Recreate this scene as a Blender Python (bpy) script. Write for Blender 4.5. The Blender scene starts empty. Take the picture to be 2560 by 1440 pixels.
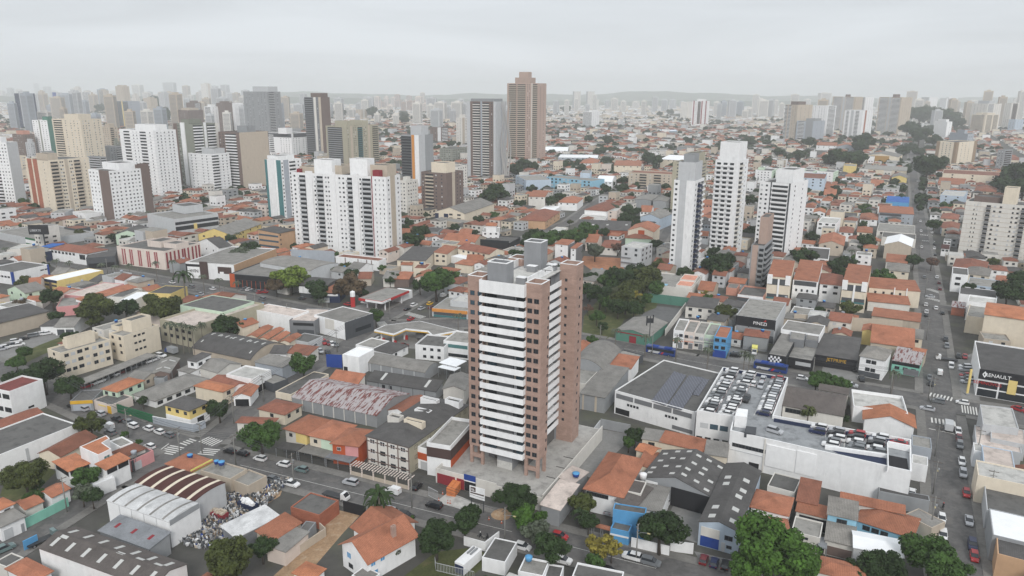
import bpy, math, random
import numpy as np
from mathutils import Matrix, Vector
# ---------------------------------------------------------------- camera
sc = bpy.context.scene
F, CX, CY, H = 1836., 1280., 720., 100.      # focal length and centre in photo pixels, drone height in metres
TH, RO = math.atan((CY-232.)/F), math.radians(.30)
def ray(x, y):
    u, v = (x-CX)/F, (y-CY)/F
    c, s = math.cos(RO), math.sin(RO)
    u, v = u*c+v*s, -u*s+v*c
    return Vector((u, math.cos(TH)-v*math.sin(TH), -math.sin(TH)-v*math.cos(TH)))
def G(p, z=0.):                               # where the sight line of a photo pixel meets height z
    d = ray(*p); t = (z-H)/d.z
    return Vector((d.x*t, d.y*t))
def proj(p):
    X, Y, Z = p[0], p[1], p[2]-H
    c = Y*math.cos(TH)-Z*math.sin(TH)
    if c < 1: return (-9999, -9999)
    v = -(Y*math.sin(TH)+Z*math.cos(TH))/c; u = X/c
    cc, s = math.cos(RO), math.sin(RO)
    return (CX+(u*cc-v*s)*F, CY+(u*s+v*cc)*F)
cam = bpy.data.objects.new('camera', bpy.data.cameras.new('camera'))
sc.collection.objects.link(cam)
cam.data.sensor_width = 36; cam.data.lens = F/2560*36; cam.data.clip_end = 60000; cam.data.clip_start = 1
f_ = ray(CX, CY); r_ = ray(CX+F, CY)-f_; u_ = f_-ray(CX, CY+F)
cam.matrix_world = Matrix(((r_.x, u_.x, -f_.x, 0), (r_.y, u_.y, -f_.y, 0), (r_.z, u_.z, -f_.z, H), (0, 0, 0, 1)))
sc.camera = cam
sc.view_settings.view_transform = 'Standard'; sc.view_settings.look = 'None'
sc.view_settings.exposure = 0.27; sc.view_settings.gamma = 1
sc.cycles.max_bounces = 5; sc.cycles.diffuse_bounces = 3; sc.cycles.glossy_bounces = 2
sc.cycles.volume_bounces = 2
# ---------------------------------------------------------------- overcast sky
SUN_EL, SUN_AZ = math.radians(36), math.radians(-172)
w = bpy.data.worlds.new('World'); sc.world = w; w.use_nodes = True
nt = w.node_tree; N = nt.nodes; L = nt.links
for n in list(N): N.remove(n)
out = N.new('ShaderNodeOutputWorld'); bg = N.new('ShaderNodeBackground')
sky = N.new('ShaderNodeTexSky'); sky.sky_type = 'NISHITA'; sky.sun_disc = False
sky.sun_elevation = SUN_EL; sky.sun_rotation = SUN_AZ
tc = N.new('ShaderNodeTexCoord'); sep = N.new('ShaderNodeSeparateXYZ'); L.new(tc.outputs['Generated'], sep.inputs[0])
def nmath(op, a, b=None, nodes=N, links=L):
    m = nodes.new('ShaderNodeMath'); m.operation = op
    for i, v in enumerate((a, b)):
        if v is None: continue
        if hasattr(v, 'links'): links.new(v, m.inputs[i])
        else: m.inputs[i].default_value = v
    return m.outputs[0]
mp = N.new('ShaderNodeMapping'); mp.inputs['Scale'].default_value = (.8, .8, 6.5); L.new(tc.outputs['Generated'], mp.inputs[0])
nz = N.new('ShaderNodeTexNoise'); nz.inputs['Scale'].default_value = 2.3; nz.inputs['Detail'].default_value = 5; nz.inputs['Roughness'].default_value = .5
nz.inputs['Distortion'].default_value = .6
L.new(mp.outputs[0], nz.inputs[0])
grad = N.new('ShaderNodeMapRange'); L.new(sep.outputs[2], grad.inputs[0])       # overcast: the zenith is brighter than the horizon
grad.inputs[1].default_value = 0.12; grad.inputs[2].default_value = 1; grad.inputs[3].default_value = 5.9; grad.inputs[4].default_value = 7.6
nr = N.new('ShaderNodeMapRange'); L.new(nz.outputs[0], nr.inputs[0])
nr.inputs[1].default_value = .32; nr.inputs[2].default_value = .68; nr.inputs[3].default_value = .88; nr.inputs[4].default_value = 1.08
back = N.new('ShaderNodeMapRange'); L.new(sep.outputs[1], back.inputs[0])       # the cloud is brighter towards the hidden sun, behind the camera
back.inputs[1].default_value = .45; back.inputs[2].default_value = -.9; back.inputs[3].default_value = 1; back.inputs[4].default_value = 1.2
lum = nmath('MULTIPLY', nmath('MULTIPLY', grad.outputs[0], nr.outputs[0]), back.outputs[0])
cc = N.new('ShaderNodeMix'); cc.data_type = 'RGBA'; cc.blend_type = 'MULTIPLY'; cc.inputs[0].default_value = 1
cc.inputs[6].default_value = (.935, .985, 1.035, 1); L.new(lum, cc.inputs[7])
mx = N.new('ShaderNodeMix'); mx.data_type = 'RGBA'; mx.inputs[0].default_value = .97
L.new(sky.outputs[0], mx.inputs[6]); L.new(cc.outputs[2], mx.inputs[7])
L.new(mx.outputs[2], bg.inputs[0]); bg.inputs[1].default_value = .11; L.new(bg.outputs[0], out.inputs[0])
sun = bpy.data.objects.new('sun', bpy.data.lights.new('sun', 'SUN')); sc.collection.objects.link(sun)
sun.data.energy = 1.5; sun.data.angle = math.radians(15); sun.data.color = (1, .97, .93)
sun.rotation_euler = (math.pi/2-SUN_EL, 0, math.radians(8))
# ---------------------------------------------------------------- helpers
R = random.Random(11)
COL = sc.collection
OX, OY, SCL = 0., 0., 4.
def O(x, y, s=4.):                            # the tile of the photograph that the next outlines were read in
    global OX, OY, SCL
    OX, OY, SCL = x, y, s
def PX(s):
    if isinstance(s, str): s = s.split()
    s = [tuple(float(t) for t in a.split(',')) if isinstance(a, str) else a for a in s]
    return [(OX+x/SCL, OY+y/SCL) for x, y in s]
def tag(o, label=None, cat=None, group=None, kind=None):
    for k, v in (('label', label), ('category', cat), ('group', group), ('kind', kind)):
        if v: o[k] = v
    return o
class MB:
    def __init__(s): s.v = []; s.f = []; s.m = []
    def face(s, pts, m=0):
        n = len(s.v); s.v += [tuple(p) for p in pts]; s.f.append(list(range(n, n+len(pts)))); s.m.append(m)
    def box(s, a, b, m=0):
        n = len(s.v)
        s.v += [(x, y, z) for z in (a[2], b[2]) for x, y in ((a[0], a[1]), (b[0], a[1]), (b[0], b[1]), (a[0], b[1]))]
        for q in ((3, 2, 1, 0), (4, 5, 6, 7), (0, 1, 5, 4), (1, 2, 6, 5), (2, 3, 7, 6), (3, 0, 4, 7)):
            s.f.append([n+i for i in q]); s.m.append(m)
    def prism(s, poly, z0, z1, m=0, mt=None, bottom=True):
        n = len(s.v); k = len(poly)
        s.v += [(p[0], p[1], z0) for p in poly]+[(p[0], p[1], z1) for p in poly]
        for i in range(k):
            j = (i+1) % k; s.f.append([n+i, n+j, n+k+j, n+k+i]); s.m.append(m)
        s.f.append([n+k+i for i in range(k)]); s.m.append(m if mt is None else mt)
        if bottom: s.f.append([n+i for i in reversed(range(k))]); s.m.append(m)
    def tube(s, pts, rad, seg=6, m=0, cap=True):
        rings = []
        for i, p in enumerate(pts):
            p = Vector(p); r = rad[i] if isinstance(rad, (list, tuple)) else rad
            d = (Vector(pts[min(i+1, len(pts)-1)])-Vector(pts[max(i-1, 0)])).normalized()
            a = d.cross(Vector((0, 0, 1)) if abs(d.z) < .9 else Vector((1, 0, 0))).normalized(); b = d.cross(a)
            n = len(s.v); s.v += [tuple(p+(a*math.cos(t*2*math.pi/seg)+b*math.sin(t*2*math.pi/seg))*r) for t in range(seg)]
            rings.append(n)
        for q, n in zip(rings, rings[1:]):
            for t in range(seg):
                s.f.append([q+t, q+(t+1) % seg, n+(t+1) % seg, n+t]); s.m.append(m)
        if cap:
            s.f.append([rings[0]+t for t in reversed(range(seg))]); s.m.append(m)
            s.f.append([rings[-1]+t for t in range(seg)]); s.m.append(m)
    def lathe(s, prof, seg=12, m=0):
        n = len(s.v)
        for r, z in prof: s.v += [(r*math.cos(t*2*math.pi/seg), r*math.sin(t*2*math.pi/seg), z) for t in range(seg)]
        for i in range(len(prof)-1):
            for t in range(seg):
                a = n+i*seg; s.f.append([a+t, a+(t+1) % seg, a+seg+(t+1) % seg, a+seg+t]); s.m.append(m)
    def mesh(s, name, mats, smooth=False):
        me = bpy.data.meshes.new(name); me.from_pydata(s.v, [], s.f)
        for m in mats: me.materials.append(m)
        me.polygons.foreach_set('material_index', s.m)
        if smooth: me.polygons.foreach_set('use_smooth', [True]*len(s.f))
        return me
def put(name, me, parent=None, loc=None, rz=0, scale=None):
    o = bpy.data.objects.new(name, me); COL.objects.link(o)
    if parent: o.parent = parent
    if loc is not None: o.location = loc
    if rz: o.rotation_euler = (0, 0, rz)
    if scale is not None: o.scale = scale
    return o
def build(mb, name, mats, parent=None, loc=None, rz=0, smooth=False):
    return put(name, mb.mesh(name, mats, smooth), parent, loc, rz)
def empty(name, loc=(0, 0, 0), rz=0):
    o = put(name, None, None, loc, rz); o.empty_display_size = .5; return o
# ---------------------------------------------------------------- materials
PAL = dict(white=(.82, .82, .82), offwhite=(.66, .635, .59), cream=(.70, .62, .50), beige=(.49, .42, .34), tan=(.52, .33, .2), ltgray=(.5, .51, .52),
    bluegray=(.36, .39, .43), gray=(.29, .3, .31), midgray=(.185, .19, .2), slategray=(.25, .255, .265), dkgray=(.075, .08, .088), black=(.018, .018, .021), brick=(.385, .262, .215), brown=(.17, .125, .11), darkbrown=(.08, .05, .045),
    brickred=(.36, .13, .08), orange=(.62, .26, .06), redorange=(.46, .09, .03), red=(.45, .03, .03), maroon=(.25, .03, .04), yellow=(.72, .56, .22), ochre=(.4, .23, .07), gold=(.62, .36, .03), limeyellow=(.75, .7, .2),
    mint=(.56, .68, .54), green=(.02, .12, .05), teal=(.06, .18, .19), tealgreen=(.09, .22, .17), seagreen=(.22, .5, .4), olive=(.40, .37, .28), graygreen=(.24, .25, .21),
    blue=(.02, .06, .28), skyblue=(.27, .5, .64), azure=(.1, .32, .58), paleblue=(.46, .54, .63), navy=(.02, .03, .07), taupe=(.3, .22, .15), pink=(.62, .29, .29), palepink=(.68, .59, .53), salmon=(.55, .27, .2), pinkbrick=(.42, .31, .26))
ROOFS = dict(tile=((.37, .15, .088), 'tile'), tilered=((.26, .105, .07), 'tile'), tileold=((.24, .10, .065), 'tile'), tileorange=((.45, .18, .095), 'tile'), tilegray=((.24, .225, .205), 'tile'),
    fiber=((.09, .086, .084), 'corr'), fiberbrown=((.115, .1, .093), 'corr'), fiberlt=((.22, .21, .195), 'corr'), metal=((.56, .56, .56), 'corr'), metalgray=((.22, .23, .245), 'corr'), bluemetal=((.03, .13, .42), 'corr'), maroonmetal=((.075, .028, .024), 'corr'),
    rust=((.16, .05, .045), 'rust'), deckconc=((.42, .405, .38), 'conc'), conc=((.27, .26, .24), 'conc'), concdk=((.12, .117, .112), 'conc'), concwhite=((.5, .49, .465), 'conc'), whiteroof=((.84, .85, .86), 'plainroof'), reddeck=((.2, .055, .05), 'conc'), deck=((.27, .28, .29), 'conc'),
    pinkroof=((.58, .5, .45), 'conc'), salmonroof=((.6, .28, .2), 'conc'))
MATS = {}
def node_mat(name):
    m = bpy.data.materials.new(name); m.use_nodes = True
    nt = m.node_tree; b = nt.nodes['Principled BSDF']; b.inputs['Specular IOR Level'].default_value = .3
    return m, nt.nodes, nt.links, b
def chain(Nn, Ln, b, col, terms, stain=None, rnd=.09):
    """base colour = col x product of textures (each mapped to a small range), optionally blended to a stain colour"""
    val = None
    tcn = Nn.new('ShaderNodeTexCoord')
    def tex(kind, scale, mapscale, detail=4):
        mpn = Nn.new('ShaderNodeMapping'); mpn.inputs['Scale'].default_value = mapscale; Ln.new(tcn.outputs['Object'], mpn.inputs[0])
        if kind == 'noise':
            t = Nn.new('ShaderNodeTexNoise'); t.inputs['Scale'].default_value = scale; t.inputs['Detail'].default_value = detail; t.inputs['Roughness'].default_value = .62
            oi = Nn.new('ShaderNodeObjectInfo'); va = Nn.new('ShaderNodeVectorMath'); va.operation = 'ADD'
            sc_ = nmath('MULTIPLY', oi.outputs['Random'], 57., Nn, Ln); cx = Nn.new('ShaderNodeCombineXYZ'); Ln.new(sc_, cx.inputs[0]); Ln.new(sc_, cx.inputs[1])
            Ln.new(mpn.outputs[0], va.inputs[0]); Ln.new(cx.outputs[0], va.inputs[1]); Ln.new(va.outputs[0], t.inputs[0]); return t.outputs[0]
        if kind == 'brick':
            t = Nn.new('ShaderNodeTexBrick'); t.inputs['Scale'].default_value = scale; t.inputs['Color1'].default_value = (1, 1, 1, 1); t.inputs['Color2'].default_value = (.0, .0, .0, 1); t.inputs['Mortar'].default_value = (.5, .5, .5, 1)
            Ln.new(mpn.outputs[0], t.inputs[0]); return t.outputs[0]
        t = Nn.new('ShaderNodeTexWave'); t.wave_type = 'BANDS'; t.bands_direction = kind; t.inputs['Scale'].default_value = scale; t.inputs['Distortion'].default_value = .4
        Ln.new(mpn.outputs[0], t.inputs[0]); return t.outputs[1]
    for kind, scale, ms, i0, i1, o0, o1 in terms:
        mr = Nn.new('ShaderNodeMapRange'); Ln.new(tex(kind, scale, ms), mr.inputs[0])
        for k, v in zip((1, 2, 3, 4), (i0, i1, o0, o1)): mr.inputs[k].default_value = v
        val = mr.outputs[0] if val is None else nmath('MULTIPLY', val, mr.outputs[0], Nn, Ln)
    if rnd:
        oi = Nn.new('ShaderNodeObjectInfo'); mr = Nn.new('ShaderNodeMapRange'); Ln.new(oi.outputs['Random'], mr.inputs[0]); mr.inputs[3].default_value = 1-rnd; mr.inputs[4].default_value = 1+rnd
        val = nmath('MULTIPLY', val, mr.outputs[0], Nn, Ln) if val is not None else mr.outputs[0]
    m = Nn.new('ShaderNodeMix'); m.data_type = 'RGBA'; m.blend_type = 'MULTIPLY'; m.inputs[0].default_value = 1; m.inputs[6].default_value = (*col, 1); m.clamp_result = True
    Ln.new(val, m.inputs[7]); res = m.outputs[2]
    if stain:
        c2, kind, scale, ms, i0, i1 = stain
        mr = Nn.new('ShaderNodeMapRange'); Ln.new(tex(kind, scale, ms, 7), mr.inputs[0]); mr.inputs[1].default_value = i0; mr.inputs[2].default_value = i1
        m = Nn.new('ShaderNodeMix'); m.data_type = 'RGBA'; Ln.new(mr.outputs[0], m.inputs[0]); Ln.new(res, m.inputs[6]); m.inputs[7].default_value = (*c2, 1); res = m.outputs[2]
    Ln.new(res, b.inputs['Base Color'])
def mul(c, k): return tuple(min(1, x*k) for x in c)
def M(name, axis='X'):
    key = name+axis
    if key in MATS: return MATS[key]
    if name in ROOFS: col, kind = ROOFS[name]
    elif name in PAL: col, kind = PAL[name], ('brick' if name in ('brick', 'brickred') else 'wall')
    else: raise KeyError(name)
    m, Nn, Ln, b = node_mat(name+'_'+kind)
    b.inputs['Roughness'].default_value = .85
    if kind == 'wall':
        chain(Nn, Ln, b, col, [('noise', .5, (1, 1, 1), .3, .7, .93, 1.04), ('noise', .8, (1, 1, .15), .35, .75, 1.02, .94)], (mul(col, .62), 'noise', .35, (1, 1, .3), .6, .85), .05)
    elif kind == 'brick':
        chain(Nn, Ln, b, col, [('noise', .35, (1, 1, 2.5), .3, .7, .84, 1.12), ('noise', 2.2, (1, 1, 3), .3, .7, .86, 1.12), ('noise', .09, (1, 1, 1), .35, .65, .93, 1.06)], (mul(col, 1.35), 'noise', .5, (1, 1, .6), .62, .8), .03)
    elif kind == 'tile':
        ax = axis
        chain(Nn, Ln, b, col, [(ax, .95, (1, 1, 1), 0, 1, .8, 1.1), ('noise', .6, (1, 1, 1), .3, .7, .78, 1.15), ('noise', 3.5, (1, 1, 1), .3, .7, .8, 1.18)], (mul(col, .42), 'noise', .3, (1, 1, 1), .5, .76), .14)
    elif kind == 'corr':
        chain(Nn, Ln, b, col, [(axis, .8, (1, 1, 1), 0, 1, .9, 1.06), ('noise', .25, (1, 1, 1), .3, .7, .78, 1.2), ('noise', 2.5, (1, 1, 1), .3, .7, .88, 1.12)], (mul(col, .55), 'noise', .5, (.5, 1, 1) if axis == 'Y' else (1, .5, 1), .56, .8), .1)
    elif kind == 'rust':
        chain(Nn, Ln, b, col, [(axis, .25, (1, 1, 1), 0, 1, .75, 1.15), ('noise', 1.2, (1, 1, 1), .3, .7, .8, 1.2)], ((.37, .34, .34), 'noise', .9, (1.6, .22, 1) if axis == 'X' else (.22, 1.6, 1), .44, .5), 0)
    elif kind == 'conc':
        chain(Nn, Ln, b, col, [('noise', .3, (1, 1, 1), .3, .7, .85, 1.1), ('noise', 2., (1, 1, 1), .3, .7, .9, 1.08)], (mul(col, .5), 'noise', .4, (1, 1, 1), .5, .75), .1)
    else:
        chain(Nn, Ln, b, col, [('noise', .4, (1, 1, 1), .3, .7, .93, 1.02)], None, .03)
    MATS[key] = m; return m
def plain(name, col, rough=.6, metal=0., spec=.4):
    if name in MATS: return MATS[name]
    m, Nn, Ln, b = node_mat(name)
    b.inputs['Roughness'].default_value = rough; b.inputs['Metallic'].default_value = metal; b.inputs['Specular IOR Level'].default_value = spec
    chain(Nn, Ln, b, col, [('noise', 1.3, (1, 1, 1), .3, .7, .92, 1.06)], None, 0)
    MATS[name] = m; return m
GLASS = plain('dark_glass', (.022, .026, .032), .12, 0, .6)
GLASSB = plain('blue_glass', (.05, .09, .12), .12, 0, .6)
GLASST = plain('teal_glass', (.08, .2, .2), .15, 0, .6)
GLASSF = plain('reflecting_glass', (.06, .065, .075), .25, 0, .6)
SHUT = plain('closed_shutter', (.5, .51, .52), .7)
FRW = plain('white_frame', (.7, .7, .7), .5); FRD = plain('dark_frame', (.05, .05, .055), .5)
METAL = plain('grey_metal', (.28, .29, .3), .45, .3); STEELDK = plain('dark_metal', (.04, .042, .046), .5, .2)
SKYL = plain('skylight_sheet', (.5, .5, .48), .5)
# ---------------------------------------------------------------- buildings
FOOT = []                                     # footprints already taken: (list of world points, radius, centre)
REFS = []                                     # landmarks that automatic labels may name: (phrase, photo x, y)
def occupy(poly):
    c = sum((Vector(p[:2]) for p in poly), Vector((0, 0)))/len(poly)
    FOOT.append(([Vector(p[:2]) for p in poly], max((Vector(p[:2])-c).length for p in poly), c))
def unit_window(kind):
    key = 'win_'+kind
    if key in MATS: return MATS[key]
    b = MB()
    if kind == 's': b.box((0, -.05, 0), (1, .05, 1), 1)
    else:
        f = .07
        b.box((0, -.06, 0), (f, .05, 1), 0); b.box((1-f, -.06, 0), (1, .05, 1), 0); b.box((f, -.06, 0), (1-f, .05, f), 0); b.box((f, -.06, 1-f), (1-f, .05, 1), 0)
        b.box((.47, -.055, f), (.53, .05, 1-f), 0)
        b.box((f, -.03, f), (.47, .05, 1-f), 1); b.box((.53, -.03, f), (1-f, .05, 1-f), 1)
    me = b.mesh('window', {'d': [FRD, GLASS], 'w': [FRW, GLASS], 's': [FRW, SHUT], 'b': [FRW, M('azure')], 'g': [FRD, GLASSB], 't': [FRW, GLASST]}[kind])
    MATS[key] = me; return me
def ortho(W):
    A, B, C = W; ab, bc = B-A, C-B
    if ab.length >= bc.length:
        ex = ab.normalized(); n = Vector((-ex.y, ex.x)); C = B+n*max(bc.dot(n), 1.5)
    else:
        n = bc.normalized(); ex = Vector((n.y, -n.x)); A = B-ex*max(ab.dot(ex), 1.5)
    return [A, B, C, A+C-B]
def inset(poly, d):
    k = len(poly); res = []
    for i in range(k):
        p, q, r = poly[i-1], poly[i], poly[(i+1) % k]
        e1 = (q-p).normalized(); e2 = (r-q).normalized()
        n1 = Vector((-e1.y, e1.x)); n2 = Vector((-e2.y, e2.x)); m = (n1+n2)
        m = m.normalized() if m.length > .01 else n1
        res.append(q+m*(d/max(.35, m.dot(n1))))
    return res
def base_point(p, byy):                        # ground point and height of a vertical edge seen from its top pixel down to row byy
    bx = p[0]
    for _ in range(5):
        g = G((bx, byy)); lo, hi = 0., 260.
        for _ in range(34):
            m = (lo+hi)/2
            if proj((g.x, g.y, m))[1] > p[1]: lo = m
            else: hi = m
        bx += p[0]-proj((g.x, g.y, lo))[0]
    return g, lo
def solve(P, h, by): return h if h is not None else base_point(P[1], OY+by/SCL)[1]
def stand(P, by, ang):                         # tall things: stand the near edge on the ground, fit both widths to the picture
    g, h = base_point(P[1], OY+by/SCL); ex = Vector((math.cos(ang), math.sin(ang))); ey = Vector((-ex.y, ex.x)); ln = []
    for d, p in ((-ex, P[0]), (ey, P[2])):
        lo, hi = 2., 160.
        for _ in range(40):
            m = (lo+hi)/2; q = g+d*m; x = proj((q.x, q.y, h))[0]
            if (x > p[0]) == (d is not ey and d.x < 0): lo = m
            else: hi = m
        ln.append(lo)
    A, C = g-ex*ln[0], g+ey*ln[1]
    return [A, g, C, A+C-g], h
GA = math.radians(-28.5)
class Bld: pass
def place(name, label, pts, h, by, cat, group, ref, z0=0., ang=None):
    P = PX(pts)
    if ang is not None:
        for da in (0, 6, -6, 12, -12, 18, 24, 30, -18, -30, -36, -42, 36):   # turn it only when both faces cannot fit otherwise
            W, h = stand(P, by, ang+math.radians(da)); l0, l1 = (W[1]-W[0]).length, (W[2]-W[1]).length
            if max(l0, l1) < max(2.1*min(l0, l1), 26) and max(l0, l1) < 62: break
            if ang != GA: break
        if ang == GA and max(l0, l1) > 62:
            k = 45; A, Bq = W[0], W[1]; W[0] = Bq+(A-Bq).normalized()*min(l0, max(k, 1.3*l1) if l0 < l1 else k); W[2] = Bq+(W[2]-Bq).normalized()*min(l1, k); W[3] = W[0]+W[2]-Bq
    else:
        h = solve(P, h, by); W = [G(p, h+z0) for p in P]
        if len(W) == 3:
            W = ortho(W); A, Bq, C = W[:3]; l0, l1 = (A-Bq).length, (C-Bq).length
            if Bq.length > 480:                   # far away a pixel is metres of depth: keep plausible plans
                A = Bq+(A-Bq)*min(1, 60/l0, max(10, 2.4*l1)/l0); C = Bq+(C-Bq)*min(1, 60/l1, max(10, 2.4*l0)/l1); W = [A, Bq, C, A+C-Bq]
    o = Bld(); ex = (W[1]-W[0]).normalized(); o.ang = math.atan2(ex.y, ex.x); ey = Vector((-ex.y, ex.x))
    o.c = [Vector(((p-W[0]).dot(ex), (p-W[0]).dot(ey))) for p in W]
    o.h = h; o.W = W; o.L = o.c[1].x; o.D = o.c[2].y if len(o.c) > 2 else 0
    o.e = empty(name, (W[0].x, W[0].y, z0), o.ang)
    tag(o.e, label, cat or name.replace('_', ' '), group)
    o.cen = sum(W, Vector((0, 0)))/len(W); o.dist = math.hypot(o.cen.length, H)
    if z0 == 0: occupy(W)
    if ref: REFS.append((ref, *proj((o.cen.x, o.cen.y, h*.6))))
    return o
def edge(o, i):
    a, b = o.c[i], o.c[(i+1) % len(o.c)]; d = (b-a); ln = d.length; d = d/ln
    return a, d, ln, math.atan2(d.y, d.x), Vector((d.y, -d.x))
PANN = [0]
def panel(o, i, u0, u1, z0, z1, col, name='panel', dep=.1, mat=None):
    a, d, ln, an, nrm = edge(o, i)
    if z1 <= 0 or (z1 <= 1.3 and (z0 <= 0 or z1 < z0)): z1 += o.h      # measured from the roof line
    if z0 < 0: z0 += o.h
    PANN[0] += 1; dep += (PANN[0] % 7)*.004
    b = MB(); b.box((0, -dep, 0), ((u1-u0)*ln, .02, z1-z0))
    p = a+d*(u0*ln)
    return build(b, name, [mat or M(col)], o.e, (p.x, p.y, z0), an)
def window(o, i, u, z, ww, wh, kind='d'):
    a, d, ln, an, nrm = edge(o, i); p = a+d*(u*ln-ww/2)
    return put('window', unit_window(kind), o.e, (p.x, p.y, z), an, (ww, 1, wh))
def windows(o, spec, kind='d', fl=3.):
    for s in spec.split():
        t = s.split(':'); i = int(t[0]); nx, ny = (int(v) for v in t[1].split('x'))
        ww, wh = (float(v) for v in t[2].split('x')) if len(t) > 2 and t[2] else (1.3, 1.2)
        u0, u1 = (float(v) for v in t[3].split('-')) if len(t) > 3 and t[3] else (0, 1)
        zt = float(t[4]) if len(t) > 4 and t[4] else .7
        k_ = t[5] if len(t) > 5 else kind
        for r in range(ny):
            z = o.h-zt-wh-r*fl
            if z < .3: break
            for c in range(nx):
                k = k_
                if len(k) > 1: k = R.choice(k)
                window(o, i, u0+(u1-u0)*(c+.5)/nx, z, ww, wh, k)
def wall_prism(mb, o, h, m=0):
    k = len(o.c)
    for i in range(k):
        a, b = o.c[i], o.c[(i+1) % k]; mb.face([(a.x, a.y, 0), (b.x, b.y, 0), (b.x, b.y, h), (a.x, a.y, h)], m)
def flat_top(o, wall, roof, par, th=.22):
    ins = inset(o.c, th); mb = MB(); h = o.h; k = len(o.c); wall_prism(mb, o, h)
    for i in range(k):
        j = (i+1) % k; a, b, p, q = o.c[i], o.c[j], ins[i], ins[j]
        mb.face([(a.x, a.y, h), (b.x, b.y, h), (q.x, q.y, h), (p.x, p.y, h)])
        mb.face([(q.x, q.y, h), (q.x, q.y, h-par), (p.x, p.y, h-par), (p.x, p.y, h)])
    build(mb, 'wall', [M(wall)], o.e)
    rb = MB(); rb.face([(p.x, p.y, h-par) for p in ins]); build(rb, 'roof', [M(roof)], o.e)
    o.rz = lambda x, y: h-par
def pitched(o, wall, typ, roof, rise, over):
    h, Lx, Wy = o.h, o.L, o.D; ax = typ[-1]
    U, V = (Lx, Wy) if ax == 'x' else (Wy, Lx)
    def T(u, v, z): return (u, v, z) if ax == 'x' else (V-v, u, z)
    if typ[:3] == 'hip':
        if Lx >= Wy: ax = 'x'; U, V = Lx, Wy
        else: ax = 'y'; U, V = Wy, Lx
    rise = rise if rise is not None else (min(1.2, .08*V) if typ[0] == 's' else min(4.2, V*.5*math.tan(math.radians(19))))
    mb, rb = MB(), MB(); t = .16
    kind = typ[0]
    if kind == 'g': prof = [(-over, -rise/(V/2)*over), (V/2, rise), (V+over, -rise/(V/2)*over)]
    elif kind == 's': prof = [(-over, -rise/V*over), (V+over, rise+rise/V*over)] if rise >= 0 else [(-over, -rise-rise/V*over), (V+over, rise/V*over)]
    elif kind == 'a': prof = [(-over+(V+2*over)*k/10, rise*(1-(2*k/10-1)**2)) for k in range(11)]
    def zat(v):
        for (a, za), (b, zb) in zip(prof, prof[1:]):
            if a <= v <= b+1e-6: return za+(zb-za)*(v-a)/(b-a)
        return 0.
    if kind == 'h':
        r = min(V/2, U/2-.05); e = over
        E = [T(-e, -e, h), T(U+e, -e, h), T(U+e, V+e, h), T(-e, V+e, h)]; Rg = [T(r, V/2, h+rise), T(U-r, V/2, h+rise)]
        for q in ([E[0], E[1], Rg[1], Rg[0]], [E[1], E[2], Rg[1]], [E[2], E[3], Rg[0], Rg[1]], [E[3], E[0], Rg[0]]): rb.face(q)
        for i in range(4):
            p, q = E[i], E[(i+1) % 4]; rb.face([(p[0], p[1], h-t), (q[0], q[1], h-t), q, p])
        rb.face([(p[0], p[1], h-t) for p in reversed(E)])
        wall_prism(mb, o, h-t*.5)
        def zxy(u, v): return min(rise, rise*min((v+e)/(V/2+e), (V+e-v)/(V/2+e), (u+e)/(r+e), (U+e-u)/(r+e)))
    else:
        us = (-over*.6, U+over*.6)
        top = [[T(u, v, h+z+t) for v, z in prof] for u in us]; bot = [[T(u, v, h+z) for v, z in prof] for u in us]
        for i in range(len(prof)-1):
            rb.face([top[0][i], top[1][i], top[1][i+1], top[0][i+1]]); rb.face([bot[0][i+1], bot[1][i+1], bot[1][i], bot[0][i]])
            for s in (0, 1): rb.face([bot[s][i], bot[s][i+1], top[s][i+1], top[s][i]][::1 if s == 0 else -1])
        for i in (0, -1): rb.face([bot[0][i], bot[1][i], top[1][i], top[0][i]])
        z0, z1 = max(zat(0), 0)+h-.02, max(zat(V), 0)+h-.02
        mb.face([T(0, 0, 0), T(U, 0, 0), T(U, 0, z0), T(0, 0, z0)]); mb.face([T(U, V, 0), T(0, V, 0), T(0, V, z1), T(U, V, z1)])
        mids = [(v, z) for v, z in prof if 0 < v < V]
        for u in (0, U): mb.face([T(u, 0, 0), T(u, 0, z0)]+[T(u, v, h+z-.02) for v, z in mids]+[T(u, V, z1), T(u, V, 0)])
        def zxy(u, v): return zat(v)+t
    build(mb, 'wall', [M(wall)], o.e)
    build(rb, 'roof', [M(roof, 'X' if ax == 'x' else 'Y')], o.e)
    o.U, o.V, o.T, o.zuv = U, V, T, zxy
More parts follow.
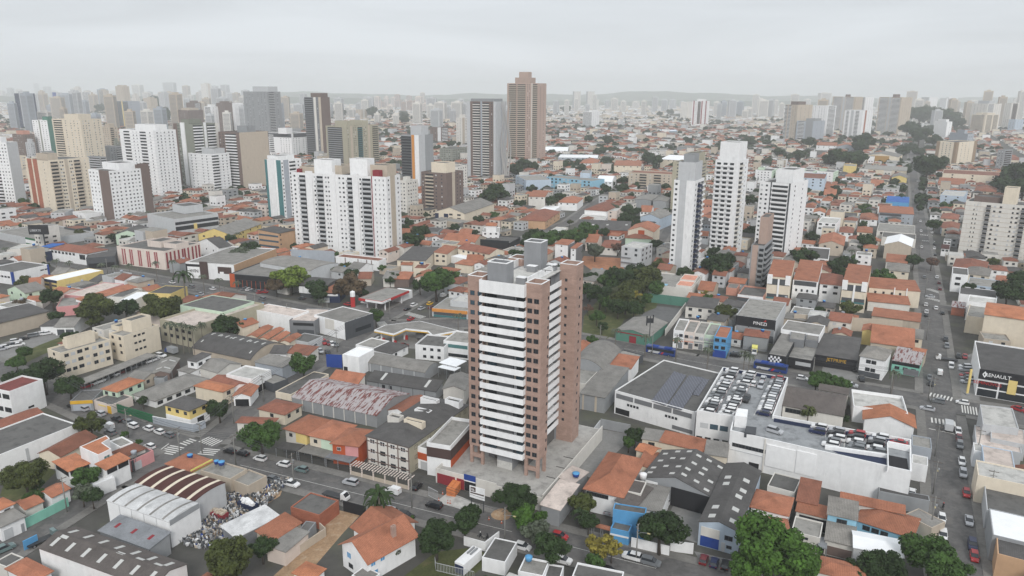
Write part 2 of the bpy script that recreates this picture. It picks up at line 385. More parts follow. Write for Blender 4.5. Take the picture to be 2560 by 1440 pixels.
def skylights(o, spec):                       # 'nu x nv: width x length' translucent sheets set in a pitched roof; '?' drops some
    for s in spec.split():
        t = s.split(':'); nu, nv = (int(v) for v in t[0].split('x')); w_, l_ = (float(v) for v in t[1].split('x'))
        drop = float(t[2]) if len(t) > 2 else 0; mat = M(t[3]) if len(t) > 3 else SKYL
        for i in range(nu):
            for j in range(nv):
                if R.random() < drop: continue
                u = o.U*(i+.5+(R.uniform(-.2, .2) if drop else 0))/nu-w_/2; v = o.V*(j+.5)/nv-l_/2+(R.uniform(-.1, .1)*o.V/nv if drop else 0)
                b = MB(); ns = max(1, int(l_/.8))
                for s_ in range(ns):
                    va, vb = v+l_*s_/ns, v+l_*(s_+1)/ns
                    q = [(u, va), (u+w_, va), (u+w_, vb), (u, vb)]
                    top = [o.T(a, c, o.h+o.zuv(a, c)+.05) for a, c in q]; bo = [o.T(a, c, o.h+o.zuv(a, c)-.03) for a, c in q]
                    b.face(top); b.face([bo[1], bo[2], top[2], top[1]]); b.face([bo[3], bo[0], top[0], top[3]])
                    if s_ == 0: b.face([bo[0], bo[1], top[1], top[0]])
                    if s_ == ns-1: b.face([bo[2], bo[3], top[3], top[2]])
                build(b, 'skylight', [mat], o.e)
def topbox(o, u0, u1, v0, v1, dh, col, rcol='concdk', name='stair_tower', zb=None):
    L_, D_ = o.L, o.D; zb = o.h-.6 if zb is None else zb
    x0, x1, y0, y1 = u0*L_, u1*L_, v0*D_, v1*D_
    p = put(name, None, o.e); b = MB(); t = .2; h = zb+.6+dh
    b.box((x0, y0, zb), (x1, y0+t, h)); b.box((x0, y1-t, zb), (x1, y1, h)); b.box((x0, y0+t, zb), (x0+t, y1-t, h)); b.box((x1-t, y0+t, zb), (x1, y1-t, h))
    build(b, 'wall', [M(col)], p); r = MB(); r.box((x0+t, y0+t, h-.9), (x1-t, y1-t, h-.6)); build(r, 'roof', [M(rcol)], p)
def B(name, label, pts, h=None, by=None, wall='white', roof='flat:conc', win='', pan=(), par=.55, over=.45, rise=None, wk='d', sky='', tops=(), cat=None, group=None, ref=None, fl=3.):
    o = place(name, label, pts, h, by, cat, group, ref)
    typ, rc = roof.split(':')
    if len(o.c) != 4: typ = 'flat'
    if typ == 'flat': flat_top(o, wall, rc, par)
    else: pitched(o, wall, typ, rc, rise, over)
    if win: windows(o, win, wk, fl)
    for p in pan: panel(o, *p)
    if sky: skylights(o, sky)
    for t in tops: topbox(o, *t)
    return o
def unit_balcony(col):
    key = 'balc_'+col
    if key not in MATS:
        b = MB(); d = 1.25; mt = 1
        b.box((0, -d, -.16), (1, 0, 0), 0); b.box((0, -d, 0), (1, -d+.12, .95), 0); b.box((0, -d+.12, 0), (.03, 0, .95), 0); b.box((.97, -d+.12, 0), (1, 0, .95), 0)
        b.box((.03, -.08, .02), (.97, -.02, 2.2), 1)
        MATS[key] = b.mesh('balcony', [M(col) if col != 'glass' else GLASST, GLASS])
    return MATS[key]
def T(name, label, pts, h=None, by=None, wall='white', f0='', f1='', tops=(), roof='concdk', fl=2.9, cat='apartment tower', group=None, ref=None, indiv=None, base=0., wk='ddwws', ang=GA, par=.8):
    """tower: a box with facade strips  u0-u1:type[n][:colour]   w windows, b balconies, p colour panel, g dark recess, f projecting fin, s storey bands"""
    o = place(name, label, pts, h, by, cat, group, ref, ang=ang)
    if 'CHK' in globals() or __import__('os').environ.get('CHK'): print('TOWER %.0f m at %.0f, %.0f x %.0f ang %.0f %s' % (o.h, o.dist, o.L, o.D, math.degrees(o.ang), label[:40]))
    flat_top(o, wall, roof, par, .25)
    indiv = (o.dist < 620) if indiv is None else indiv
    wins, bals = [], []
    for i, spec in ((0, f0), (1, f1)):
        for s in spec.split():
            t = s.split(':'); u0, u1 = (float(v) for v in t[0].split('-')); k = t[1]; col = t[2] if len(t) > 2 else 'white'
            a, d, ln, an, nrm = edge(o, i); nf = int((o.h-1.0-base)/fl)
            if k[0] == 'p': panel(o, i, u0, u1, base+.05, o.h+.05, col, 'wall_panel', .12)
            elif k[0] == 'f': panel(o, i, u0, u1, base+.05, o.h+1.2, col, 'fin', .9)
            elif k[0] == 'g': panel(o, i, u0, u1, base+2, o.h-1.5, 'black', 'glazing', .05, GLASS)
            elif k[0] == 's':
                mb = MB()
                for r in range(nf+1): mb.box((u0*ln, -.1, base+r*fl), (u1*ln, .02, base+r*fl+.18))
                build(mb, 'trim', [M(col)], o.e, (a.x, a.y, 0), an)
            elif k[0] == 'b':
                for r in range(nf): bals.append((i, a+d*(u0*ln), an, (u1-u0)*ln, o.h-1.-(r+1)*fl+.1, col))
            elif k[0] == 'w':
                n = int(k[1:] or 1); wd = .55 if t[-1] == 'n' else 1.25
                for r in range(nf):
                    for c in range(n): wins.append((i, u0+(u1-u0)*(c+.5)/n, o.h-.9-(r+1)*fl+.95, min(wd, (u1-u0)*ln/n*.7), 1.15))
    if indiv:
        for n_, q in enumerate(wins[:100]): window(o, *q, kind=R.choice(wk))
        wins = wins[100:]
        for i, p, an, ln, z, col in bals[:100]: put('balcony', unit_balcony(col), o.e, (p.x, p.y, z), an, (ln, 1, 1))
        bals = bals[100:]
    if wins:
        mb = MB()
        for i, u, z, ww, wh in wins:
            a, d, ln, an, nrm = edge(o, i); p = a+d*(u*ln-ww/2); q = p+d*ww; n = nrm*.05; m_ = -nrm*.02; mm = 1 if R.random() < .22 else 0
            mb.face([(p.x+n.x, p.y+n.y, z), (q.x+n.x, q.y+n.y, z), (q.x+n.x, q.y+n.y, z+wh), (p.x+n.x, p.y+n.y, z+wh)], mm)
            mb.face([(p.x+n.x, p.y+n.y, z+wh), (q.x+n.x, q.y+n.y, z+wh), (q.x+m_.x, q.y+m_.y, z+wh), (p.x+m_.x, p.y+m_.y, z+wh)], mm)
            mb.face([(p.x+m_.x, p.y+m_.y, z), (p.x+n.x, p.y+n.y, z), (p.x+n.x, p.y+n.y, z+wh), (p.x+m_.x, p.y+m_.y, z+wh)], mm)
            mb.face([(q.x+n.x, q.y+n.y, z), (q.x+m_.x, q.y+m_.y, z), (q.x+m_.x, q.y+m_.y, z+wh), (q.x+n.x, q.y+n.y, z+wh)], mm)
        tag(build(mb, 'window', [GLASSF, SHUT], o.e), kind='stuff')
    if bals:
        mb = MB(); cols = sorted({q[5] for q in bals})
        for i, p, an, ln, z, col in bals:
            c, s = math.cos(an), math.sin(an); m_ = cols.index(col)
            def box(a_, b_, mi):
                n = len(mb.v)
                for zz in (a_[2], b_[2]):
                    for x, y in ((a_[0], a_[1]), (b_[0], a_[1]), (b_[0], b_[1]), (a_[0], b_[1])): mb.v.append((p.x+x*c-y*s, p.y+x*s+y*c, z+zz))
                for q in ((3, 2, 1, 0), (4, 5, 6, 7), (0, 1, 5, 4), (1, 2, 6, 5), (2, 3, 7, 6), (3, 0, 4, 7)): mb.f.append([n+k for k in q]); mb.m.append(mi)
            box((0, -1.25, -.16), (ln, 0, .95), m_); box((.1, -.1, .95), (ln-.1, -.02, 2.3), len(cols))
        tag(build(mb, 'balcony', [M(c) if c != 'glass' else GLASST for c in cols]+[GLASS], o.e), kind='stuff')
    for t in tops: topbox(o, *t)
    return o
def shelter(label, pts, h, roof, thick=.18, name='carport', posts=6, cat=None, ref=None):
    o = place(name, label, pts, h, None, cat, None, ref)
    b = MB(); b.prism(o.c, h-thick, h); build(b, 'roof', [M(roof)], o.e)
    U = max(o.L, o.D)
    for k in range(posts):
        f = (k+.05)/(posts-1+.1)
        for s in (.03, .97):
            p = (o.L*f, o.D*s) if o.L > o.D else (o.L*s, o.D*f)
            b = MB(); b.box((p[0]-.08, p[1]-.08, 0), (p[0]+.08, p[1]+.08, h-thick)); build(b, 'post', [METAL], o.e)
    return o
def freewall(label, pts, h, col, th=.2, name='garden_wall', cat='wall', cap=None, rail=False):
    """a wall along ground pixels; a coping on top as its own part"""
    W = [G(p) for p in PX(pts)]; c0 = W[0]; e = tag(empty(name, (c0.x, c0.y, 0)), label, cat); mb, cb = MB(), MB()
    for p, q in zip(W, W[1:]):
        p, q = p-c0, q-c0; d = (q-p).normalized(); n = Vector((-d.y, d.x))*th/2
        if rail:
            k = max(2, int((q-p).length/.35))
            for i in range(k+1):
                s = p.lerp(q, i/k); mb.box((s.x-.03, s.y-.03, 0), (s.x+.03, s.y+.03, h))
            cb.prism([p-n*.4, q-n*.4, q+n*.4, p+n*.4], h, h+.08); cb.prism([p-n*.4, q-n*.4, q+n*.4, p+n*.4], .15, .22)
        else:
            mb.prism([p-n, q-n, q+n, p+n], 0, h); cb.prism([p-n*1.3, q-n*1.3, q+n*1.3, p+n*1.3], h, h+.08)
    build(mb, 'railing' if rail else 'wall', [M(col)], e); build(cb, 'rail' if rail else 'coping', [M(cap or col)], e)
    return e
def text(o_parent, s, loc, rz, size, col, name='lettering', tilt=math.pi/2, ext=.05, emit=None):
    cu = bpy.data.curves.new(name, 'FONT'); cu.body = s; cu.size = size; cu.extrude = ext; cu.align_x = 'CENTER'; cu.align_y = 'CENTER'
    t = bpy.data.objects.new(name, cu); COL.objects.link(t); bpy.context.view_layer.update()
    me = bpy.data.meshes.new_from_object(t.evaluated_get(bpy.context.evaluated_depsgraph_get())); bpy.data.objects.remove(t)
    me.materials.clear(); me.materials.append(M(col)); o = put(name, me, o_parent, loc); o.rotation_euler = (tilt, 0, rz); return o
def wall_text(o, i, u, z, s, size, col, dep=.2):
    a, d, ln, an, nrm = edge(o, i); p = a+d*(u*ln)+nrm*dep
    return text(o.e, s, (p.x, p.y, z if z > 0 else o.h+z), an, size, col)
# ---------------------------------------------------------------- ground, roads, pavements
def gmat(name, col, terms, stain=None, rough=.9):
    m, Nn, Ln, b = node_mat(name); b.inputs['Roughness'].default_value = rough; chain(Nn, Ln, b, col, terms, stain, 0); return m
GROUND = gmat('ground', (.08, .077, .07), [('noise', .02, (1, 1, 1), .3, .7, .8, 1.2), ('noise', .25, (1, 1, 1), .3, .7, .8, 1.2)], ((.1, .105, .07), 'noise', .05, (1, 1, 1), .52, .7))
ASPH = gmat('asphalt', (.118, .114, .111), [('noise', .08, (1, 1, 1), .3, .7, .8, 1.2), ('noise', .9, (1, 1, 1), .3, .7, .86, 1.14), ('noise', .35, (1, 1, 1), .48, .52, .9, 1.05)], ((.145, .137, .13), 'noise', .22, (1, 1, 1), .56, .6))
PAVE = gmat('pavement', (.19, .182, .17), [('noise', .2, (1, 1, 1), .3, .7, .8, 1.15), ('noise', 1.5, (1, 1, 1), .3, .7, .85, 1.12)], ((.14, .135, .13), 'noise', .35, (1, 1, 1), .55, .75))
DIRT = gmat('dirt', (.36, .24, .145), [('noise', .3, (1, 1, 1), .3, .7, .75, 1.2), ('noise', 2, (1, 1, 1), .3, .7, .8, 1.2)], ((.42, .34, .25), 'noise', .6, (1, 1, 1), .55, .7))
REDD = gmat('red_earth', (.33, .15, .08), [('noise', .3, (1, 1, 1), .3, .7, .75, 1.2), ('noise', 2, (1, 1, 1), .3, .7, .8, 1.2)])
GRASS = gmat('grass', (.075, .085, .03), [('noise', .2, (1, 1, 1), .3, .7, .7, 1.3), ('noise', 2, (1, 1, 1), .3, .7, .75, 1.25)], ((.16, .12, .07), 'noise', .2, (1, 1, 1), .56, .75))
LOT = gmat('concrete_yard', (.22, .216, .208), [('noise', .2, (1, 1, 1), .3, .7, .85, 1.1), ('noise', 1.2, (1, 1, 1), .3, .7, .88, 1.1)], ((.18, .175, .17), 'noise', .3, (1, 1, 1), .58, .8))
PAINT = plain('road_paint', (.62, .61, .58), .7)
gb = MB(); gb.face([(-11500, -200, 0), (11500, -200, 0), (11500, 11500, 0), (-11500, 11500, 0)]); tag(build(gb, 'ground', [GROUND]), kind='structure')
ROADS = []                                    # (points, half width)
NR = [0]
def road(pts, w, name='road'):
    P = [G(p) for p in PX(pts)]; NR[0] += 1; z = .02+.005*NR[0]; b = MB(); ROADS.append((P, w/2))
    k = len(P)
    off = []
    for i in range(k):
        d = (P[min(i+1, k-1)]-P[max(i-1, 0)]).normalized(); off.append(Vector((-d.y, d.x))*w/2)
    for i in range(k-1):
        q = [P[i]-off[i], P[i+1]-off[i+1], P[i+1]+off[i+1], P[i]+off[i]]; b.face([(v.x, v.y, z) for v in q])
    tag(build(b, name, [ASPH]), kind='structure')
def seg_dist(p, a, b):
    ab = b-a; t = max(0, min(1, (p-a).dot(ab)/max(1e-6, ab.dot(ab)))); return (p-a-ab*t).length
def on_road(p, margin=0., skip=None):
    for k, (P, hw) in enumerate(ROADS):
        if k == skip: continue
        for a, b in zip(P, P[1:]):
            if seg_dist(p, a, b) < hw+margin: return True
    return False
def pavements(w=2.6):
    for k, (P, hw) in enumerate(ROADS):
        for sgn in (1, -1):
            b = MB()
            for a, c in zip(P, P[1:]):
                d = (c-a).normalized(); n = Vector((-d.y, d.x))*sgn; m = max(1, int((c-a).length/3))
                if (a+c).length/2 > 1500: continue
                run = None
                for i in range(m+1):
                    s0 = a.lerp(c, i/m) if i < m else None
                    ok = s0 is not None and not on_road(a.lerp(c, (i+.5)/m)+n*(hw+w/2), w*.5, k)
                    if ok and run is None: run = i
                    if not ok and run is not None:
                        p, q = a.lerp(c, run/m), a.lerp(c, i/m); run = None
                        poly = [p+n*(hw-.05), q+n*(hw-.05), q+n*(hw+w), p+n*(hw+w)]
                        b.prism(poly if sgn < 0 else poly[::-1], 0, .14+.003*(k % 5), bottom=False)
            if b.f: tag(build(b, 'pavement', [PAVE]), kind='structure')
NPATCH = [0]
def patch(name, mat, pts, z=None, kind='structure'):
    NPATCH[0] += 1; P = [G(p) for p in PX(pts)]; b = MB(); z = z or .006+.0035*(NPATCH[0] % 4)+.0002*NPATCH[0]
    b.face([(p.x, p.y, z) for p in P]); occupy(P) if kind != 'x' else None
    return tag(build(b, name, [mat]), kind='structure' if kind == 'x' else kind)
def zebra(p, q, ln=3.4, w=.5, gap=1.05):
    A, Bq = (G(v) for v in PX([p, q])); d = (Bq-A).normalized(); n = Vector((-d.y, d.x)); k = int((Bq-A).length/gap); b = MB()
    for i in range(k):
        c = A+d*(i+.5)*gap
        b.face([(v.x, v.y, .115) for v in (c-d*w/2-n*ln/2, c+d*w/2-n*ln/2, c+d*w/2+n*ln/2, c-d*w/2+n*ln/2)])
    tag(build(b, 'zebra_marking', [PAINT]), kind='structure')
def line(p, q, w=.25):
    A, Bq = (G(v) for v in PX([p, q])); d = (Bq-A).normalized(); n = Vector((-d.y, d.x))*w/2; b = MB()
    b.face([(v.x, v.y, .11) for v in (A-n, Bq-n, Bq+n, A+n)]); tag(build(b, 'road_line', [PAINT]), kind='structure')
# ---------------------------------------------------------------- trees
LEAFC = dict(dark=(.023, .043, .012), green=(.038, .076, .016), olive=(.05, .062, .015), bright=(.045, .098, .013), lime=(.12, .17, .025), yellow=(.19, .16, .03), grey=(.075, .09, .06), brown=(.085, .06, .035), rusty=(.12, .07, .05))
def leafmat(c):
    k = 'leaf_'+c
    if k not in MATS:
        m, Nn, Ln, b = node_mat('foliage_'+c); b.inputs['Roughness'].default_value = .75; b.inputs['Specular IOR Level'].default_value = .25
        chain(Nn, Ln, b, LEAFC[c], [('noise', 2.2, (1, 1, 1), .3, .7, .6, 1.45), ('noise', 9, (1, 1, 1), .3, .7, .75, 1.25)], (mul(LEAFC[c], 1.9), 'noise', 1.3, (1, 1, 1), .58, .75), .12)
        MATS[k] = m
    return MATS[k]
BARK = plain('bark', (.075, .06, .05), .9)
def crown_mesh(var, col, dense):
    key = ('crown', var, col, dense)
    if key in MATS: return MATS[key]
    r = np.random.RandomState(100+var*7+dense); nb = (26, 46, 14)[dense]+var % 4; sparse = col in ('yellow', 'rusty') or var == 5
    n = (4600, 12000, 900)[dense]
    if sparse: n = int(n*.55)
    bc = r.normal(size=(nb, 3)); bc /= np.linalg.norm(bc, axis=1)[:, None]; bc *= (r.uniform(.3, .8, nb))[:, None]; bc[:, 2] = bc[:, 2]*.62+.05
    br = r.uniform(.16, .34, nb)*(1, .85, 1.25)[dense]
    if sparse: br *= .75
    k = r.randint(nb, size=n); d = r.normal(size=(n, 3)); d /= np.linalg.norm(d, axis=1)[:, None]
    rad = br[k]*(r.uniform(.55, 1.06, n))
    c = bc[k]+d*rad[:, None]; c[:, 2] *= .95
    nrm = d+r.normal(size=(n, 3))*.45+np.array([0, 0, .35]); nrm /= np.linalg.norm(nrm, axis=1)[:, None]
    a = np.cross(nrm, r.normal(size=(n, 3))); a /= np.linalg.norm(a, axis=1)[:, None]; b_ = np.cross(nrm, a)
    s = (r.uniform(.05, .095, n)*(.85, .55, 1.75)[dense])[:, None]
    v = np.stack([c-a*s-b_*s*.6, c+a*s-b_*s*.6, c+a*s*.7+b_*s*.8+nrm*s*.3, c-a*s*.7+b_*s*.8-nrm*s*.2], 1).reshape(-1, 3)
    me = bpy.data.meshes.new('crown'); f = np.arange(4*n).reshape(-1, 4)
    me.vertices.add(len(v)); me.vertices.foreach_set('co', v.ravel().astype(np.float32)); me.loops.add(4*n); me.loops.foreach_set('vertex_index', f.ravel().astype(np.int32))
    me.polygons.add(n); me.polygons.foreach_set('loop_start', np.arange(0, 4*n, 4, dtype=np.int32)); me.update(); me.validate()
    me.materials.append(leafmat(col)); MATS[key] = me; return me
def trunk_mesh(var):
    key = ('trunk', var)
    if key not in MATS:
        r = random.Random(var); b = MB(); b.tube([(0, 0, -1.3), (.03, .02, -.7), (0, .05, -.3)], [.085, .065, .055], 7)
        for k in range(5):
            a = k*1.26+r.uniform(-.3, .3); q = r.uniform(.35, .6)
            b.tube([(0, .03, -.45+.04*k), (math.cos(a)*q*.5, math.sin(a)*q*.5, -.15), (math.cos(a)*q, math.sin(a)*q, r.uniform(.1, .35))], [.045, .03, .012], 5)
        MATS[key] = b.mesh('trunk', [BARK], True)
    return MATS[key]
AUTO = []                                     # things that get an automatic label: (object, words, photo x, y, category)
TREES = []
def tree(x, y, rp, col='dark', var=None, name='tree', words=None, flat=1.):
    (X, Y), = PX([(x, y)]); rp = rp/SCL if SCL != 1 else rp
    z = 4.
    for _ in range(5):
        g = G((X, Y), z); dep = (Vector((g.x, g.y, z-H))).dot(f_); r = rp*dep/F; z = max(1.2, .9+1.2*r*flat)
    var = R.randrange(5) if var is None else var
    big = 1 if rp > 40 else (2 if rp < 7 else 0)
    e = empty(name, (g.x, g.y, 0), 0); c = put('crown', crown_mesh(var, col, big), e, (0, 0, z), R.uniform(0, 6.28), (r*1.27, r*1.27, r*R.uniform(1.08, 1.22)*flat))
    put('trunk', trunk_mesh(var), e, (0, 0, z), R.uniform(0, 6.28), (r, r, z/1.3))
    wd = words or {'dark': 'dark green', 'green': 'leafy green', 'olive': 'olive green', 'bright': 'bright green', 'lime': 'lime green', 'yellow': 'yellowish sparse', 'grey': 'greyish green', 'brown': 'brownish', 'rusty': 'reddish half bare'}[col]
    sz = 'large ' if r > 6 else ('small ' if r < 2.6 else '')
    AUTO.append((e, sz+wd+' '+('shrub' if name == 'shrub' else 'tree'), X, Y, 'shrub' if name == 'shrub' else 'tree')); TREES.append((g, r)); return e
def frond(b, a, ln, rise, droop, w, m=0):
    pts = [(0, .0), (.3, rise), (.62, rise*.9), (.85, rise*.25), (1, -droop)]
    c, s = math.cos(a), math.sin(a)
    for (u0, z0), (u1, z1) in zip(pts, pts[1:]):
        for sd in (1, -1):
            w0, w1 = w*(.35+u0*(1-u0)*3.2)*sd, w*(.35+u1*(1-u1)*3.2)*sd; k0, k1 = abs(w0)*.45, abs(w1)*.45
            q = [(u0*ln*c, u0*ln*s, z0*ln), (u1*ln*c, u1*ln*s, z1*ln), (u1*ln*c-w1*s, u1*ln*s+w1*c, z1*ln-k1), (u0*ln*c-w0*s, u0*ln*s+w0*c, z0*ln-k0)]
            b.face(q if sd > 0 else q[::-1], m)
def palm_mesh(var, col):
    key = ('palm', var, col)
    if key not in MATS:
        r = random.Random(var); b = MB(); n = 17
        for k in range(n): frond(b, k*6.283/n+r.uniform(-.2, .2), r.uniform(.85, 1.1), r.uniform(-.05, .5), r.uniform(.1, .6), .11)
        MATS[key] = b.mesh('fronds', [leafmat(col)])
    return MATS[key]
def palm(x, y, h, r=2.4, col='grey', words='slender feathery palm'):
    (X, Y), = PX([(x, y)]); g = G((X, Y), h); e = empty('palm_tree', (g.x, g.y, 0))
    put('fronds', palm_mesh(R.randrange(3), col), e, (0, 0, h), R.uniform(0, 6), (r, r, r))
    key = 'palm_trunk'
    if key not in MATS:
        b = MB(); b.tube([(0, 0, 0), (.1, .05, .5), (0, 0, 1)], [1.3, .9, .8], 7); MATS[key] = b.mesh('trunk', [plain('palm_bark', (.16, .14, .12), .9)], True)
    put('trunk', MATS[key], e, (0, 0, 0), 0, (.16*max(1, r/2.5), .16*max(1, r/2.5), h))
    AUTO.append((e, words, X, Y, 'palm tree')); return e
# ---------------------------------------------------------------- vehicles
CARC = dict(white=(.72, .72, .72), silver=(.42, .43, .45), grey=(.16, .17, .18), black=(.012, .012, .014), red=(.36, .02, .025), maroon=(.14, .015, .02), blue=(.02, .05, .2), navy=(.012, .02, .07), yellow=(.75, .45, .02), teal=(.14, .2, .2), green=(.03, .1, .06), orange=(.6, .12, .03))
def paint(c):
    k = 'paint_'+c
    if k not in MATS: MATS[k] = plain('car_paint_'+c, CARC[c], .28, 0, .5)
    return MATS[k]
RUB = plain('tyre_rubber', (.015, .015, .016), .9); HUB = plain('wheel_rim', (.3, .3, .31), .4, .5)
LAMP = plain('lamp_glass', (.6, .6, .58), .2); TAIL = plain('tail_lamp', (.3, .01, .01), .3)
def loft(b, secs, m=0, tops=None):
    """secs: (x, half width bottom, half width top, z bottom, z top) cross sections along the vehicle"""
    n = len(b.v)
    for x, wb, wt, z0, z1 in secs: b.v += [(x, -wb, z0), (x, wb, z0), (x, wt, z1), (x, -wt, z1)]
    for i in range(len(secs)-1):
        p, q = n+4*i, n+4*i+4
        for k in range(4):
            b.f.append([p+k, p+(k+1) % 4, q+(k+1) % 4, q+k][::-1]); b.m.append(tops[i] if tops and k == 2 else m)
    b.f.append([n+3, n+2, n+1, n][::-1][::-1]); b.m.append(m); e = n+4*(len(secs)-1); b.f.append([e, e+1, e+2, e+3]); b.m.append(m)
CT = {  # lower body sections, cabin sections (glass), roof panel, wheel x, half width, lengths
 'hatchback': (3.95, [(-1.97, .74, .78, .35, .85), (-1.85, .82, .83, .25, .98), (-.6, .85, .84, .22, .98), (.75, .85, .82, .22, .96), (1.6, .82, .76, .24, .82), (1.95, .7, .68, .32, .66)], [(-1.9, .76, .62, .95, .98), (-1.5, .77, .62, .95, 1.46), (.1, .77, .62, .95, 1.5), (1.05, .74, .7, .95, .97)], (-1.55, .2, .63, 1.49), (-1.25, 1.25)),
 'sedan': (4.5, [(-2.22, .72, .78, .38, .9), (-2.1, .84, .83, .27, .98), (-1.2, .86, .85, .24, .98), (.9, .86, .84, .24, .94), (1.9, .83, .78, .26, .8), (2.24, .7, .68, .34, .66)], [(-1.75, .76, .66, .95, .98), (-1.0, .77, .62, .95, 1.4), (.2, .77, .62, .95, 1.43), (1.15, .74, .7, .93, .96)], (-1.1, .3, .63, 1.425), (-1.4, 1.4)),
 'suv': (4.4, [(-2.18, .78, .84, .42, 1.0), (-2.05, .88, .88, .32, 1.1), (-.6, .91, .9, .3, 1.1), (.9, .91, .88, .3, 1.07), (1.85, .88, .82, .32, .98), (2.18, .78, .74, .4, .78)], [(-2.1, .82, .7, 1.08, 1.12), (-1.85, .83, .7, 1.08, 1.62), (.2, .83, .69, 1.08, 1.66), (1.1, .8, .76, 1.05, 1.09)], (-1.9, .3, .71, 1.655), (-1.35, 1.38)),
 'van': (4.3, [(-2.1, .84, .8, .35, 1.75), (-2.0, .86, .8, .28, 1.82), (.5, .86, .8, .28, 1.82), (.8, .86, .82, .28, 1.15), (1.7, .84, .78, .3, .98), (2.1, .75, .7, .36, .75)], [(.45, .8, .72, 1.1, 1.8), (.55, .8, .72, 1.1, 1.76), (1.3, .76, .72, 1.05, 1.1)], (-1.98, .5, .8, 1.83), (-1.35, 1.35)),
 'pickup': (5.0, [(-2.5, .84, .86, .45, .98), (-2.4, .88, .88, .36, 1.05), (-.7, .9, .89, .34, 1.05), (1.2, .9, .87, .34, 1.08), (2.1, .87, .82, .36, 1.0), (2.5, .78, .74, .42, .8)], [(-.8, .82, .7, 1.05, 1.08), (-.6, .83, .7, 1.05, 1.62), (.5, .83, .69, 1.05, 1.66), (1.4, .8, .76, 1.05, 1.1)], (-.65, .6, .71, 1.655), (-1.55, 1.6))}
def car_meshes(kind, col):
    key = ('car', kind, col)
    if key not in MATS:
        ln, low, cab, rf, wx = CT[kind]; b = MB(); loft(b, low); x0, x1, hw, z = rf
        b.box((x0, -hw, z-.03), (x1, hw, z+.03))
        for sx in (1, -1): b.box((cab[-1][0]-.35, sx*.86-.1, .95), (cab[-1][0]-.15, sx*.86+.1, 1.1))      # mirrors
        if kind == 'pickup': b.box((-2.35, -.72, 1.02), (-.85, .72, 1.065), 1)
        g = MB(); loft(g, cab)
        MATS[key] = (b.mesh('body', [paint(col), STEELDK]), g.mesh('glazing', [GLASS]))
    return MATS[key]
def wheel_mesh():
    if 'wheel' not in MATS:
        b = MB(); r, w2 = .32, .1
        for s, rr, m in ((1, r, 0),):
            pts = [(-w2, r*.6), (-w2, r), (w2, r), (w2, r*.6)]; n = len(b.v); seg = 12
            for y, q in pts: b.v += [(q*math.cos(t*2*math.pi/seg), y, q*math.sin(t*2*math.pi/seg)) for t in range(seg)]
            for i in range(3):
                for t in range(seg): b.f.append([n+i*seg+t, n+i*seg+(t+1) % seg, n+(i+1)*seg+(t+1) % seg, n+(i+1)*seg+t][::-1]); b.m.append(0)
            b.f.append([n+t for t in range(seg)]); b.m.append(1); b.f.append([n+3*seg+t for t in reversed(range(seg))]); b.m.append(1)
        MATS['wheel'] = b.mesh('wheel', [RUB, HUB])
        for nm, mt in (('headlight', LAMP), ('taillight', TAIL)):
            q = MB(); q.box((-.06, -.16, -.07), (.06, .16, .07)); MATS[nm] = q.mesh(nm, [mt])
    return MATS['wheel']
def car(kind, col, pos, hd, label, z=0., detail=True, group=None):
    e = tag(empty(kind if kind in ('van', 'suv', 'pickup') else kind+'_car', (pos.x, pos.y, z), math.radians(hd)), label, {'suv': 'car', 'hatchback': 'car', 'sedan': 'car', 'van': 'van', 'pickup': 'pickup'}[kind], group)
    body, gl = car_meshes(kind, col); wm = wheel_mesh(); ln, low, cab, rf, wx = CT[kind]
    put('body', body, e, (0, 0, .04)); put('glazing', gl, e, (0, 0, .04))
    for x in wx:
        for y in (-.74, .74): put('wheel', wm, e, (x, y*(low[2][1]/.86), .32))
    if detail:
        for s in (-1, 1):
            put('headlight', MATS['headlight'], e, (low[-1][0]-.08, s*.52, low[-1][4]-.0)); put('taillight', MATS['taillight'], e, (low[0][0]+.0, s*.62, low[0][4]-.05))
    return e
CN = dict(silver='silver', grey='grey', teal='greyish teal', navy='navy blue')
ORD = ['first', 'second', 'third', 'fourth', 'fifth', 'sixth', 'seventh', 'eighth', 'ninth', 'tenth', 'eleventh', 'twelfth', 'thirteenth', 'fourteenth', 'fifteenth', 'sixteenth', 'seventeenth', 'eighteenth', 'nineteenth', 'twentieth', 'twenty-first', 'twenty-second', 'twenty-third', 'twenty-fourth', 'twenty-fifth', 'twenty-sixth', 'twenty-seventh', 'twenty-eighth', 'twenty-ninth', 'thirtieth']
KW = dict(h='hatchback', s='sedan', u='suv', v='van', p='pickup'); CW = dict(w='white', s='silver', g='grey', k='black', r='red', m='maroon', b='blue', n='navy', y='yellow', t='teal', o='orange')
def cars(spec, hd, phrase, end, z=0., detail=True, group=None):
    """'kc:x,y[,hd] ...'  k = kind letter, c = colour letter; the label counts along the row from «end»"""
    items = spec.split()
    for n, s in enumerate(items):
        kc, xy = s.split(':'); t = [float(v) for v in xy.split(',')]; (X, Y), = PX([t[:2]])
        kind, col = KW[kc[0]], CW[kc[1]]; g = G((X, Y), z+.75)
        nm = {'suv': 'SUV'}.get(kind, kind)
        lab = f"{CN.get(col, col)} {nm} {phrase}" + (f", {ORD[n]} from {end}" if len(items) > 1 else '')
        car(kind, col, g, t[2] if len(t) > 2 else hd, lab, z+.03, detail, group)
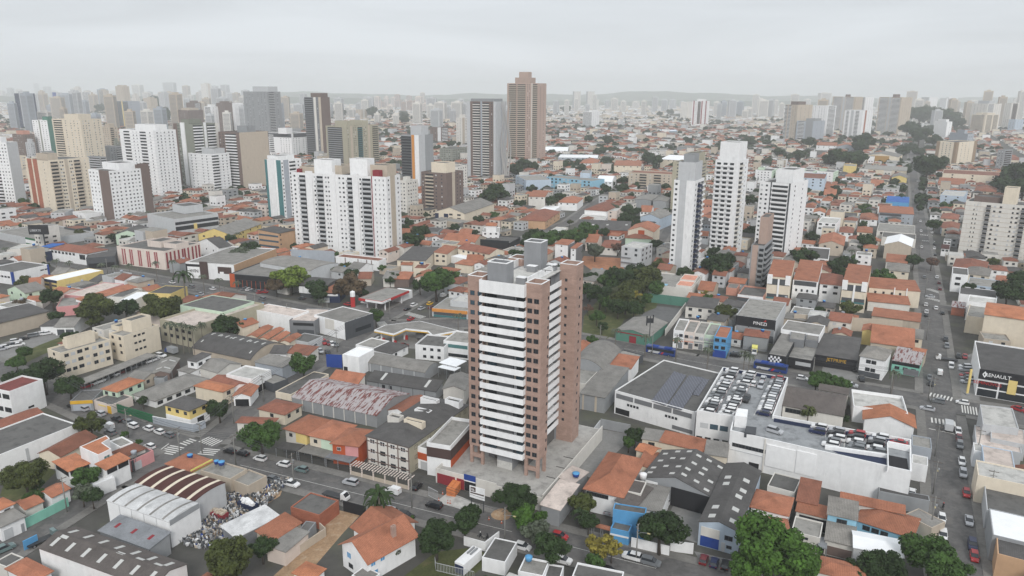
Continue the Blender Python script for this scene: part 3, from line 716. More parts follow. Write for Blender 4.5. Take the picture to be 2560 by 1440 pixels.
def bus(x, y, hd, label):
    (X, Y), = PX([(x, y)]); g = G((X, Y), 1.6); e = tag(empty('bus', (g.x, g.y, .03), math.radians(hd)), label, 'bus'); wm = wheel_mesh()
    b = MB(); loft(b, [(-6, 1.2, 1.2, .5, 3.0), (-5.9, 1.25, 1.2, .35, 3.1), (5.8, 1.25, 1.2, .35, 3.1), (6, 1.15, 1.15, .45, 2.9)]); build(b, 'body', [paint('blue')], e)
    b = MB(); b.box((-4.5, -1.0, 3.1), (-1.5, 1.0, 3.35)); b.box((1, -.9, 3.1), (3.5, .9, 3.3)); build(b, 'roof_unit', [M('blue')], e)
    for s in (1, -1):
        b = MB(); b.box((-5.6, s*1.235-.025, 1.5), (5.5, s*1.235+.025, 2.6)); build(b, 'side_window', [GLASS], e)
        b = MB(); b.face([(.8, s*1.275, .5), (5, s*1.275, .5), (4.6, s*1.275, 1.45), (-.1, s*1.275, 1.45)][::s]); build(b, 'livery_panel', [M('ltgray')], e)
        b = MB(); b.face([(-1.0, s*1.28, .5), (-.2, s*1.28, .5), (-.9, s*1.28, 1.45), (-1.7, s*1.28, 1.45)][::s]); build(b, 'livery_stripe', [M('red')], e)
    b = MB(); b.box((5.93, -1.05, 1.4), (6.02, 1.05, 2.8)); build(b, 'windscreen', [GLASS], e)
    for x_ in (-3.6, 3.7):
        for y_ in (-1.14, 1.14): put('wheel', wm, e, (x_, y_, .45), 0, (1.4, 1.4, 1.4))
def truck(x, y, hd, label, cab='white', box='whiteroof', ln=6., flatbed=False):
    (X, Y), = PX([(x, y)]); g = G((X, Y), 1.5); e = tag(empty('truck', (g.x, g.y, .03), math.radians(hd)), label, 'truck'); wm = wheel_mesh(); h = ln/2
    b = MB(); loft(b, [(h-1.7, 1., .95, .5, 2.2), (h-.9, 1., .95, .45, 2.25), (h-.2, .98, .9, .45, 1.4), (h, .9, .85, .5, 1.2)]); build(b, 'cab', [paint(cab)], e)
    b = MB(); b.face([(h-.18, -.82, 1.42), (h-.18, .82, 1.42), (h-.84, .82, 2.2), (h-.84, -.82, 2.2)]); build(b, 'windscreen', [GLASS], e)
    b = MB(); b.box((-h, -1.05, .75), (h-1.8, 1.05, .95)) if flatbed else b.box((-h, -1.1, .8), (h-1.85, 1.1, 2.9)); build(b, 'flatbed' if flatbed else 'cargo_box', [STEELDK if flatbed else M(box)], e)
    b = MB(); b.box((-h+.1, -.45, .5), (h-1.0, .45, .72)); build(b, 'chassis', [STEELDK], e)
    for x_ in (-h+1.2, h-1.1):
        for y_ in (-.9, .9): put('wheel', wm, e, (x_, y_, .4), 0, (1.25, 1.25, 1.25))
    return e
# ---------------------------------------------------------------- street furniture
def pole_mesh():
    if 'pole' not in MATS:
        b = MB(); b.tube([(0, 0, 0), (0, 0, 9.5)], [.17, .11], 8); MATS['pole'] = b.mesh('pole', [plain('pole_concrete', (.22, .215, .2), .9)], True)
        b = MB(); b.box((-1.1, -.06, 9.0), (1.1, .06, 9.14)); b.box((-.8, -.05, 7.9), (.8, .05, 8.0)); MATS['crossarm'] = b.mesh('crossarm', [plain('weathered_wood', (.12, .1, .085), .9)])
        b = MB(); b.lathe([(.02, 0), (.26, .02), (.28, .8), (.2, .9), (.02, .92)], 10); MATS['transformer'] = b.mesh('transformer', [METAL], True)
        b = MB(); b.tube([(0, 0, 7.2), (0, -1, 7.7), (0, -2.2, 7.9)], .045, 6); MATS['lamp_arm'] = b.mesh('lamp_arm', [METAL])
        b = MB(); b.box((-.14, -2.8, 7.8), (.14, -2.15, 7.95)); MATS['lamp_head'] = b.mesh('lamp_head', [plain('lamp_shell', (.45, .38, .2), .5)])
def pole(x, y, hd=0, lamp=False, trans=False, words=None):
    pole_mesh(); (X, Y), = PX([(x, y)]); g = G((X, Y)); e = empty('utility_pole', (g.x, g.y, 0), math.radians(hd))
    put('pole', MATS['pole'], e); put('crossarm', MATS['crossarm'], e)
    if trans: put('transformer', MATS['transformer'], e, (.35, 0, 6.6))
    if lamp: put('lamp_arm', MATS['lamp_arm'], e); put('lamp_head', MATS['lamp_head'], e)
    AUTO.append((e, words or ('lamp bearing utility pole' if lamp else ('transformer utility pole' if trans else 'utility pole with a crossarm')), X, Y-30, 'utility pole')); return g
def wires(pts, label):
    b = MB()
    for off, z in ((-1., 9.2), (0, 9.2), (1., 9.2), (.3, 7.9)):
        for p, q in zip(pts, pts[1:]):
            d = (q-p).normalized(); n = Vector((-d.y, d.x))*off; ln = (q-p).length
            b.tube([(*(p.lerp(q, t)+n), z-.012*ln*4*t*(1-t)) for t in (0, .2, .4, .6, .8, 1)], .045, 3, cap=False)
    tag(build(b, 'power_line', [STEELDK]), label, 'power line')
LAST = [None]
def water_tank(x, y, zb, label, col='blue', r=.75, h=1.0):
    (X, Y), = PX([(x, y)]); g = G((X, Y), zb+h/2); e = tag(empty('water_tank', (g.x, g.y, zb)), label, 'water tank'); LAST[0] = e
    b = MB(); b.lathe([(.02, 0), (r*.82, 0), (r, h*.85), (r*.98, h*.9)], 14); build(b, 'tank', [M(col)], e, smooth=True)
    b = MB(); b.lathe([(r*1.03, h*.88), (r*1.03, h*.95), (r*.5, h*1.12), (.02, h*1.15)], 14); build(b, 'lid', [M('azure' if col == 'blue' else col)], e, smooth=True)
    b = MB()
    for k in range(4): a = k*math.pi/2+.78; b.box((math.cos(a)*r*.7-.06, math.sin(a)*r*.7-.06, -min(zb, 2.2)), (math.cos(a)*r*.7+.06, math.sin(a)*r*.7+.06, 0))
    if zb > 0: build(b, 'stand', [METAL], e)
def cone(x, y, label):
    (X, Y), = PX([(x, y)]); g = G((X, Y)); e = tag(empty('traffic_cone', (g.x, g.y, .12)), label, 'traffic cone', 'orange and white cones at the building site')
    b = MB(); b.box((-.22, -.22, 0), (.22, .22, .05)); build(b, 'base', [M('redorange')], e)
    b = MB(); b.lathe([(.17, .05), (.13, .3)], 10, 0); b.lathe([(.13, .3), (.1, .5)], 10, 1); b.lathe([(.1, .5), (.04, .95), (.0, .96)], 10, 0); build(b, 'cone', [M('redorange'), M('white')], e)
# ================================================================ streets
O(0, 0, 1)
road('-130,880 0,925 100,968 200,1012 330,1072 450,1112 560,1150 700,1182 1000,1256 1300,1331 1600,1409 1800,1462 2000,1520', 9.5)
road('-160,1480 0,1383 100,1318 190,1262 280,1208 400,1155 520,1108 600,1042 700,962 830,890 960,795 1040,750 1130,692 1240,628 1330,590 1420,556 1500,500 1545,470', 8.)
road('-300,528 -150,568 0,612 200,668 340,692 500,722 740,772 960,815 1200,806 1500,858 1730,904 1960,942 2300,1001 2560,1046 2800,1088', 13., 'avenue')
road('2440,1620 2400,1440 2372,1190 2345,990 2335,870 2328,780 2318,690 2305,600 2293,510 2284,440 2280,400 2277,370', 9.)
road('1560,700 1640,620 1680,560 1720,505', 6.5)
road('2100,742 2325,762 2480,790', 6.)
pavements()
zebra('412,1136', '447,1115', 5); zebra('455,1113', '487,1098', 3); zebra('508,1098', '548,1111', 4); zebra('512,1139', '536,1119', 5)
zebra('2322,986', '2386,1000', 4); zebra('2325,1050', '2405,1064', 4.2); zebra('2402,1022', '2448,1030', 7, .35, .8); zebra('2318,745', '2365,757', 3.6); zebra('2318,722', '2358,735', 3.5); zebra('2300,587', '2335,590', 3.4); zebra('2305,602', '2340,604', 3.4)
zebra('1015,783', '1060,795', 4); zebra('950,805', '970,825', 4)
line('392,1132', '422,1110', .35); line('2322,1072', '2396,1088', .4)
for a, b in (('600,1163', '1280,1330'), ('1360,1350', '1640,1422'), ('300,688', '720,772'), ('1560,872', '1960,946')): line(a, b, .12)
patch('scrapyard_ground', DIRT, '445,1350 410,1290 560,1200 720,1190 700,1240 620,1290 520,1360')
patch('dirt_lot', DIRT, '845,1275 900,1288 860,1330 800,1400 740,1470 640,1480 760,1370')
patch('parking_lot', LOT, '770,850 800,838 870,850 842,888 790,882')
patch('concrete_yard', LOT, '1440,1180 1500,1072 1575,1085 1570,1105 1510,1160 1490,1200')
patch('concrete_yard', LOT, '1650,1330 1690,1250 1770,1270 1750,1360')
patch('forecourt', LOT, '1735,1378 1830,1400 1850,1440 1760,1420')
patch('forecourt', LOT, '1825,868 1930,890 1920,930 1815,908')
patch('forecourt', LOT, '2060,905 2150,925 2140,960 2050,945'); patch('car_showroom_yard', LOT, '2440,1000 2700,1040 2700,1085 2460,1050')
patch('forecourt', LOT, '2375,1000 2385,900 2440,880 2450,1010')
patch('park_grass', GRASS, '1460,790 1540,700 1660,720 1640,770 1560,800 1530,850 1455,850')
patch('red_earth_lot', REDD, '1450,655 1460,640 1550,645 1560,672 1500,690')
patch('tennis_court', gmat('court', (.13, .13, .13), [('noise', .3, (1, 1, 1), .3, .7, .85, 1.15)]), '1600,790 1640,765 1740,775 1700,810')
patch('garden_lawn', GRASS, '1010,1440 1090,1380 1170,1370 1240,1390 1180,1440 1100,1490')
patch('garden_lawn', GRASS, '0,1240 20,1180 115,1165 140,1180 60,1260')
patch('car_lot', LOT, '0,905 0,860 110,822 180,835')
patch('parking_yard', LOT, '205,975 400,890 430,910 250,985')
patch('grass_strip', GRASS, '-20,915 100,862 190,828 200,845 100,890 0,940')
patch('filling_station_yard', LOT, '930,860 1000,800 1160,815 1160,880 1010,870')
patch('filling_station_yard', LOT, '870,770 1010,735 1060,745 950,800')
# ================================================================ the tall brick tower under completion
O(0, 0, 1)
m = Bld(); a0 = G((1169.2, 688), 55.4); m.ang = math.radians(-26.3); m.h = 55.4
m.e = tag(empty('apartment_tower', (a0.x, a0.y, 0), m.ang), 'tall brick and white apartment tower under completion, with curving bands of white balconies', 'apartment tower')
LW, DW = 20.5, 28.
m.c = [Vector(v) for v in ((0, 0), (LW, 0), (LW, DW), (0, DW))]; m.L, m.D = LW, DW
def tp(name, boxes, mat):
    b = MB()
    for q in boxes: b.box(*q)
    return build(b, name, [mat], m.e)
BK, WH, GR, CN_ = M('brick'), M('white'), M('slategray'), M('conc'); zb = 8.6; zt = 55.4
def ring(name, x0, y0, x1, y1, z0, z1, mat, t=.25): return tp(name, [((x0, y0, z0), (x1, y0+t, z1)), ((x0, y1-t, z0), (x1, y1, z1)), ((x0, y0+t, z0), (x0+t, y1-t, z1)), ((x1-t, y0+t, z0), (x1, y1-t, z1))], mat)
wings = [(0, 0, 4.3, 5), (16.2, 0, LW, 5), (0, 23, 5, DW), (15.6, 23, LW, DW)]
for k, (x0, y0, x1, y1) in enumerate(wings):
    z0 = zb if k < 2 else 3.4
    tp('brick_wing', [((x0, y0, z0), (x1, y1, zt-1.3))], BK); ring('parapet', x0, y0, x1, y1, zt-1.29, zt, BK); tp('wing_roof', [((x0+.25, y0+.25, zt-1.295), (x1-.25, y1-.25, zt-1.2))], GR); ring('coping', x0-.03, y0-.03, x1+.03, y1+.03, zt+.002, zt+.12, WH, .32)
tp('core', [((4.3, 1.3, zb), (16.2, 5, zt-2)), ((3.2, 5.004, 3.4), (14.2, 22.99, zt-2)), ((5.004, 22.992, 3.4), (15.59, 27, zt-2))], GR)
tp('roof', [((4.5, 1.6, zt-1.98), (16, 26.5, zt-1.8))], M('concwhite'))
tp('white_wall', [((14.22, 5.02, zt-3.), (14.5, 22.98, zt))], WH); tp('white_wall', [((2.9, 5.02, zt-3.), (3.18, 22.98, zt))], WH)
nf = 17; fl = (zt-3.2-zb)/nf
for k in range(nf+1):
    z = zb+k*fl
    hb = 1.55 if k < nf else 3.2
    tp('balcony', [((4.0, -1.35, z-.35), (16.45, 1.29, z)), ((4.0, -1.35, z+.003), (16.45, -1.18, z+hb-.35)), ((4.0, -1.178, z+.003), (4.17, .0, z+hb-.35)), ((16.28, -1.178, z+.003), (16.45, 0, z+hb-.35))], WH)
    if k < nf:
        for x0, x1 in ((4.35, 7.6), (12.6, 16.15)): tp('balcony_glazing', [((x0, .9, z+.02), (x1, 1.28, z+2.3))], R.choice((GLASS, GLASS, GLASSF, GLASSB))); w_ = R.uniform(.5, 1.1); tp('curtain', [((x0+.2, .86, z+.05), (x0+.2+w_, .895, z+2.2))], R.choice((SHUT, M('gray'), M('beige'), M('dkgray'), M('dkgray'))))
        tp('balcony', [((14.22, 6.2, z-.35), (16.2, 22.98, z)), ((16.03, 6.2, z+.003), (16.2, 22.98, z+hb-.35)), ((14.22, 6.2, z+.003), (16.02, 6.37, z+hb-.35))], WH)
        tp('balcony_glazing', [((14.21, 8, z+.02), (14.3, 20, z+2.3))], GLASS)
        for u, wd in ((1.35, 1.25), (3.45, 1.2), (17.4, 1.3), (19.2, 1.3)): window(m, 0, u/LW, z+.75, wd, 1.2, 'd' if k < 14 or u > 5 else 'g')
        window(m, 1, 4.2/DW, z+1., .6, .8)
        put('window', unit_window('d'), m.e, (17.2, 22.99, z+1.), 0, (.7, 1, .8))
        window(m, 1, 25.6/DW, z+1., .6, .8)
for x, y in ((.1, .1), (3.4, .1), (16.3, .1), (19.6, .1), (.1, 4.2), (19.6, 4.2)): tp('podium_column', [((x, y, 3.4), (x+.8, y+.7, zb))], BK)
for x in (.9, 17.1): tp('lintel', [((x, .15, 5.2), (x+2.5, .7, 6.3))], BK)
tp('lift_shaft', [((8, .8, 3.42), (12.4, 4.6, zb-.36))], GR); tp('shaft_base', [((7.95, .75, 3.41), (12.45, .79, 5.6))], M('concwhite'))
tp('ground_floor', [((5, 5, 3.42), (15, 22.9, zb))], M('concdk'))
for x0, y0, x1, y1, hh in ((5.2, .9, 10.6, 4.8, 4.4), (6., 20.5, 11., 25, 6.2)):
    ring('water_tower', x0, y0, x1, y1, zt-2, zt+hh-.6, GR); ring('coping', x0-.04, y0-.04, x1+.04, y1+.04, zt+hh-.598, zt+hh-.42, WH, .35); tp('tank_floor', [((x0+.25, y0+.25, zt+hh-2.2), (x1-.25, y1-.25, zt+hh-2))], GR)
for x0, y0 in ((11.5, 4.2), (8.5, 17.), (12.6, 21)): tp('roof_hatch', [((x0, y0, zt-1.79), (x0+2.4, y0+1.8, zt-.2))], GR); tp('hatch_cover', [((x0-.1, y0-.1, zt-.198), (x0+2.5, y0+1.9, zt-.1))], WH)
for x, y in ((16.6, 12), (16.6, 17)): tp('gondola_arm', [((x-1.4, y, zt+.5), (x+1.2, y+.12, zt+.62)), ((x-.6, y, zt), (x-.48, y+.12, zt+.5))], STEELDK)
tp('cable_bracket', [((9.1, 2.1, zt+4), (9.2, 2.2, zt+6))], METAL)
occupy([Vector(a0)+Vector((math.cos(m.ang)*x-math.sin(m.ang)*y, math.sin(m.ang)*x+math.cos(m.ang)*y)) for x, y in ((-8, -9), (28, -9), (28, 36), (-8, 36))])
REFS.append(('the tall brick tower', 1310, 900))
# podium the tower stands on
pe = tag(empty('podium', (a0.x, a0.y, 0), m.ang), 'raw concrete podium with maroon garage doors at the foot of the tall brick tower', 'podium')
b = MB(); b.box((-5.5, -8.5, 0), (25.5, 35, 3.35)); build(b, 'wall', [M('offwhite')], pe)
b = MB(); b.box((-5.25, -8.25, 3.354), (25.25, 34.75, 3.38)); build(b, 'deck', [M('deckconc')], pe)
for q in (((-5.5, -8.5, 3.352), (12.5, -8.25, 4.3)), ((-5.5, -8.248, 3.352), (-5.25, 35, 4.3)), ((25.25, -8.5, 3.352), (25.5, 35, 4.6)), ((12.5, -8.5, 3.352), (25.24, -8.25, 3.7))): b = MB(); b.box(*q); build(b, 'parapet', [M('offwhite')], pe)
for x0, x1 in ((-5., .4), (1., 3.2)): b = MB(); b.box((x0, -8.62, .1), (x1, -8.49, 3.0)); build(b, 'garage_door', [M('maroon')], pe)
b = MB(); b.box((3.3, -8.6, .1), (6.6, -8.49, 3.0)); build(b, 'garage_opening', [M('black')], pe)
b = MB(); b.box((3.2, -8.66, 3.1), (6.6, -8.5, 4.8)); build(b, 'banner', [M('blue')], pe)
b = MB(); b.box((3.2, -8.68, 2.9), (6.6, -8.655, 3.2)); build(b, 'banner', [M('white')], pe)
O(640, 1080); patch('site_driveway', M('concwhite'), '1800,705 1925,605 2045,650 2240,735 2140,805', .16)
for x, y, l in ((21.8, 2, 2.4), (22, 8, 2.4), (21.6, 14, 3)): b = MB(); b.box((x, y, 3.382), (x+l, y+.25, 3.5)); build(b, 'trench_cover', [M('concdk')], pe)
def local(x, y): return Vector((a0.x+math.cos(m.ang)*x-math.sin(m.ang)*y, a0.y+math.sin(m.ang)*x+math.cos(m.ang)*y))
CLAY = gmat('clay_block', (.6, .2, .07), [('brick', 2.2, (1, 1, 1), 0, 1, .8, 1.1)])
e = tag(empty('pallet_stack', (*local(.5, -13), 0), m.ang+.15), 'big stack of orange clay blocks wrapped on pallets before the podium garage', 'brick stack')
for i in range(2):
    for j in range(3):
        for k in range(2):
            b = MB(); b.box((i*1.25, j*1.6, .12+k*1.12), (i*1.25+1.15, j*1.6+1.5, 1.2+k*1.12)); build(b, 'block_pack', [CLAY], e)
e = tag(empty('site_sign', (*local(11, -15.5), 0), m.ang), 'white building site board on two posts in front of the podium', 'sign')
for x in (-1.7, 1.7): b = MB(); b.box((x-.08, -.08, 0), (x+.08, .08, 6.)); build(b, 'post', [STEELDK], e)
b = MB(); b.box((-2.1, -.2, 3.4), (2.1, -.09, 6.6)); build(b, 'board', [M('white')], e)
b = MB(); b.box((-1.8, -.23, 5.2), (-.4, -.195, 6.4)); build(b, 'emblem', [M('darkbrown')], e)
b = MB(); b.box((-1.5, -.25, 5.5), (-1.3, -.225, 6.1)); b.box((-1.3, -.25, 5.5), (-.7, -.225, 5.65)); b.box((-1.05, -.25, 5.65), (-.9, -.225, 6.0)); build(b, 'emblem_mark', [M('white')], e)
b = MB(); b.box((-1.9, -.22, 4.6), (1.9, -.195, 4.95)); build(b, 'text_band', [M('darkbrown')], e)
b = MB(); b.lathe([(2.6, 0), (1.9, .4), (.9, 1.1), (.02, 1.35)], 14); tag(build(b, 'sand_heap', [DIRT], None, (*local(17, -14.3), .05)), 'pale heap of building sand on the pavement below the podium', 'sand heap')
O(640, 1080)
for s in ('1867,625|beside the white steel gate', '1918,715|by the wet concrete driveway, the western of a pair', '1942,718|by the wet concrete driveway, the eastern of a pair', '1828,690|alone at the edge of the concrete driveway'): xy, l = s.split('|'); cone(*map(float, xy.split(',')), 'orange and white traffic cone '+l)
O(1120, 1180, 8); cone(818, 960, 'orange and white traffic cone by the kerb below the sand heap'); cone(1072, 1030, 'orange and white traffic cone by the street pole near the sand heap')
# ================================================================ tile row at y 800-1160, left
O(0, 800)
B('apartment_building', 'cream four storey apartment block with a stair tower, closest to the carport', '430,295 600,330 1100,192', by=592, wall='cream', roof='flat:conc', win='0:1x4:1.2x1.1:.3-.7 1:2x4:1.5x1.2:.05-.3:.9:ds 1:1x4:1.8x1.3:.32-.42 1:1x4:1.4x1:.46-.56 1:3x4:1.5x1.3:.6-.98:.9:ds', wk='ds', fl=2.8, tops=((.35, .62, .25, .8, 3.6, 'cream'), (.02, .3, .3, .95, 1.8, 'cream')), ref='the cream apartment blocks')
B('apartment_building', 'cream apartment block behind its twin, with a blank end wall', '1090,130 1230,162 1588,48', by=418, wall='cream', roof='flat:conc', win='0:2x4:1.2x1.1 1:3x4:1.2x.8:.25-.6:1', fl=2.8, tops=((.1, .75, .35, .9, 4.2, 'cream'), (-.6, -.05, .3, .9, 1.2, 'cream')))
shelter('long grey carport roof in front of the cream apartment blocks', '800,592 845,640 1575,345', 2.7, 'fiberlt', posts=14, ref='the long carport')
cars('hr:870,655 hw:935,630 uw:990,610 hg:1040,588 sk:1085,570 hw:1140,545 sm:1200,520 uk:1255,500 sg:1320,475 hk:1390,440 hg:1440,420 uw:1500,405 hw:1545,388', 62, 'under the long carport', 'its lower end')
cars('uw:1610,352', -20, 'at the top end of the carport yard', ''); truck(1710, 300, 150, 'blue truck with a grey box in the carport yard', 'blue', 'gray')
cars('hs:20,285 uw:60,268 sk:100,255 hg:135,240 uw:160,208 sw:185,242 sk:230,183 ug:330,152 hs:370,142 hw:430,132 sw:475,127', 40, 'in the car lot below the beige shed', 'the outer end')
B('factory', 'stained white factory block with a dark red roof', '-70,655 92,715 425,590', by=1000, wall='white', roof='flat:reddeck', win='0:2x2:3x1.6:.2-1:1.2', fl=4.5, pan=((1, .45, .62, 1.8, 2.4, 'black', 'vent'),), ref='the stained white factory')
B('warehouse', 'low warehouse with a broad dark flat roof and white front wall', '-500,1270 -200,1425 770,1040', 5.2, wall='white', roof='flat:concdk', par=.35, pan=((1, .43, .46, .2, 4, 'ltgray', 'door'),), ref='the broad dark flat roof')
B('school', 'long low white building with a pale grey hipped roof', '1290,760 1550,805 2085,590', by=880, wall='white', roof='hip:fiberlt', win='1:6x1:2x1.2', ref='the long pale grey roof')
B('house', 'yellow corner house with a grey hipped roof over a white ground floor', '1650,845 1890,905 2092,820', by=1090, wall='yellow', roof='hip:fiber', win='0:3x1:1.3x1.1 1:2x1:1.3x1.1', pan=((0, 0, 1, 0, 3.1, 'white', 'ground_floor'), (1, 0, 1, 0, 3.1, 'white', 'ground_floor'), (1, .35, .7, .2, 2.6, 'black', 'garage_opening')), ref='the yellow corner house')
freewall('white and grey garden wall round the yellow corner house', '1535,1040 1940,1120 2060,1080', 2.6, 'bluegray', cap='white')
freewall('bright green street wall in front of the school yard', '1130,905 1210,930 1540,1030', 2.7, 'green')
B('house', 'beige house with a wide orange hipped roof', '1950,655 2225,715 2340,662', 5.2, wall='cream', roof='hip:tileorange', win='1:1x1:1.6x1.3')
B('house', 'pale mint house with an orange hipped roof', '1030,682 1170,715 1430,605', 5., wall='mint', roof='hip:tileorange', win='0:2x1 1:3x1')
B('shop', 'row shop with a yellow fascia and dark sheet roof below the small street tree', '765,750 925,800 1035,690', 3.6, wall='gray', roof='flat:concdk', par=.3, pan=((0, 0, 1, -1.1, 0, 'gold', 'fascia'), (0, .1, .9, .2, 2.3, 'bluegray', 'shutter')))
B('shop', 'low pale shop with a small yellow awning beside the green wall', '925,800 1110,850 1235,740', 3.2, wall='palepink', roof='flat:concdk', par=.3, pan=((0, .3, .7, 1.9, 2.4, 'yellow', 'awning'), (0, .78, .98, .1, 2.6, 'gold', 'door')))
B('shed', 'pale corrugated double shed behind the carport yard', '1560,490 1690,530 1790,385', 3.8, wall='brown', roof='gy:fiberlt', sky='2x2:.8x2')
B('shed', 'dark flat topped shed beside the pale double shed', '1570,555 1640,580 1720,515', 3., wall='gray', roof='flat:concdk', par=.2)
B('house', 'small brown house with a grey sheet roof by the carport yard', '1285,567 1440,595 1530,525', 3.5, wall='beige', roof='gx:fiberlt', win='0:1x1 1:2x1')
B('house', 'white two storey house with a dark sheet roof', '1875,400 1965,418 2108,358', 6.2, wall='white', roof='sx:fiber', rise=.5, win='0:1x2 1:2x2:1.8x1.2')
B('workshop', 'pale roofed workshop below the arched dark warehouse', '1990,470 2180,525 2410,440', 3.6, wall='offwhite', roof='gx:fiberlt')
B('garage', 'low garage roof of patched grey sheets', '1780,500 1900,530 1950,470', 3., wall='white', roof='sx:fiberlt', rise=.4)
B('warehouse', 'arched dark grey warehouse with rows of roof lights', '1925,278 2505,398 2810,245', by=470, wall='beige', roof='ax:fiber', rise=3.2, sky='8x1:.7x2.2 6x3:.6x1.2:.5', pan=(), ref='the arched dark warehouse')
B('apartment_building', 'pale green block of flats with palms along its wall', '1590,-10 1935,62 2640,-165', by=285, wall='olive', roof='flat:pinkroof', win='0:5x3:1.7x1.4:.05-.95:2.4', par=.8, ref='the pale green block')
B('shed', 'broad dark roof on the upper terrace of the pale green block', '1800,-150 2230,-80 2560,-185', 9.9, wall='mint', roof='flat:concdk', par=.3)
shelter('teal entrance canopy beside the pale green block', '1950,130 2060,150 2110,110', 3., 'fiber', name='canopy', posts=2)
B('house', 'white workshop house with a salmon terrace roof', '2260,540 2520,590 2620,480', 6., wall='white', roof='flat:concwhite', pan=((1, .1, .9, .2, 2.6, 'black', 'opening'),))
B('house', 'low house with an orange gabled roof and a dark carport', '2385,700 2500,760 2580,660', 3.6, wall='white', roof='gy:tile', pan=((0, .1, .9, .1, 2.5, 'black', 'garage_opening'),))
B('house', 'red tiled house behind the beige house', '2090,610 2300,700 2480,640', 4., wall='white', roof='gx:tilered')
# ---------------------------------------------------------------- centre left
O(640, 800)
for q in (('half grey, half yellow house in the row of three tiled houses', '270,1095 502,1138 733,1005', 'offwhite', 'yellow', 'd'), ('half cream, half mint house in the middle of the row of three tiled houses', '525,1152 765,1200 985,1055', 'cream', 'mint', 'd'), ('half orange, half pink house at the end of the row of three tiled houses', '782,1208 1020,1258 1165,1105', 'redorange', 'pink', 'w')):
    o = B('house', q[0], q[1], 6.3, wall=q[2], roof='hip:tile', pan=((0, .5, 1, 2.9, 6.2, q[3], 'painted_bay'),), over=.6)
    windows(o, '0:1x1:1.2x1.1:.1-.4:1.1 0:1x1:1.6x1.1:.6-.9:1.1', q[4]); REFS.append(('the three tiled houses', 735, 1075)) if q[3] == 'mint' else None
    if q[3] == 'yellow': panel(o, 1, 0, 1, 2.9, 6.2, 'yellow', 'side_wall')
shelter('dark sheet carport roof before the grey and yellow house', '190,1275 410,1310 505,1250', 3., 'fiber', posts=3)
shelter('striped pale carport roof before the cream and mint house', '415,1310 690,1370 770,1290', 3., 'fiberlt', posts=3)
shelter('dark ribbed carport roof before the orange and pink house', '690,1370 940,1425 985,1340', 3., 'metalgray', posts=3)
B('house', 'cream house with a hipped tile roof at the street corner below the grey shed', '28,885 285,943 466,852', by=1052, wall='cream', roof='hip:tilered', win='0:1x1 1:2x1')
B('house', 'tile roofed house standing beside the big round tree', '-190,1020 165,1035 258,985', 4., wall='offwhite', roof='hip:tilered', win='0:2x1')
B('warehouse', 'old concrete block warehouse with a rusty red and white striped roof', '358,772 1205,958 1545,742', by=1078, wall='gray', roof='gx:rust', rise=2.6, over=.25, pan=tuple((0, k/8, k/8+.008, 0, -.1, 'offwhite', 'pilaster') for k in range(1, 8)), ref='the rusty striped warehouse')
B('shed', 'long dark flat roof beside the rusty striped warehouse', '165,728 350,745 728,540', by=812, wall='cream', roof='flat:concdk', par=.25)
B('house', 'strip of broken orange tiles behind the rusty striped warehouse', '735,590 1022,636 1075,590', 4.6, wall='offwhite', roof='sx:tile', rise=1.6)
B('workshop', 'grey workshop with a dark lean-to roof behind the rusty striped warehouse', '1105,602 1800,712 1836,650', by=800, wall='gray', roof='sx:fiber', rise=1.4, win='0:2x1:1.2x1.3:.2-.4', sky='3x1:1x4:.2', pan=tuple((0, k/6, k/6+.012, 0, -.1, 'midgray', 'pilaster') for k in range(1, 6)))
B('warehouse', 'block walled warehouse with a pale segmented roof', '1030,412 1690,530 1822,438', by=615, wall='gray', roof='ax:fiberlt', rise=1.6, over=.2, pan=tuple((0, k/6, k/6+.015, 0, -.1, 'ltgray', 'pilaster') for k in range(1, 6)), ref='the block walled warehouse')
B('shop', 'tall white facade with a white roof at the end of the block walled warehouse', '865,342 1028,372 1180,292', by=560, wall='white', roof='flat:whiteroof', pan=((0, .05, .28, .2, 2.6, 'black', 'door'),))
freewall('tall blue sheet wall beside the white facade', '708,470 865,478', 5., 'blue')
B('office', 'white two storey office with small square windows behind the petrol station', '1595,240 1880,270 1990,165', by=418, wall='white', roof='flat:concdk', win='0:3x2:1.3x1.1:.2-.95:1', ref='the small white office')
B('office', 'white modern office with long dark window bands', '1885,195 2120,232 2240,130', by=400, wall='white', roof='flat:conc', pan=((0, .02, .98, -2.6, -1.2, 'black', 'window_band', .06, GLASST), (0, .1, .98, -6.2, -4.9, 'black', 'window_band', .06, GLASS)))
shelter('white sheet canopy behind the tall brick tower', '1830,425 2000,465 2095,405', 4.6, 'whiteroof', name='canopy', posts=3); shelter('second, lower white sheet canopy behind the tall brick tower', '1818,470 1985,508 2010,465', 4., 'whiteroof', name='canopy', posts=3)
B('house', 'old house with a cracked concrete gable behind the brick tower', '1900,640 2080,700 2150,560', 6., wall='offwhite', roof='gy:fiberlt')
# petrol station with grey roof
o = place('petrol_station', 'petrol station canopy with a grey roof and white and yellow edge', '1180,98 1378,140 1500,86 1715,108 1762,152 2030,102 1640,6 1290,48', 5.6, None, 'petrol station', None, 'the yellow edged petrol station')
b = MB(); b.prism(o.c, 4.5, 4.95); build(b, 'lower_fascia', [M('gold')], o.e); b = MB(); b.prism(inset(o.c, .02), 4.955, 5.5); build(b, 'fascia', [M('white')], o.e)
b = MB(); b.prism(inset(o.c, .5), 5.505, 5.56); build(b, 'roof', [M('fiberlt')], o.e)
for k in (0, 1, 2, 4): p = inset(o.c, 2.2)[k]; b = MB(); b.box((p.x-.3, p.y-.3, 0), (p.x+.3, p.y+.3, 4.5)); build(b, 'column', [M('white')], o.e); b = MB(); b.box((p.x+.6, p.y-.4, .1), (p.x+1.4, p.y+.4, 1.9)); build(b, 'fuel_pump', [M('red')], o.e)
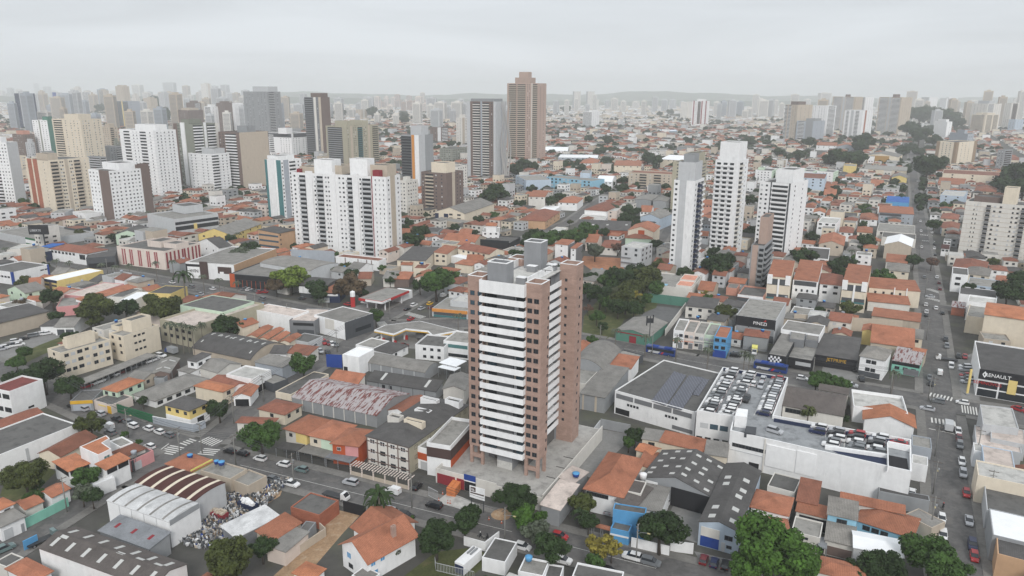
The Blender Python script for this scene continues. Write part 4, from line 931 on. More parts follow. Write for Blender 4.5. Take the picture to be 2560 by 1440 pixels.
cars('hw:1230,185', 60, 'under the edge of the yellow edged petrol station canopy', ''); cars('sm:1475,250', 0, 'parked before the small white office', '')
truck(1670, 165, -30, 'dark lorry under the yellow edged canopy', 'black', 'midgray')
# filler walls / houses
for n, (pts, lab) in enumerate((('-60,145 5,168 165,66', 'outermost'), ('58,168 112,190 275,88', 'second'), ('168,186 215,206 335,125', 'third'), ('278,196 332,222 450,148', 'innermost'))): B('house', f'small house with a steep orange roof, {lab} of four beside the dark office', pts, 4.2, wall='cream', roof='gy:tile', group='four small orange roofed houses')
B('garage', 'dark flat roofed garage next to the car park', '335,190 520,225 610,150', 3.5, wall='ltgray', roof='flat:concdk', par=.2)
cars('us:590,258 hw:640,207 ur:682,222 sm:722,228 hw:762,238 hg:798,243 ss:645,305 uk:722,328', -62, 'in the small paved car park', 'its upper end')
B('house', 'white house with a dark grey pitched roof by the car park', '178,300 300,335 390,258', 4.2, wall='white', roof='gx:fiber', win='0:1x1:1.6x1.2')
B('house', 'white house with a brown pitched roof by the car park', '302,326 525,352 612,292', 4.2, wall='offwhite', roof='sx:tileold', rise=.9)
B('workshop', 'pale sheet roof over a grey blue workshop at the street bend', '-10,418 262,474 362,402', by=600, wall='bluegray', roof='sx:fiberlt', rise=.5)
B('garage', 'dark low shop front on the narrow street', '40,590 170,640 275,570', 3.2, wall='dkgray', roof='flat:conc', par=.2)
o = B('apartment_building', 'three storey flats with a beige window grid and dark patched roof', '1085,1165 1530,1268 2125,850', by=1545, wall='offwhite', roof='hip:fiber', rise=1.6, over=.3, win='0:4x3:1.7x1.3:.02-.98:.7:wwd 1:9x3:1.4x1.2:.05-.98:.8:d', fl=2.9, ref='the beige flats', pan=tuple((0, u-.012, u+.012, .2, -.05, 'brown', 'facade_band', .05) for u in (.012, .26, .5, .74, .985))+tuple((0, 0, 1, z, z+.35, 'brown', 'facade_band', .05) for z in (.9, 3.7, 6.6, -.5))+((1, 0, 1, 0, 0, 'olive', 'side_wall', .02),))
for q in ((.02, .3, .3, .38, 2.2, 'offwhite'), (.42, .85, .3, .36, 2.4, 'cream'), (.1, .5, .78, .84, 2.4, 'white'), (.6, .95, .86, .94, 2.4, 'white'), (.25, .6, .58, .64, 1.5, 'white', 'concwhite', 'light_well')): topbox(o, *q)
o = B('commercial_building', 'narrow building banded in dark brown, red orange and white beside the beige flats', '1738,1190 1945,1262 2180,1000', 9.6, wall='white', roof='flat:conc', par=.9, pan=((0, 0, 1, -4., -1.2, 'darkbrown', 'cladding_band'), (1, 0, 1, -4., -1.2, 'darkbrown', 'cladding_band'), (1, 0, 1, 3., 5.6, 'redorange', 'cladding_band')), ref='the red orange banded building')
B('commercial_building', 'lower white front with a red orange band and garage door, before the banded building', '1610,1262 1835,1325 1936,1232', 6.6, wall='white', roof='flat:conc', pan=((0, 0, 1, 3.0, 5., 'redorange', 'cladding_band'), (1, 0, 1, 3., 5., 'redorange', 'cladding_band'), (0, .15, .9, .1, 2.5, 'ltgray', 'garage_door')))
# ---------------------------------------------------------------- centre right
O(1280, 800)
o = B('warehouse', 'broad white warehouse with a dark roof carrying solar panels', '945,757 1835,922 2265,572', by=1165, wall='white', roof='flat:concdk', par=.35, pan=tuple((0, u0, u0+.22, -2.4, -.9, 'midgray', 'strip_opening') for u0 in (.02, .26, .5, .74)), win='0:4x1:.8x.8:.16-.32:3.4 0:4x1:.8x.8:.64-.8:3.4', ref='the solar panel warehouse')
panel(o, 0, .02, .2, .3, 2.2, 'black', 'opening'); panel(o, 0, .74, .98, .6, 1.8, 'midgray', 'opening')
SOL = gmat('solar_cells', (.058, .062, .08), [('X', .33, (1, 1, 1), .0, .1, 2.2, 1), ('Y', .33, (1, 1, 1), .0, .1, 2.2, 1)], None, .25)
for pts, lab in (('1393,800 1540,848 1745,545 1622,505', 'western'), ('1552,852 1700,890 1920,570 1770,545', 'middle'), ('1800,735 1870,750 1975,590 1915,575', 'small eastern')):
    P = [G(p, o.h+.1) for p in PX(pts)]; b = MB(); c0 = P[0]; b.prism([p-c0 for p in P], 0, .12)
    ee = tag(empty('solar_array', (c0.x, c0.y, o.h-.25)), lab+' block of blue grey solar panels on the dark warehouse roof', 'solar panels'); build(b, 'solar_panel', [SOL], ee)
    b = MB(); b.prism(inset([p-c0 for p in P], .4), -.25, -.002); build(b, 'mounting_rail', [METAL], ee)
B('warehouse', 'grey barrel roofed hall behind the brick tower', '560,440 908,498 1090,305', 6., wall='gray', roof='ay:fiberlt', rise=3., over=.2)
B('shed', 'flat pale roof between the brick tower and the barrel roofed hall', '560,600 735,640 870,500', 5., wall='offwhite', roof='flat:conc', par=.2)
B('workshop', 'stepped pale grey sheet roof against the solar panel warehouse', '680,735 930,778 1165,500', by=935, wall='gray', roof='sx:fiberlt', rise=.6, pan=((0, .1, .16, 0, -.2, 'beige', 'stain_panel'), (0, .6, .68, 0, -.2, 'beige', 'stain_panel')))
B('house', 'orange tiled roof beside the solar panel warehouse', '945,442 1190,488 1268,392', 5., wall='white', roof='sx:tile', rise=.8)
B('garage', 'dark open yard roof by the avenue above the orange tiled roof', '1035,330 1240,385 1300,345', 3., wall='dkgray', roof='flat:conc', par=.3)
B('house', 'white gable house with an orange roof at the foot of the brick tower', '560,310 730,345 800,240', 6., wall='white', roof='gy:tile')
o = B('function_hall', 'green hall with a pale ribbed roof and maroon front gable', '1050,95 1375,165 1550,25', by=262, wall='tealgreen', roof='gy:fiberlt', rise=1.6, pan=((0, .42, .62, .1, 3., 'maroon', 'door'), (0, .0, 1, -.5, 0, 'maroon', 'gable_board')), ref='the green hall')
O(1280, 480)
e = tag(empty('billboard', (*G(PX([(1375, 1440)])[0], 5.5), 5.), 0), 'tall black sign mast rising through the pale roof of the green hall', 'sign')
b = MB(); b.box((-.15, -.15, 0), (.15, .15, 9)); build(b, 'mast', [STEELDK], e); b = MB(); b.box((-1.6, -.25, 5), (-1.2, .25, 9)); b.box((.9, -.25, 6), (1.3, .25, 9.5)); b.box((-1.2, -.1, 6), (.9, .1, 8)); build(b, 'panel', [STEELDK], e)
O(1280, 800)
for n, (p, wl, lab) in enumerate((('1618,95 1722,110 1775,-5', 'white', 'white terraced house with an orange eave, first of four by the avenue'), ('1722,110 1825,126 1880,10', 'palepink', 'pale pink terraced house, second of four by the avenue'), ('1825,126 1925,142 1985,25', 'offwhite', 'unpainted terraced house with rooftop clutter, third of four by the avenue'), ('1925,142 2030,158 2090,40', 'mint', 'pale aqua terraced house, last of four by the avenue'))):
    B('house', lab, p, by=(288, 296, 305, 312)[n], wall=wl, roof='flat:conc', win='0:2x2:1.4x1.2:.05-.95:1.4:sd', pan=((0, 0, .95, 2.9, 3.3, 'salmon' if n < 2 else 'gray', 'balcony_slab'), (0, .5, .9, .2, 2.4, 'midgray', 'garage_door')))
B('house', 'bright blue house with an orange roof by the avenue', '2022,162 2152,180 2205,70', by=385, wall='azure', roof='flat:tile', par=.3, win='0:2x2:1.6x1.3', pan=((0, 0, 1, .1, 3., 'blue', 'shop_front'),), ref='the bright blue house')
o = B('car_workshop', 'black fronted car workshop with a pale flat roof and a white company name', '2232,-38 2640,5 2745,-175', by=240, wall='ltgray', roof='flat:conc', par=.4, pan=((0, 0, 1, -4.6, 0, 'black', 'fascia'), (0, .03, .33, 3.4, 6, 'gray', 'shutter'), (0, .36, .66, 3.4, 6, 'gray', 'shutter'), (0, .7, .98, 3.4, 6, 'gray', 'shutter'), (0, .03, .33, .1, 3.2, 'dkgray', 'bay_opening'), (0, .36, .66, .1, 3.2, 'dkgray', 'bay_opening'), (0, .7, .98, .1, 3.2, 'dkgray', 'bay_opening')), ref='the black fronted workshop')
wall_text(o, 0, .62, -2.3, 'PINEZI', 1.9, 'white'); b = MB(); an = edge(o, 0); p = an[0]+an[1]*(an[2]*.7)+an[4]*.2; b.face([(p.x, p.y, o.h-1.2), (p.x+1.1, p.y, o.h-1.2), (p.x+.9, p.y, o.h-.3)]); build(b, 'emblem', [M('red')], o.e)
bus(1490, 305, 150, 'blue commuter bus with a grey and red flash, on the avenue by the terraced houses')
O(1700, 880, 3.789); bus(860, 140, 150, 'blue commuter bus on the avenue in front of the chequered workshop')
O(1280, 800)
cars('hr:778,228 ', -30, 'on the avenue beside the green hall', ''); cars('uk:2232,352 sg:2248,335', -15, 'on the forecourt of the black fronted workshop', 'the kerb'); truck(2425, 300, 250, 'small white truck with a yellow topped box on the workshop forecourt', 'white', 'limeyellow', 5.)
# ---------------------------------------------------------------- roof top car park
O(1700, 880, 3.789)
o = place('parking_garage', 'large white building with a roof-top car park full of cars', '160,552 508,607 475,742 2195,1132 2190,826 888,598 1025,240 405,141', 10.2, None, 'parking garage', None, 'the roof-top car park')
DK = o.h-1.05; flat_top(o, 'white', 'deck', 1.05, .35)
for i, u0, n_, dz in ((0, .1, 3, 5.2), ):
    for k in range(n_): panel(o, 0, .12+.27*k, .34+.27*k, -5.2, -3.6, 'ltgray', 'ribbon_window', .06, M('ltgray') if k == 0 else GLASSB)
windows(o, '0:4x1:1.7x1.3:.0-.95:8 2:5x1:1.8x1.1:.02-.22:3.4')
panel(o, 2, .13, .19, .3, 2.2, 'black', 'opening'); panel(o, 2, 0, .215, -5.6, -5.45, 'ltgray', 'trim'); panel(o, 2, .225, .39, -7.8, -1.5, 'white', 'frame_panel', .25); panel(o, 2, .4, .51, -7.8, -1.3, 'white', 'frame_panel', .25); panel(o, 2, .21, .218, 0.1, -.02, 'offwhite', 'pilaster', .3)
def on_deck(pts, z0, z1, col, name):
    P = [G(p, z1) for p in PX(pts)]; ang = o.ang; mb = MB(); c, s = math.cos(-ang), math.sin(-ang)
    loc = [Vector(((p.x-o.W[0].x)*c-(p.y-o.W[0].y)*s, (p.x-o.W[0].x)*s+(p.y-o.W[0].y)*c)) for p in P]
    mb.prism(loc, z0, z1); build(mb, name, [M(col)], o.e)
on_deck('1375,890 1962,975 1965,962 1378,878', DK+.01, DK+1.0, 'white', 'ramp_wall'); on_deck('1378,898 1962,983 1962,1070 1500,962', DK+.005, DK+.04, 'navy', 'ramp'); on_deck('1968,848 2188,893 2188,885 1968,840', DK+.01, o.h+.6, 'white', 'lift_wall')
on_deck('1972,975 2150,1010 2165,1110 1975,1080', DK+.01, DK+.06, 'black', 'ramp_opening'); on_deck('1962,855 1972,855 1978,1080 1968,1080', DK+.01, o.h+.5, 'white', 'lift_wall')
on_deck('890,632 2150,858 2150,852 890,626', DK+.01, o.h-.08, 'navy', 'inner_wall'); on_deck('412,152 1018,250 1018,244 412,146', DK+.01, o.h-.07, 'navy', 'inner_wall')
on_deck('520,600 632,618 645,545 545,530', DK+.01, o.h+2.4, 'white', 'stair_tower'); on_deck('610,760 715,775 725,712 625,700', DK+.01, DK+1.5, 'dkgray', 'cooling_unit')
for a_, b_ in (('545,530', '712,240'), ('700,600', '835,310'), ('1372,905', '1378,770'), ('1555,900', '1562,800'), ('1755,930', '1765,800')):
    P = [G(p, DK) for p in PX([tuple(map(float, a_.split(','))), tuple(map(float, b_.split(',')))])]; d = (P[1]-P[0]).normalized(); n = Vector((-d.y, d.x))*.09; mb = MB(); c, s = math.cos(-o.ang), math.sin(-o.ang)
    mb.face([((p.x-o.W[0].x)*c-(p.y-o.W[0].y)*s, (p.x-o.W[0].x)*s+(p.y-o.W[0].y)*c, DK+.03) for p in (P[0]-n, P[1]-n, P[1]+n, P[0]+n)]); build(mb, 'bay_line', [PAINT], o.e)
def deckrow(p, q, n, seq, phrase, end, jit=6):
    s = []
    for k in range(n):
        f = k/(n-1); s.append(f"{seq[2*k:2*k+2]}:{p[0]+(q[0]-p[0])*f+R.uniform(-jit, jit):.1f},{p[1]+(q[1]-p[1])*f:.1f}")
    cars(' '.join(s), 152+R.uniform(-1, 1), phrase, end, DK, True, 'cars on the roof-top car park')
deckrow((492, 172), (262, 562), 15, 'uwhsukuwssuwuguwugsgswuwugukuw', 'in the outer row on the car park roof', 'the avenue')
deckrow((655, 206), (440, 578), 14, 'uwhsuguwsgswugsgswuwuguwuwsw', 'in the second row on the car park roof', 'the avenue')
deckrow((930, 245), (790, 575), 15, 'hrhgusuguwusugusuwuguwusuwuwhn', 'along the right parapet on the car park roof', 'the avenue')
cars('hw:700,295,64 us:765,315,244 us:790,250,64 uk:630,443,240 us:900,742,-40', 0, 'in the aisle on the car park roof', 'the avenue', DK, True, 'cars on the roof-top car park')
def dl(items, phrase): cars(items, 152, phrase, 'the parapet', DK, True, 'cars on the roof-top car park')
dl('uw:1318,708 un:1300,748', 'before the end bays of the car park roof'); dl('us:1485,742 uk:1478,772 uw:1488,812 ug:1440,842 uw:1425,875', 'in the first end bay on the car park roof')
dl('ur:1680,772 uk:1665,806 uw:1660,848 ug:1682,880 ug:1668,905', 'in the second end bay on the car park roof'); dl('uw:1900,803 us:1868,835 uk:1850,866 uw:1840,912 ug:1865,940', 'in the third end bay on the car park roof'); dl('sr:2072,852', 'alone beside the lift wall of the roof-top car park')
# ---------------------------------------------------------------- right edge around the avenue
O(1920, 800)
o = B('car_workshop', 'black workshop front with a chequered flag panel and a sloping grey roof', '-5,345 185,368 325,110', by=520, wall='black', roof='flat:fiberlt', par=.15, ref='the chequered workshop')
b = MB(); a, d, ln, an, nr_ = edge(o, 0)
for i in range(7):
    for j in range(4):
        if (i+j) % 2 == 0: panel(o, 0, .05+i*.1, .15+i*.1, 2.3+j*.8, 3.1+j*.8, 'white', 'flag_square', .13)
B('shop', 'dark shop with pale patched roofs next to the chequered workshop', '188,372 445,408 530,232', by=515, wall='black', roof='flat:conc', par=.25, pan=((0, .35, .95, 1.6, 3., 'ltgray', 'poster'),))
B('shop', 'raised dark roof monitor behind the pale patched roofs', '215,180 365,205 380,130', 7.2, wall='midgray', roof='flat:fiberlt', par=.1); B('shop', 'small grey roof monitor beside the raised one', '375,190 500,210 515,140', 7., wall='midgray', roof='flat:fiberlt', par=.1)
B('shed', 'long white gutter wall and pale roof behind the dark shops', '130,90 520,150 545,50', 7.6, wall='white', roof='flat:fiberlt', par=.2)
o = B('car_workshop', 'black fronted garage with gold lettering and a dark hipped roof', '475,335 892,405 935,180', by=520, wall='black', roof='hip:fiber', rise=1., over=.1, ref='the gold lettered garage'); wall_text(o, 0, .52, -1.3, 'JETPRIME', 1.7, 'gold')
panel(o, 0, 0, 1, -2.6, -.05, 'black', 'fascia', .12)
o = B('commercial_building', 'white two storey house with a grey hipped roof and vertical lettering', '905,378 1165,402 1235,305', by=605, wall='white', roof='hip:tilegray', rise=2., win='0:2x2:1.6x1.4:.25-.7:1', ref='the lettered white house')
panel(o, 0, .0, .9, .2, 2.2, 'dkgray', 'shop_front')
B('house', 'mint green house with a rusty patched roof terrace', '1240,412 1520,450 1562,330', by=575, wall='seagreen', roof='sx:rust', rise=.6, win='0:3x1:1.6x1.2:.05-.95:2', pan=((0, 0, 1, -1.4, -.2, 'black', 'terrace_opening'), (0, .45, 1, .2, 2.6, 'midgray', 'shop_front')), ref='the mint green house')
B('house', 'long orange tiled house behind the mint green house', '1030,220 1460,278 1440,105', 5.2, wall='beige', roof='gx:tile', ref='the long orange tiled house'); B('house', 'narrow yellow house beside the long orange tiled house', '945,105 1062,120 1078,60', 6., wall='yellow', roof='gy:tile'); B('house', 'cream gabled house at the end of the orange tiles', '1440,170 1545,190 1555,110', 5.5, wall='cream', roof='gx:fiberlt', win='0:1x1')
B('house', 'small orange roof at the street corner above the mint green house', '1450,315 1565,350 1590,300', 5., wall='beige', roof='gx:tile')
B('commercial_building', 'corner shop with a stained concrete roof and low parapet by the avenue crossing', '858,858 1400,935 1435,772', 5.4, wall='white', roof='flat:concwhite', par=1., pan=((1, .0, .2, 0.1, -.1, 'palepink', 'pillar_poster'),), ref='the concrete corner shop')
B('house', 'white gabled house with an orange roof beside the roof-top car park', '968,988 1462,1072 1440,950', by=1210, wall='white', roof='gy:tileorange', rise=2.3, over=.7, ref='the white gabled house')
B('house', 'old house with brown sheet roofs in the yard beside the roof-top car park', '150,850 755,958 800,760', 4.6, wall='offwhite', roof='gx:fiberbrown', win='0:2x1:2.4x1.5:.05-.3', ref='the old brown roofed house'); B('house', 'brown pitched roof wing of the old yard house', '510,690 800,740 830,690', 5.4, wall='offwhite', roof='gx:fiberbrown')
B('shed', 'white walled box on the old yard house', '215,740 345,770 355,690', 5.5, wall='white', roof='flat:concwhite', par=.2)
o = B('car_showroom', 'car showroom with a black fascia, white lettering and a yellow panel', '2118,488 2760,590 2715,305 2068,205', 9.7, wall='white', roof='flat:fiber', par=.5, ref='the car showroom')
panel(o, 0, 0, 1, -3.4, .1, 'black', 'fascia', .35); panel(o, 0, .02, .33, 3.2, 5.6, 'black', 'show_window', .1, GLASS); panel(o, 0, .36, .98, 3.2, 5.6, 'black', 'show_window', .1, GLASS); panel(o, 0, .02, .33, .2, 2.7, 'black', 'show_window', .1, GLASS); panel(o, 0, .36, .98, .2, 2.7, 'black', 'show_window', .1, GLASS); panel(o, 0, .48, .62, 2.6, -2.2, 'yellow', 'yellow_panel', .5)
wall_text(o, 0, .3, -1.6, 'RENAULT', 1.75, 'white', .5); wall_text(o, 0, .16, 4.9, 'SEMINOVOS', 1.5, 'red', .2)
a, d, ln, an, nr_ = edge(o, 0); p = a+d*(.095*ln)+nr_*.45; b = MB()
for s_, z_ in ((1., 0), ):
    q = [(-.75, 0), (0, -1.2), (.75, 0), (0, 1.2)]; qi = [(x*.5, y*.5) for x, y in q]
    for k in range(4): b.face([(q[k][0], 0, q[k][1]), (q[(k+1) % 4][0], 0, q[(k+1) % 4][1]), (qi[(k+1) % 4][0], 0, qi[(k+1) % 4][1]), (qi[k][0], 0, qi[k][1])])
build(b, 'emblem', [M('white')], o.e, (p.x, p.y, o.h-1.6), an)
e = tag(empty('totem_sign', (*G(PX([(1990, 745)])[0]), .1)), 'slim yellow totem sign on the car showroom forecourt', 'sign'); b = MB(); b.box((-.35, -.2, .4), (.35, .2, 9.2)); build(b, 'panel', [M('yellow')], e); b = MB(); b.box((-.6, -.5, 0), (.6, .5, .4)); build(b, 'base', [M('gray')], e)
B('commercial_building', 'pale flat roofed corner building with blank grey walls south of the avenue', '2150,1042 2510,1086 2446,882 2120,842', 7., wall='ltgray', roof='flat:concwhite', par=.3, ref='the pale corner building')
B('house', 'low pale roof against the corner building', '2080,1240 2540,1330 2500,1130', 4., wall='ltgray', roof='flat:pinkroof', par=.3)
cars('uk:1778,192 ug:1788,258 sg:1620,572 uk:1630,632', 242, 'on the straight street above the junction', 'its upper end'); cars('vw:1832,460,242 vw:1720,522', 62, 'driving above the avenue junction', 'the kerb')
cars('ug:1700,808 ss:1595,880 hw:1945,820', 150, 'crossing the junction on the avenue', 'the showroom'); truck(1790, 372, 155, 'white flatbed tow truck turning into the showroom', 'white', ln=7.5, flatbed=True)
cars('uw:1970,462 us:1972,492 hr:1975,548 ug:1985,578 us:1992,612', 172, 'on the showroom forecourt', 'the back wall'); cars('hk:1905,358,240 sr:1970,362,240', 0, 'parked by the grey gate of the showroom', 'the gate')
cars('hw:345,578', -30, 'on the avenue by the street trees', ''); cars('us:835,648', -30, 'under the thin street tree by the avenue', ''); cars('sr:2512,888', -60, 'before the showroom windows', ''); cars('uk:870,490,250 uk:940,590,250', 0, 'on the paved front of the black garage', 'the building')
truck(1808, 1050, 62, 'grey box truck waiting at the zebra crossing', 'white', 'ltgray', 6.2)
cars('hw:1905,1110 hm:1912,1180 ug:1920,1248', 242, 'on the straight street below the junction', 'the crossing')
cars('hw:1940,1412,242', 242, 'parked alone halfway down the side street', '')
O(1920, 1080)
cars('us:1952,412 hr:1985,608 ss:2012,882 un:2045,1125 hr:2065,1240', 242, 'on the lower straight street by pale walls', 'the crossing'); cars('hw:1740,862 uw:1750,1030', 242, 'by the pole on the lower straight street', 'the crossing'); cars('hw:1440,592', 60, 'in the white walled yard beside the car park building', '')
# ---------------------------------------------------------------- bottom left
O(0, 1080)
B('house', 'house with a long brown tiled gable roof behind the white villa', '440,185 600,245 958,48', 4.2, wall='cream', roof='gy:tileold', rise=1.5)
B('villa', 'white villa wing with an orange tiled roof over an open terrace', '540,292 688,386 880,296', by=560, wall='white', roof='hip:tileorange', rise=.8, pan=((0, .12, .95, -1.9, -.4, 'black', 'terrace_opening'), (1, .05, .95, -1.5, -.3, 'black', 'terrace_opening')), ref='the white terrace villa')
B('villa', 'tallest block of the white villa, with an angled orange roof', '795,147 980,230 1112,166 1022,106 1096,62 1062,32', 8.6, wall='white', roof='flat:tileorange', par=.12, win='1:1x1:1.8x1.1:.3-.9:1.2:t'); B('villa', 'white villa side wing with an orange lean-to roof and ribbon openings', '1003,330 1055,376 1288,264', 6., wall='white', roof='sy:tileorange', rise=.6, pan=((1, .05, .46, -1.6, -.3, 'black', 'opening'), (1, .52, .95, -1.6, -.3, 'black', 'opening')))
B('villa', 'low white front block of the villa', '700,405 905,545 1060,395', 3.6, wall='white', roof='flat:whiteroof', par=.2)
B('shop', 'pink corner shop with a dark flat roof', '1205,225 1310,288 1533,182', by=402, wall='pink', roof='flat:concdk', par=.25, pan=((1, .12, .42, .1, 2.4, 'ltgray', 'door'), (1, 0, .1, 0.05, -.05, 'dkgray', 'wall_end')), ref='the pink corner shop'); B('house', 'tiled hip roof behind the pink corner shop', '1120,202 1245,248 1450,160', 4.4, wall='offwhite', roof='hip:tileold')
B('shed', 'pale concrete terrace roof beside the villa', '1090,90 1200,150 1310,90', 5., wall='white', roof='flat:conc', par=.4)
B('warehouse', 'white arched warehouse with a pale metal roof', '1070,688 1690,905 1980,718', by=1160, wall='white', roof='ax:metal', rise=.6, over=.12, sky='5x2:.6x4.2:0:fiberlt', pan=((1, .02, .98, -.9, .4, 'gray', 'louvre'),)+tuple((0, k/5, k/5+.004, 0, -.1, 'ltgray', 'joint') for k in range(1, 5)), ref='the white arched warehouse')
B('warehouse', 'warehouse with a maroon metal roof and cream translucent strips', '1352,505 1950,692 2256,512', 6.6, wall='ltgray', roof='ax:maroonmetal', rise=.55, over=.15, sky='5x2:.9x5.2:0:cream', ref='the maroon roofed warehouse')
B('shed', 'low grey metal roof below the white arched warehouse', '1000,982 1500,1165 1690,1042', 4.4, wall='gray', roof='sx:metalgray', rise=.7, sky='3x1:.8x1.5:0:maroon')
o = B('warehouse', 'big brown grey sheet roofed warehouse with many pale roof lights', '390,1158 1525,1570 1895,1337', 6.2, wall='white', roof='gx:fiberbrown', rise=1.3, over=.2, sky='7x2:.9x2.1 6x1:2x.7:.4', ref='the big brown grey roof')
B('house', 'orange tiled roof at the bottom corner beside the big brown grey roof', '75,1360 330,1490 510,1392', 4.2, wall='white', roof='hip:tile'); B('shed', 'flat ribbed dark canopy by the teal gate', '-60,1300 60,1350 230,1250', 3.2, wall='offwhite', roof='flat:concdk', par=.2)
freewall('long pale teal street wall beneath two trees', '240,975 690,742', 2.4, 'seagreen')
B('house', 'white house with a bright orange hip roof at the frame edge', '-110,720 0,772 118,708', 5.4, wall='white', roof='hip:tileorange', win='1:1x1'); B('house', 'long tiled roof behind the teal wall', '385,605 515,650 658,552', 3.6, wall='white', roof='gy:tile'); B('house', 'low tiled roof between the frame edge house and the teal wall', '130,712 250,770 400,680', 3.4, wall='offwhite', roof='gy:tile')
B('garage', 'white garages with a grey sheet roof on the side street', '-80,880 0,952 242,842', 3.8, wall='white', roof='sy:fiberlt', rise=.4, pan=((1, .1, .45, .1, 2.6, 'ltgray', 'garage_door'), (1, .8, .92, .1, 2.2, 'gray', 'door')))
B('house', 'hip roofed red tile house with a yellow parapet wall', '1668,312 1910,396 2122,288', 5., wall='offwhite', roof='hip:tile', pan=((1, -.02, 1.02, -.6, .5, 'limeyellow', 'parapet'),), ref='the yellow parapet house'); B('workshop', 'stained concrete workshop with a flat roof beside the scrapyard', '2003,382 2300,470 2482,370', by=625, wall='beige', roof='flat:conc', par=.3); B('garage', 'low concrete annex at the corner of the scrapyard', '2300,470 2480,540 2620,420', 3.6, wall='beige', roof='flat:conc', par=.3)
water_tank(1900, 240, 5.8, 'blue water tank on the red tiled hip roof'); water_tank(2165, 300, 5.2, 'blue water tank on the flat concrete roof, the smaller of a pair', r=.65); water_tank(2215, 310, 5.2, 'blue water tank on the flat concrete roof, the larger of a pair', r=.85); water_tank(1338, 205, 4.6, 'grey blue water tank behind the pink shop', 'bluegray')
B('shed', 'patched pale sheet roof standing among the scrap', '2110,988 2370,1058 2790,868', 4., wall='metalgray', roof='sx:metal', rise=.5, ref='the patched shed in the scrapyard')
cars('pt:25,1170', 54, 'on the side street at the frame edge', ''); 
truck(430, 1045, 54, 'dark teal flatbed truck in front of the brown grey roof', 'teal', ln=7, flatbed=True)
freewall('blue sheet gate beside the big brown grey roof', '245,1190 385,1120', 2.4, 'azure', name='gate', cat='gate')
# ---------------------------------------------------------------- bottom centre
O(640, 1080)
B('house', 'house with a dark flat roof and raw orange brick wall', '345,748 632,832 862,690', 3.8, wall='brickred', roof='flat:concdk', par=.25, ref='the raw brick house'); B('house', 'narrow orange tiled house beside the dirt lot', '22,1022 160,1092 445,905', 4., wall='beige', roof='sy:tile', rise=.8); B('shed', 'grey sheet lean-to with a white awning beside the dirt lot', '158,1104 288,1198 520,1002', 3.6, wall='palepink', roof='sy:fiberlt', rise=.3)
B('shed', 'small dark sheet roof by the alley of the raw brick house', '440,960 520,1000 600,900', 3.4, wall='gray', roof='flat:concdk', par=.1)
freewall('black sheet hoarding along the street edge of the dirt lot', '878,790 1100,850', 2.8, 'black', name='hoarding', cat='fence'); freewall('pale side wall of the dirt lot', '640,985 700,1040 330,1290', 2., 'beige')
o = B('villa', 'white villa with a big orange tiled gable roof and blue shutters', '760,1168 1110,1285 1590,1018', 5.6, wall='white', roof='gy:tile', rise=2.7, over=.9, win='0:1x1:1.5x1.5:.15-.4:1:b 0:1x1:1.5x1.1:.2-.45:3.6:d 1:2x1:1.2x1.3:.02-.4:.8:b 1:1x1:2.2x2:.05-.2:3.2:b', ref='the white villa with blue shutters'); o2 = B('villa', 'rear wing of the white villa under the same orange tiles', '838,1004 1215,1095 1585,900', 5.5, wall='white', roof='gx:tile', rise=2.3, over=.8)
topbox(o, .78, .86, .6, .68, 3.6, 'brick', 'concdk', 'chimney', 5.)
B('garage', 'small orange hipped roof below the dirt lot', '380,1402 560,1470 705,1380', 3.2, wall='white', roof='hip:tileorange'); B('shed', 'pale grey flat roof in front of the white villa', '955,1432 1120,1510 1275,1430', 3., wall='white', roof='flat:fiberlt', par=.1)
B('house', 'white box shaped house with a grey roof slab at the lower street corner', '2262,1248 2492,1304 2612,1100', by=1440, wall='white', roof='flat:concdk', par=.2, ref='the white box house'); freewall('white street wall beside the dark round tree', '2080,1130 2290,1190 2430,1080', 2.2, 'white')
freewall('pale steel mesh fence round the generator yard', '1790,1330 1800,1390 2180,1480', 2., 'ltgray', rail=True, name='mesh_fence', cat='fence')
(X, Y), = PX([(2125, 1290)]); g = G((X, Y), 1.4); e = tag(empty('generator', (g.x, g.y, 0), math.radians(58)), 'white container generator with two grey exhaust pipes on the lawn', 'generator'); b = MB(); b.box((-3.4, -1.2, .3), (3.4, 1.2, 2.9)); build(b, 'container', [M('white')], e)
for y_ in (-.4, .4): b = MB(); b.tube([(.2, y_, 3.1), (2.8, y_, 3.1)], .22, 8); build(b, 'exhaust_pipe', [METAL], e)
b = MB(); b.box((-3.5, -1.1, .4), (-3.38, 1.1, 2.4)); build(b, 'louvre', [M('navy')], e)
freewall('white steel gate before the banded building', '1725,640 1820,690', 2.6, 'ltgray', rail=True, name='gate', cat='gate')
o = place('pergola', 'pink concrete pergola along the front of the beige flats', '940,330 1520,480 1555,420', 3., None, 'pergola', None, None)
for k in range(22): f = k/21; b = MB(); b.box((o.L*f-.12, 0, 2.75), (o.L*f+.12, o.D, 2.95)); build(b, 'beam', [M('palepink')], o.e)
for k in range(6): b = MB(); b.box((o.L*k/5-.15, .05, 0), (o.L*k/5+.15, .35, 2.748)); build(b, 'post', [M('palepink')], o.e)
b = MB(); b.box((0, .1, 0), (o.L, .22, 1.2)); build(b, 'low_wall', [M('beige')], o.e)
cars('hw:40,258 hw:275,315 ht:455,368 us:945,498', 158, 'at the kerb before the three tiled houses', 'the crossing'); cars('sg:175,468,-25 pw:350,512,-25', -25, 'parked by the scrapyard gate', 'the crossing'); cars('vw:1372,585', 152, 'parked below the beige flats', ''); truck(800, 610, -25, 'white pickup truck with a long open bed loaded with earth', 'white', ln=7.5, flatbed=True)
cars('uk:1782,730', 155, 'driving past the brick stack', ''); cars('hk:1612,538,70', 62, 'on the driveway of the banded building', ''); cars('us:1375,798 uk:1500,835', -25, 'at the kerb beside the shaggy palm', 'the palm')
O(0, 800)
